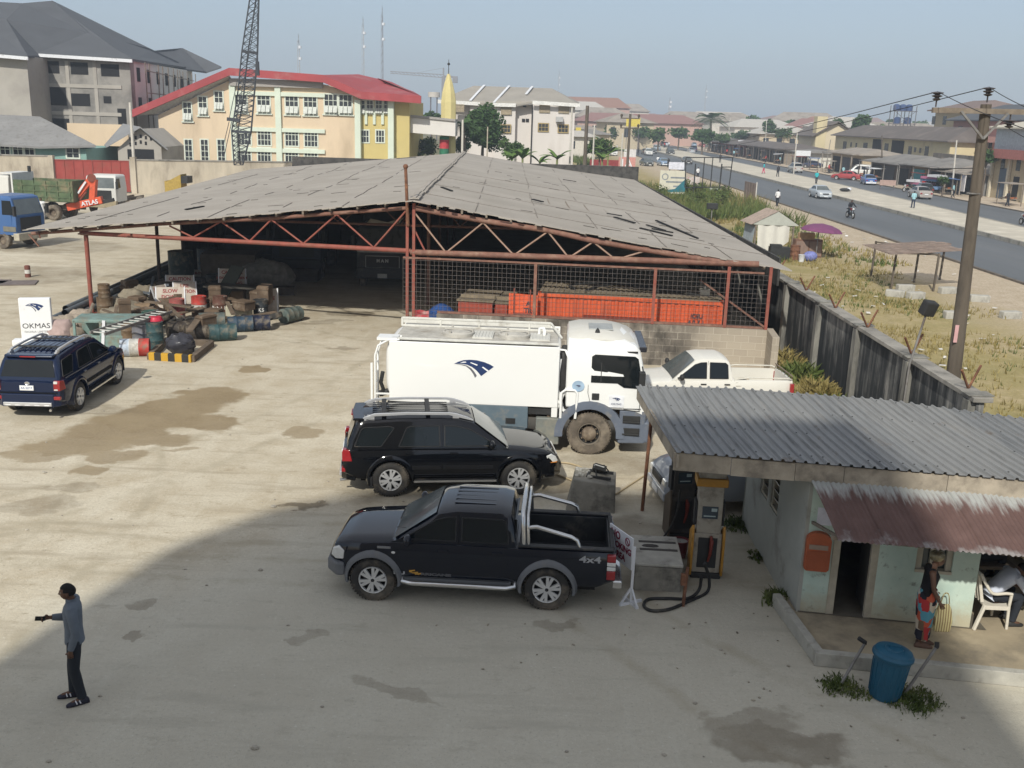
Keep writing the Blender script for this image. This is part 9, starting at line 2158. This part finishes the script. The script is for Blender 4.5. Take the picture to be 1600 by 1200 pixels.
t, o, w, zt, zb=board('pink board with big white letters beyond the far shed corner',966,245,991,268,274,mat('board_pink',(.52,.25,.22),.7,var=.15));text('JA',2.0,whitep,o,Matrix.Translation((0,-.07,(zt+zb)/2))@Matrix.Rotation(PI/2,4,'X'),'lettering')
board('dark red sheet fence panel left of the pink board',921,249,967,260,272,mat('red_sheet',(.25,.04,.04),.7),name='fence_panel',legs=4);board('white gate panels behind the pink board',974,233,992,246,262,mat('gate_white',(.6,.58,.58),.7),name='fence_panel')
board('yellow billboard on a steel frame at the road bend',976,184,997,198,240,mat('board_yellow',(.58,.46,.08),.7),name='billboard');board('white board among the far kiosks',1152,219,1165,226,242,whitep);board('white sign board above the white kiosk across the road',1242,235,1264,244,262,whitep);board('pale green board at the far roadside',1042,206,1055,215,226,mat('board_green',(.4,.5,.38),.7));board('small yellow board by the white block',898,199,906,206,240,mat('board_yellow',(.58,.46,.08),.7));board('white box sign at the roadside before the grey shops',1374,281,1398,290,296,mat('box_brown_white',(.4,.28,.24),.8))
bx_=atX(1512,284,57);t=thing('sheet_heap','stacked blue and pink sheets for sale behind the big pole','stall',(56,at(1505,300).y,0));
for k in range(6):b=B();b.box((rng.uniform(-1,1),rng.uniform(-3,3),.6+k*.3),(2.2,2.5,.3),rng.uniform(0,1));b.build('sheet',[mat('sheet_blue',(.12,.2,.34),.8),mat('sheet_pink',(.34,.12,.2),.8),mat('sheet_white',(.5,.5,.52),.8)][k%3],t)
b=B();p=at(1506,288);b.box((0,0,0),(.1,1.4,2.2));t=b.build('poster',mat('poster_white',(.6,.58,.6),.8),None);t.location=(57,at(1478,303).y-2,1.6);tag(t,'pale poster standing before the grey shops by the white lamp pole','poster')
t=thing('billboard','empty black steel billboard frame standing on the verge','frame',at(1105,315));Yb=t.location.y;O2=Vector(t.location);F=lambda x, y:atY(x,y,Yb)-O2
b=B()
for p, q in(((1072,246),(1145,246)),((1070,293),(1142,292)),((1128,261),(1144,261))):b.bar(F(*p),F(*q),.10,.10)
for x0, y0, x1, y1 in((1072,246,1070,293),(1101,246,1097,292),(1114,246,1110,292),(1145,246,1139,292)):b.bar(F(x0,y0),F(x1,y1),.09,.09)
b.build('frame',hubm,t)
for x0, y0, x1 in((1087,256,1082),(1128,256,1122)):b=B();b.bar(F(x0,y0),(F(x1,318).x,0,0),.12,.12);b.build('leg',hubm,t)
t=thing('metal_sheet','upright ribbed brown metal panel at the road edge','panel',at(1170,312));O2=Vector(t.location);a, c=at(1162,311), at(1180,316);b=B()
for k in range(9):p=a.lerp(c,k/9)-O2;q=a.lerp(c,(k+.85)/9)-O2;b.bar(p+Vector((0,0,1.0)),q+Vector((0,0,1.0)),.05+.05*(k%2),1.9)
b.build('panel',mat('panel_brown',(.19,.15,.13),.8,var=.2),t);b=B();b.bar(c-O2,c-O2+Vector((0,0,2.1)),.1);b.build('post',pw_m,t)
b=B();b.box((0,0,.5),(1.6,.05,.35));t=b.build('arrow_sign',whitep,None);t.location=at(1115,303);tag(t,'small white arrow sign in the weeds below the empty billboard frame','sign')
for k, (x,y,lab)in enumerate(((1414,454,'pale concrete block between the shelter posts'),(1398,463,'flat broken slab below the shelter'),(1430,466,'small grey slab right of the flat one'),(1480,458,'pale concrete block right of the shelter'),(1530,471,'concrete block with a dark side near the wooden pole'),(1578,497,'large pale concrete block at the right edge of the verge'),(1490,497,'half buried rubble beside the wooden pole'))):
 t=thing('concrete_block',lab,'block',at(x,y),rng.uniform(-.5,.5));b=B();b.bx(-.45,.45,-.2,.2,-.05,.32);b.build('block',conc_l,t,bevel=.05)
t=thing('bundle','small dark and white bundle lying on the median','bundle',at(1320,299,.3));b=B();b.ball((0,0,.2),(.7,.5,.22),10,6);b.ball((.5,0,.25),(.35,.3,.25),8,6,1);b.build('sack',[hubm,whitep],t,smooth=50)
b=B()
for k in range(150):
 x, y=rng.uniform(10.8,27), rng.uniform(24,90);b.box((x,y,.05+rng.uniform(0,.05)),(rng.uniform(.05,.25),rng.uniform(.05,.2),.02),rng.uniform(0,3),0,rng.uniform(-.4,.4))
stuff(b.build('litter',mat('litter_white',(.6,.58,.55),.8,var=.3)))
b=B()
for k in range(220):
 x, y=rng.uniform(-17,9), rng.uniform(10.5,38);r=rng.uniform(.008,.03)*(1 if rng.random()<.95 else 1.8)
 b.ball((x,y,r*.3),(r*1.3,r,r*.7),5,4)
stuff(b.build('gravel',mat('gravel_stone',(.34,.31,.26),.95,var=.4,scale=1.3)))
b=B()
for k in range(60):
 x, y=rng.choice(((5.0,14.6),(4.3,13.2),(2.6,15.2),(.5,13.8),(-2,19.5),(4.2,17)));x+=rng.gauss(0,.9);y+=rng.gauss(0,.8)
 if 4.5<x and y>13.6:continue
 b.box((x,y,.012),(rng.uniform(.012,.05),rng.uniform(.01,.035),.012),rng.uniform(0,3))
stuff(b.build('debris',mat('yard_debris',(.27,.24,.19),.9,var=.6,scale=1.7)))
_g=at(1040,742);street_car('silver grey car with its nose showing under the canopy roof behind the pumps','sedan',0,0,187,(.30,.33,.38),loc=Vector((_g.x+1.75,20.75,0)))
# ================================================================ VEGETATION
def leafmat(name,c,c2):
 s=Mat(name);f=s.noise(.9,5,.6);g=s.noise(6,3,.6)
 c_=s.ramp(f,[(.32,c),(.66,c2)]);c_=s.mix(s.ramp(g,[(.4,.45),(.6,0.0)]),c_,tuple(x*.45 for x in c));s.p.inputs['Subsurface Weight'].default_value=0
 return s.done(c_,.7,0,.25)
lf_dark=leafmat('dark_foliage',(.028,.066,.02),(.085,.15,.045));lf_mid=leafmat('mid_foliage',(.035,.075,.018),(.10,.16,.045));lf_ban=leafmat('banana_leaf',(.06,.13,.02),(.15,.23,.05));lf_dry=leafmat('dry_grass_blade',(.20,.16,.05),(.36,.29,.12));lf_grs=leafmat('green_grass_blade',(.06,.10,.02),(.17,.19,.06))
barkm=mat('bark',(.13,.10,.075),.95,var=.3)
vr=random.Random(11)
def leaf_cloud(b,c,r,n,s,seed):
 c=Vector(c);off=Vector((seed*7.1,seed*3.3,0))
 lobes=[(Vector((vr.uniform(-1,1),vr.uniform(-1,1),vr.uniform(-1,1))).normalized()*vr.uniform(.2,.62),vr.uniform(.34,.48))for _ in range(17)]
 for k in range(n):
  lc, lr=vr.choice(lobes);d=Vector((vr.gauss(0,1),vr.gauss(0,1),vr.gauss(0,1))).normalized()*(vr.random()**.4)*lr
  q=lc+d;p=c+Vector((q.x*r[0],q.y*r[1],q.z*r[2]))
  a=Vector((vr.gauss(0,1),vr.gauss(0,1),vr.gauss(0,.6))).normalized();e=a.cross(Vector((vr.gauss(0,1),vr.gauss(0,1),vr.gauss(0,1)))).normalized();h=s*vr.uniform(.6,1.3)
  b.poly([p-a*h*.8,p+e*h*.45,p+a*h*.8,p-e*h*.45])
def tree(label,x,y,h,cr,n,leaf,m=lf_dark,trunk=.25,zc=None,group=None,name='tree'):
 t=thing(name,label,'tree',(x,y,0),vr.uniform(0,6),group);zc=zc or h-cr[2]
 b=B();b.tube([(0,0,-.2),(.1,.05,zc*.5),(.0,.1,zc)],[trunk,trunk*.75,trunk*.4],8)
 for k in range(5):a=k*1.3;b.tube([(0,.05,zc*.7),(math.cos(a)*cr[0]*.35,math.sin(a)*cr[1]*.35,zc+cr[2]*.05),(math.cos(a)*cr[0]*.6,math.sin(a)*cr[1]*.6,zc+cr[2]*.4)],[trunk*.4,trunk*.25,trunk*.08],6)
 b.build('trunk',barkm,t,smooth=50);b=B();leaf_cloud(b,(0,0,zc),cr,n,leaf,vr.random());b.build('crown',m,t,fix=False);return t
def tpx(label,px,pyt,pyb,Y,wpx,n,leaf,m=lf_dark,group=None):
 """tree whose crown spans pyt..pyb and wpx pixels at distance Y"""
 a, c=atY(px,pyt,Y), atY(px,pyb,Y);e=atY(px+wpx/2,pyb,Y);rx=e.x-c.x;rz=(a.z-c.z)/2
 return tree(label,a.x,Y,a.z,(rx,rx,rz),n,leaf,m,max(.12,rx*.07),(a.z+c.z)/2,group)
tpx('big round dark green tree in front of the white block',757,152,246,128,96,9000,.30)
tpx('dark tree between the minaret and the hall',674,172,205,190,44,1500,.5);tpx('dense shrub growing under the white bridge',668,212,246,128,44,1500,.22,lf_mid);tpx('leafy bush right of the minaret foot',722,210,244,124,36,1400,.22);tpx('bushy tree left of the banana plants',800,212,250,122,46,1600,.22,lf_mid)
tpx('green bushes by the dark wooden pole',938,208,256,140,52,1800,.28,lf_mid);tpx('round green tree behind the long terrace',1346,172,222,240,44,2600,.45);tpx('small airy tree left of the round tree',1311,180,208,260,24,700,.4);tpx('green bush behind the big wooden pole',1546,222,262,128,44,1500,.3);tpx('low bush by the white lamp pole',1476,272,292,126,24,700,.16,lf_mid);tpx('tree beyond the far kiosks',1205,183,212,300,26,800,.5);tpx('low tree left of the big gabled house',1100,196,228,260,50,1500,.5)
band=[(1000,192,222,300,44),(1030,196,226,280,46),(1062,193,222,300,40),(1130,205,226,280,36),(1160,200,222,310,40),(1222,195,222,300,46),(1262,205,228,270,40),(1292,200,226,290,44),(1325,196,222,300,40),(1375,192,215,320,36),(1420,196,216,330,34),(880,190,215,330,30),(955,190,222,300,30),(970,188,205,420,24),(1050,178,196,480,26),(1180,178,196,420,30),(1240,186,202,400,26),(1395,184,200,420,24),(1150,178,194,520,22),(935,182,196,520,26),(910,176,192,560,22),(1270,182,196,520,26),(1330,182,197,560,22),(1440,186,203,500,30)]
for k, (px,a,c,Y,w)in enumerate(band):tpx('green tree among the hazy houses of the distant town',px,a,c,Y,w,700 if Y<400 else 420,.55 if Y<400 else .9,(lf_dark,lf_mid)[k%2],'trees of the distant town')
def frond(b,p,d,L,w,droop,n=7):
 d=Vector(d).normalized();side=d.cross(Vector((0,0,1))).normalized();pts=[]
 for i in range(n+1):
  f=i/n;q=p+d*L*f+Vector((0,0,-droop*L*f*f));ww=w*math.sin(PI*min(1,f*.9+.1))**.6;pts.append((q,ww))
 for(q0,w0), (q1,w1)in zip(pts,pts[1:]):b.poly([q0-side*w0-Vector((0,0,w0*.3)),q0,q1,q1-side*w1-Vector((0,0,w1*.3))]);b.poly([q0,q0+side*w0-Vector((0,0,w0*.3)),q1+side*w1-Vector((0,0,w1*.3)),q1])
def palm(label,px,py,Y,L):
 p=atY(px,py,Y);t=thing('palm_tree',label,'palm tree',(p.x,Y,0));b=B();b.tube([(0,0,0),(.2,0,p.z*.5),(0,0,p.z)],[.45,.35,.3],8);b.build('trunk',barkm,t);b=B()
 for k in range(30):
  a=k*2.4;el=vr.uniform(-.25,1.2);d=Vector((math.cos(a),math.sin(a),el)).normalized();s_=d.cross(Vector((0,0,1))).normalized()
  for i in range(1,15):
   f=i/15;q=Vector((0,0,p.z))+d*L*f+Vector((0,0,-.55*L*f*f));lw=L*.2*math.sin(PI*f*.9+.2)
   for sg in(-1,1):b.poly([q,q+d*L*.05,q+s_*sg*lw+d*lw*.6-Vector((0,0,lw*.35))])
 b.build('crown',lf_dark,t,fix=False)
palm('tall feathery palm rising above the roadside houses',1111,186,300,6.0);palm('short palm beside the white block and the minaret',722,196,122,2.6)
def banana(label,px,py,Y,h):
 p=atY(px,py,Y);t=thing('banana_plant',label,'plant',(p.x,Y,0),vr.uniform(0,6));b=B();b.tube([(0,0,0),(.1,0,h*.5)],[.16,.11],8);b.build('stem',mat('banana_stem',(.2,.22,.09),.8),t)
 for k in range(8):a=k*2.4+vr.random();b=B();frond(b,Vector((.1,0,h*.48)),(math.cos(a),math.sin(a),vr.uniform(.5,1.6)),h*vr.uniform(.28,.42),h*.042,.45);b.build('leaf',lf_ban,t,fix=False)
for k, (px,Y,h,lab)in enumerate(((800,118,4.6,'banana plant right of the thin bare pole'),(818,116,5.0,'tall banana plant before the middle of the white block'),(845,115,4.4,'banana plant near the drain pipe of the white block'),(870,117,5.0,'banana plant below the window with the air conditioner'),(790,114,3.8,'low banana plant before the round tree'),(942,128,4.6,'banana plant by the dark pole'),(652,126,4.2,'banana plant under the white bridge'),(950,134,5.2,'banana plant right of the one by the dark pole'))):banana(lab,px,240,Y,h*1.5)
b=B();b.bx(0,5,0,3,2.0,2.2);b.bx(.2,.4,.2,.4,0,2);b.bx(4.6,4.8,.2,.4,0,2);b.bx(.3,4.7,2.5,2.7,0,2);q=b.build('lean_to',mat('dark_lean_to',(.07,.06,.055),.9,var=.3),None);p=atY(876,240,130);q.location=(p.x,130,0);tag(q,'dark lean-to shed at the foot of the white block','shed')
def blades(name,regs,m):
 b=B()
 for(x0,x1,y0,y1,n,h0,h1,w)in regs:
  for k in range(n):
   x, y=vr.uniform(x0,x1), vr.uniform(y0,y1)
   if noise.noise(Vector((x*.22,y*.16,3.0 if name=='dry_grass' else 9.0)))+vr.uniform(-.25,.25)<0:continue
   for q in range(4):
    a=vr.uniform(0,6.28);h=vr.uniform(h0,h1);dx, dy=math.cos(a)*w, math.sin(a)*w;bx_, by_=x+vr.uniform(-.12,.12), y+vr.uniform(-.12,.12);lx, ly=vr.gauss(0,h*.35), vr.gauss(0,h*.35)
    b.v+=[(bx_-dx,by_-dy,-.01),(bx_+dx,by_+dy,-.01),(bx_+lx,by_+ly,h)];i0=len(b.v)-3;b.f.append((i0,i0+1,i0+2));b.m.append(0)
 stuff(b.build(name,m,None,fix=False))
blades('dry_grass',[(10.4,22,22,62,5200,.08,.28,.022),(10.4,24,60,120,4600,.12,.4,.04),(12,25,95,128,900,.5,1.3,.05)],lf_dry)
blades('green_grass',[(10.4,20,22,62,2000,.06,.24,.022),(10.4,23,60,120,3400,.12,.45,.05),(13,24,82,128,2200,.5,1.5,.07),(10.4,15,120,260,1500,.3,1.2,.1)],lf_grs)
def weed(label,p,r,n,h,m=lf_grs,leaf=.06):
 t=thing('weed',label,'weed',p,vr.uniform(0,6),None);b=B()
 for k in range(n):
  a=vr.uniform(0,6.28);q=vr.random()**.6*r;x, y=math.cos(a)*q, math.sin(a)*q;hh=h*vr.uniform(.3,1)*(1-.5*q/r);d=Vector((vr.gauss(0,.5),vr.gauss(0,.5),1)).normalized();s_=Vector((math.cos(a*5),math.sin(a*5),.1))*leaf*.5;q0=Vector((x,y,0));c=q0+d*hh*.55
  for v in range(3):e=Vector((vr.gauss(0,.05),vr.gauss(0,.05),0));b.poly([q0+e-s_*.6,q0+e+s_*.6,c+e+s_,c+e+d*hh*.5+Vector((vr.gauss(0,hh*.3),vr.gauss(0,hh*.3),0)),c+e-s_])
 b.build('leaf',m,t,fix=False)
weed('green weeds at the corner of the office wall and the kerb',at(1222,940),.32,200,.3,lf_grs,.03);weed('low weeds along the office wall behind the pump',at(1160,822),.4,200,.2,lf_grs,.03);weed('weeds at the foot of the left iron rod',at(1310,1072),.30,150,.15,lf_grs,.022);weed('grass tuft at the foot of the blue bin',at(1425,1094),.40,260,.15,lf_grs,.022);weed('small tuft between the left rod and the blue bin',at(1345,1084),.18,60,.1,lf_grs,.02);weed('sparse weeds along the office wall near the louvre window',at(1190,870),.25,60,.12)
for k, (x,y,r,h)in enumerate(((9.2,33.2,.7,1.0),(9.35,31.4,.7,.9),(9.4,29.5,.7,.9),(9.3,27.8,.6,.7),(9.45,26.0,.6,.7))):weed(['tall weeds by the block wall end against the stained wall','second clump of weeds along the foot of the stained wall','third clump of yellowing weeds along the stained wall','weeds below the second column of the stained wall','weeds near the canopy roof at the stained wall'][k],(x,y,0),r,260,h,lf_grs if k%2 else lf_dry,.07)
for k in range(7):x=vr.uniform(14,23);y=vr.uniform(92,122);tree('tall wild bush in the weeds beyond the shed',x,y,vr.uniform(1.6,2.6),(1.6,1.6,1.1),420,.16,lf_grs,.06,1.0,'wild bushes on the verge','bush')
# ================================================================ HAZE: the dusty air
hz=B();hz.bx(-900,900,-60,1700,-1.2,95)
hm=bpy.data.materials.new('haze');hm.use_nodes=True;hnt=hm.node_tree;hnt.nodes.clear()
ho=hnt.nodes.new('ShaderNodeOutputMaterial');hv=hnt.nodes.new('ShaderNodeVolumePrincipled')
hv.inputs['Color'].default_value=(.66,.76,.90,1);hv.inputs['Density'].default_value=.00075;hv.inputs['Anisotropy'].default_value=-.05
hnt.links.new(hv.outputs[0],ho.inputs['Volume'])
stuff(hz.build('haze',hm))
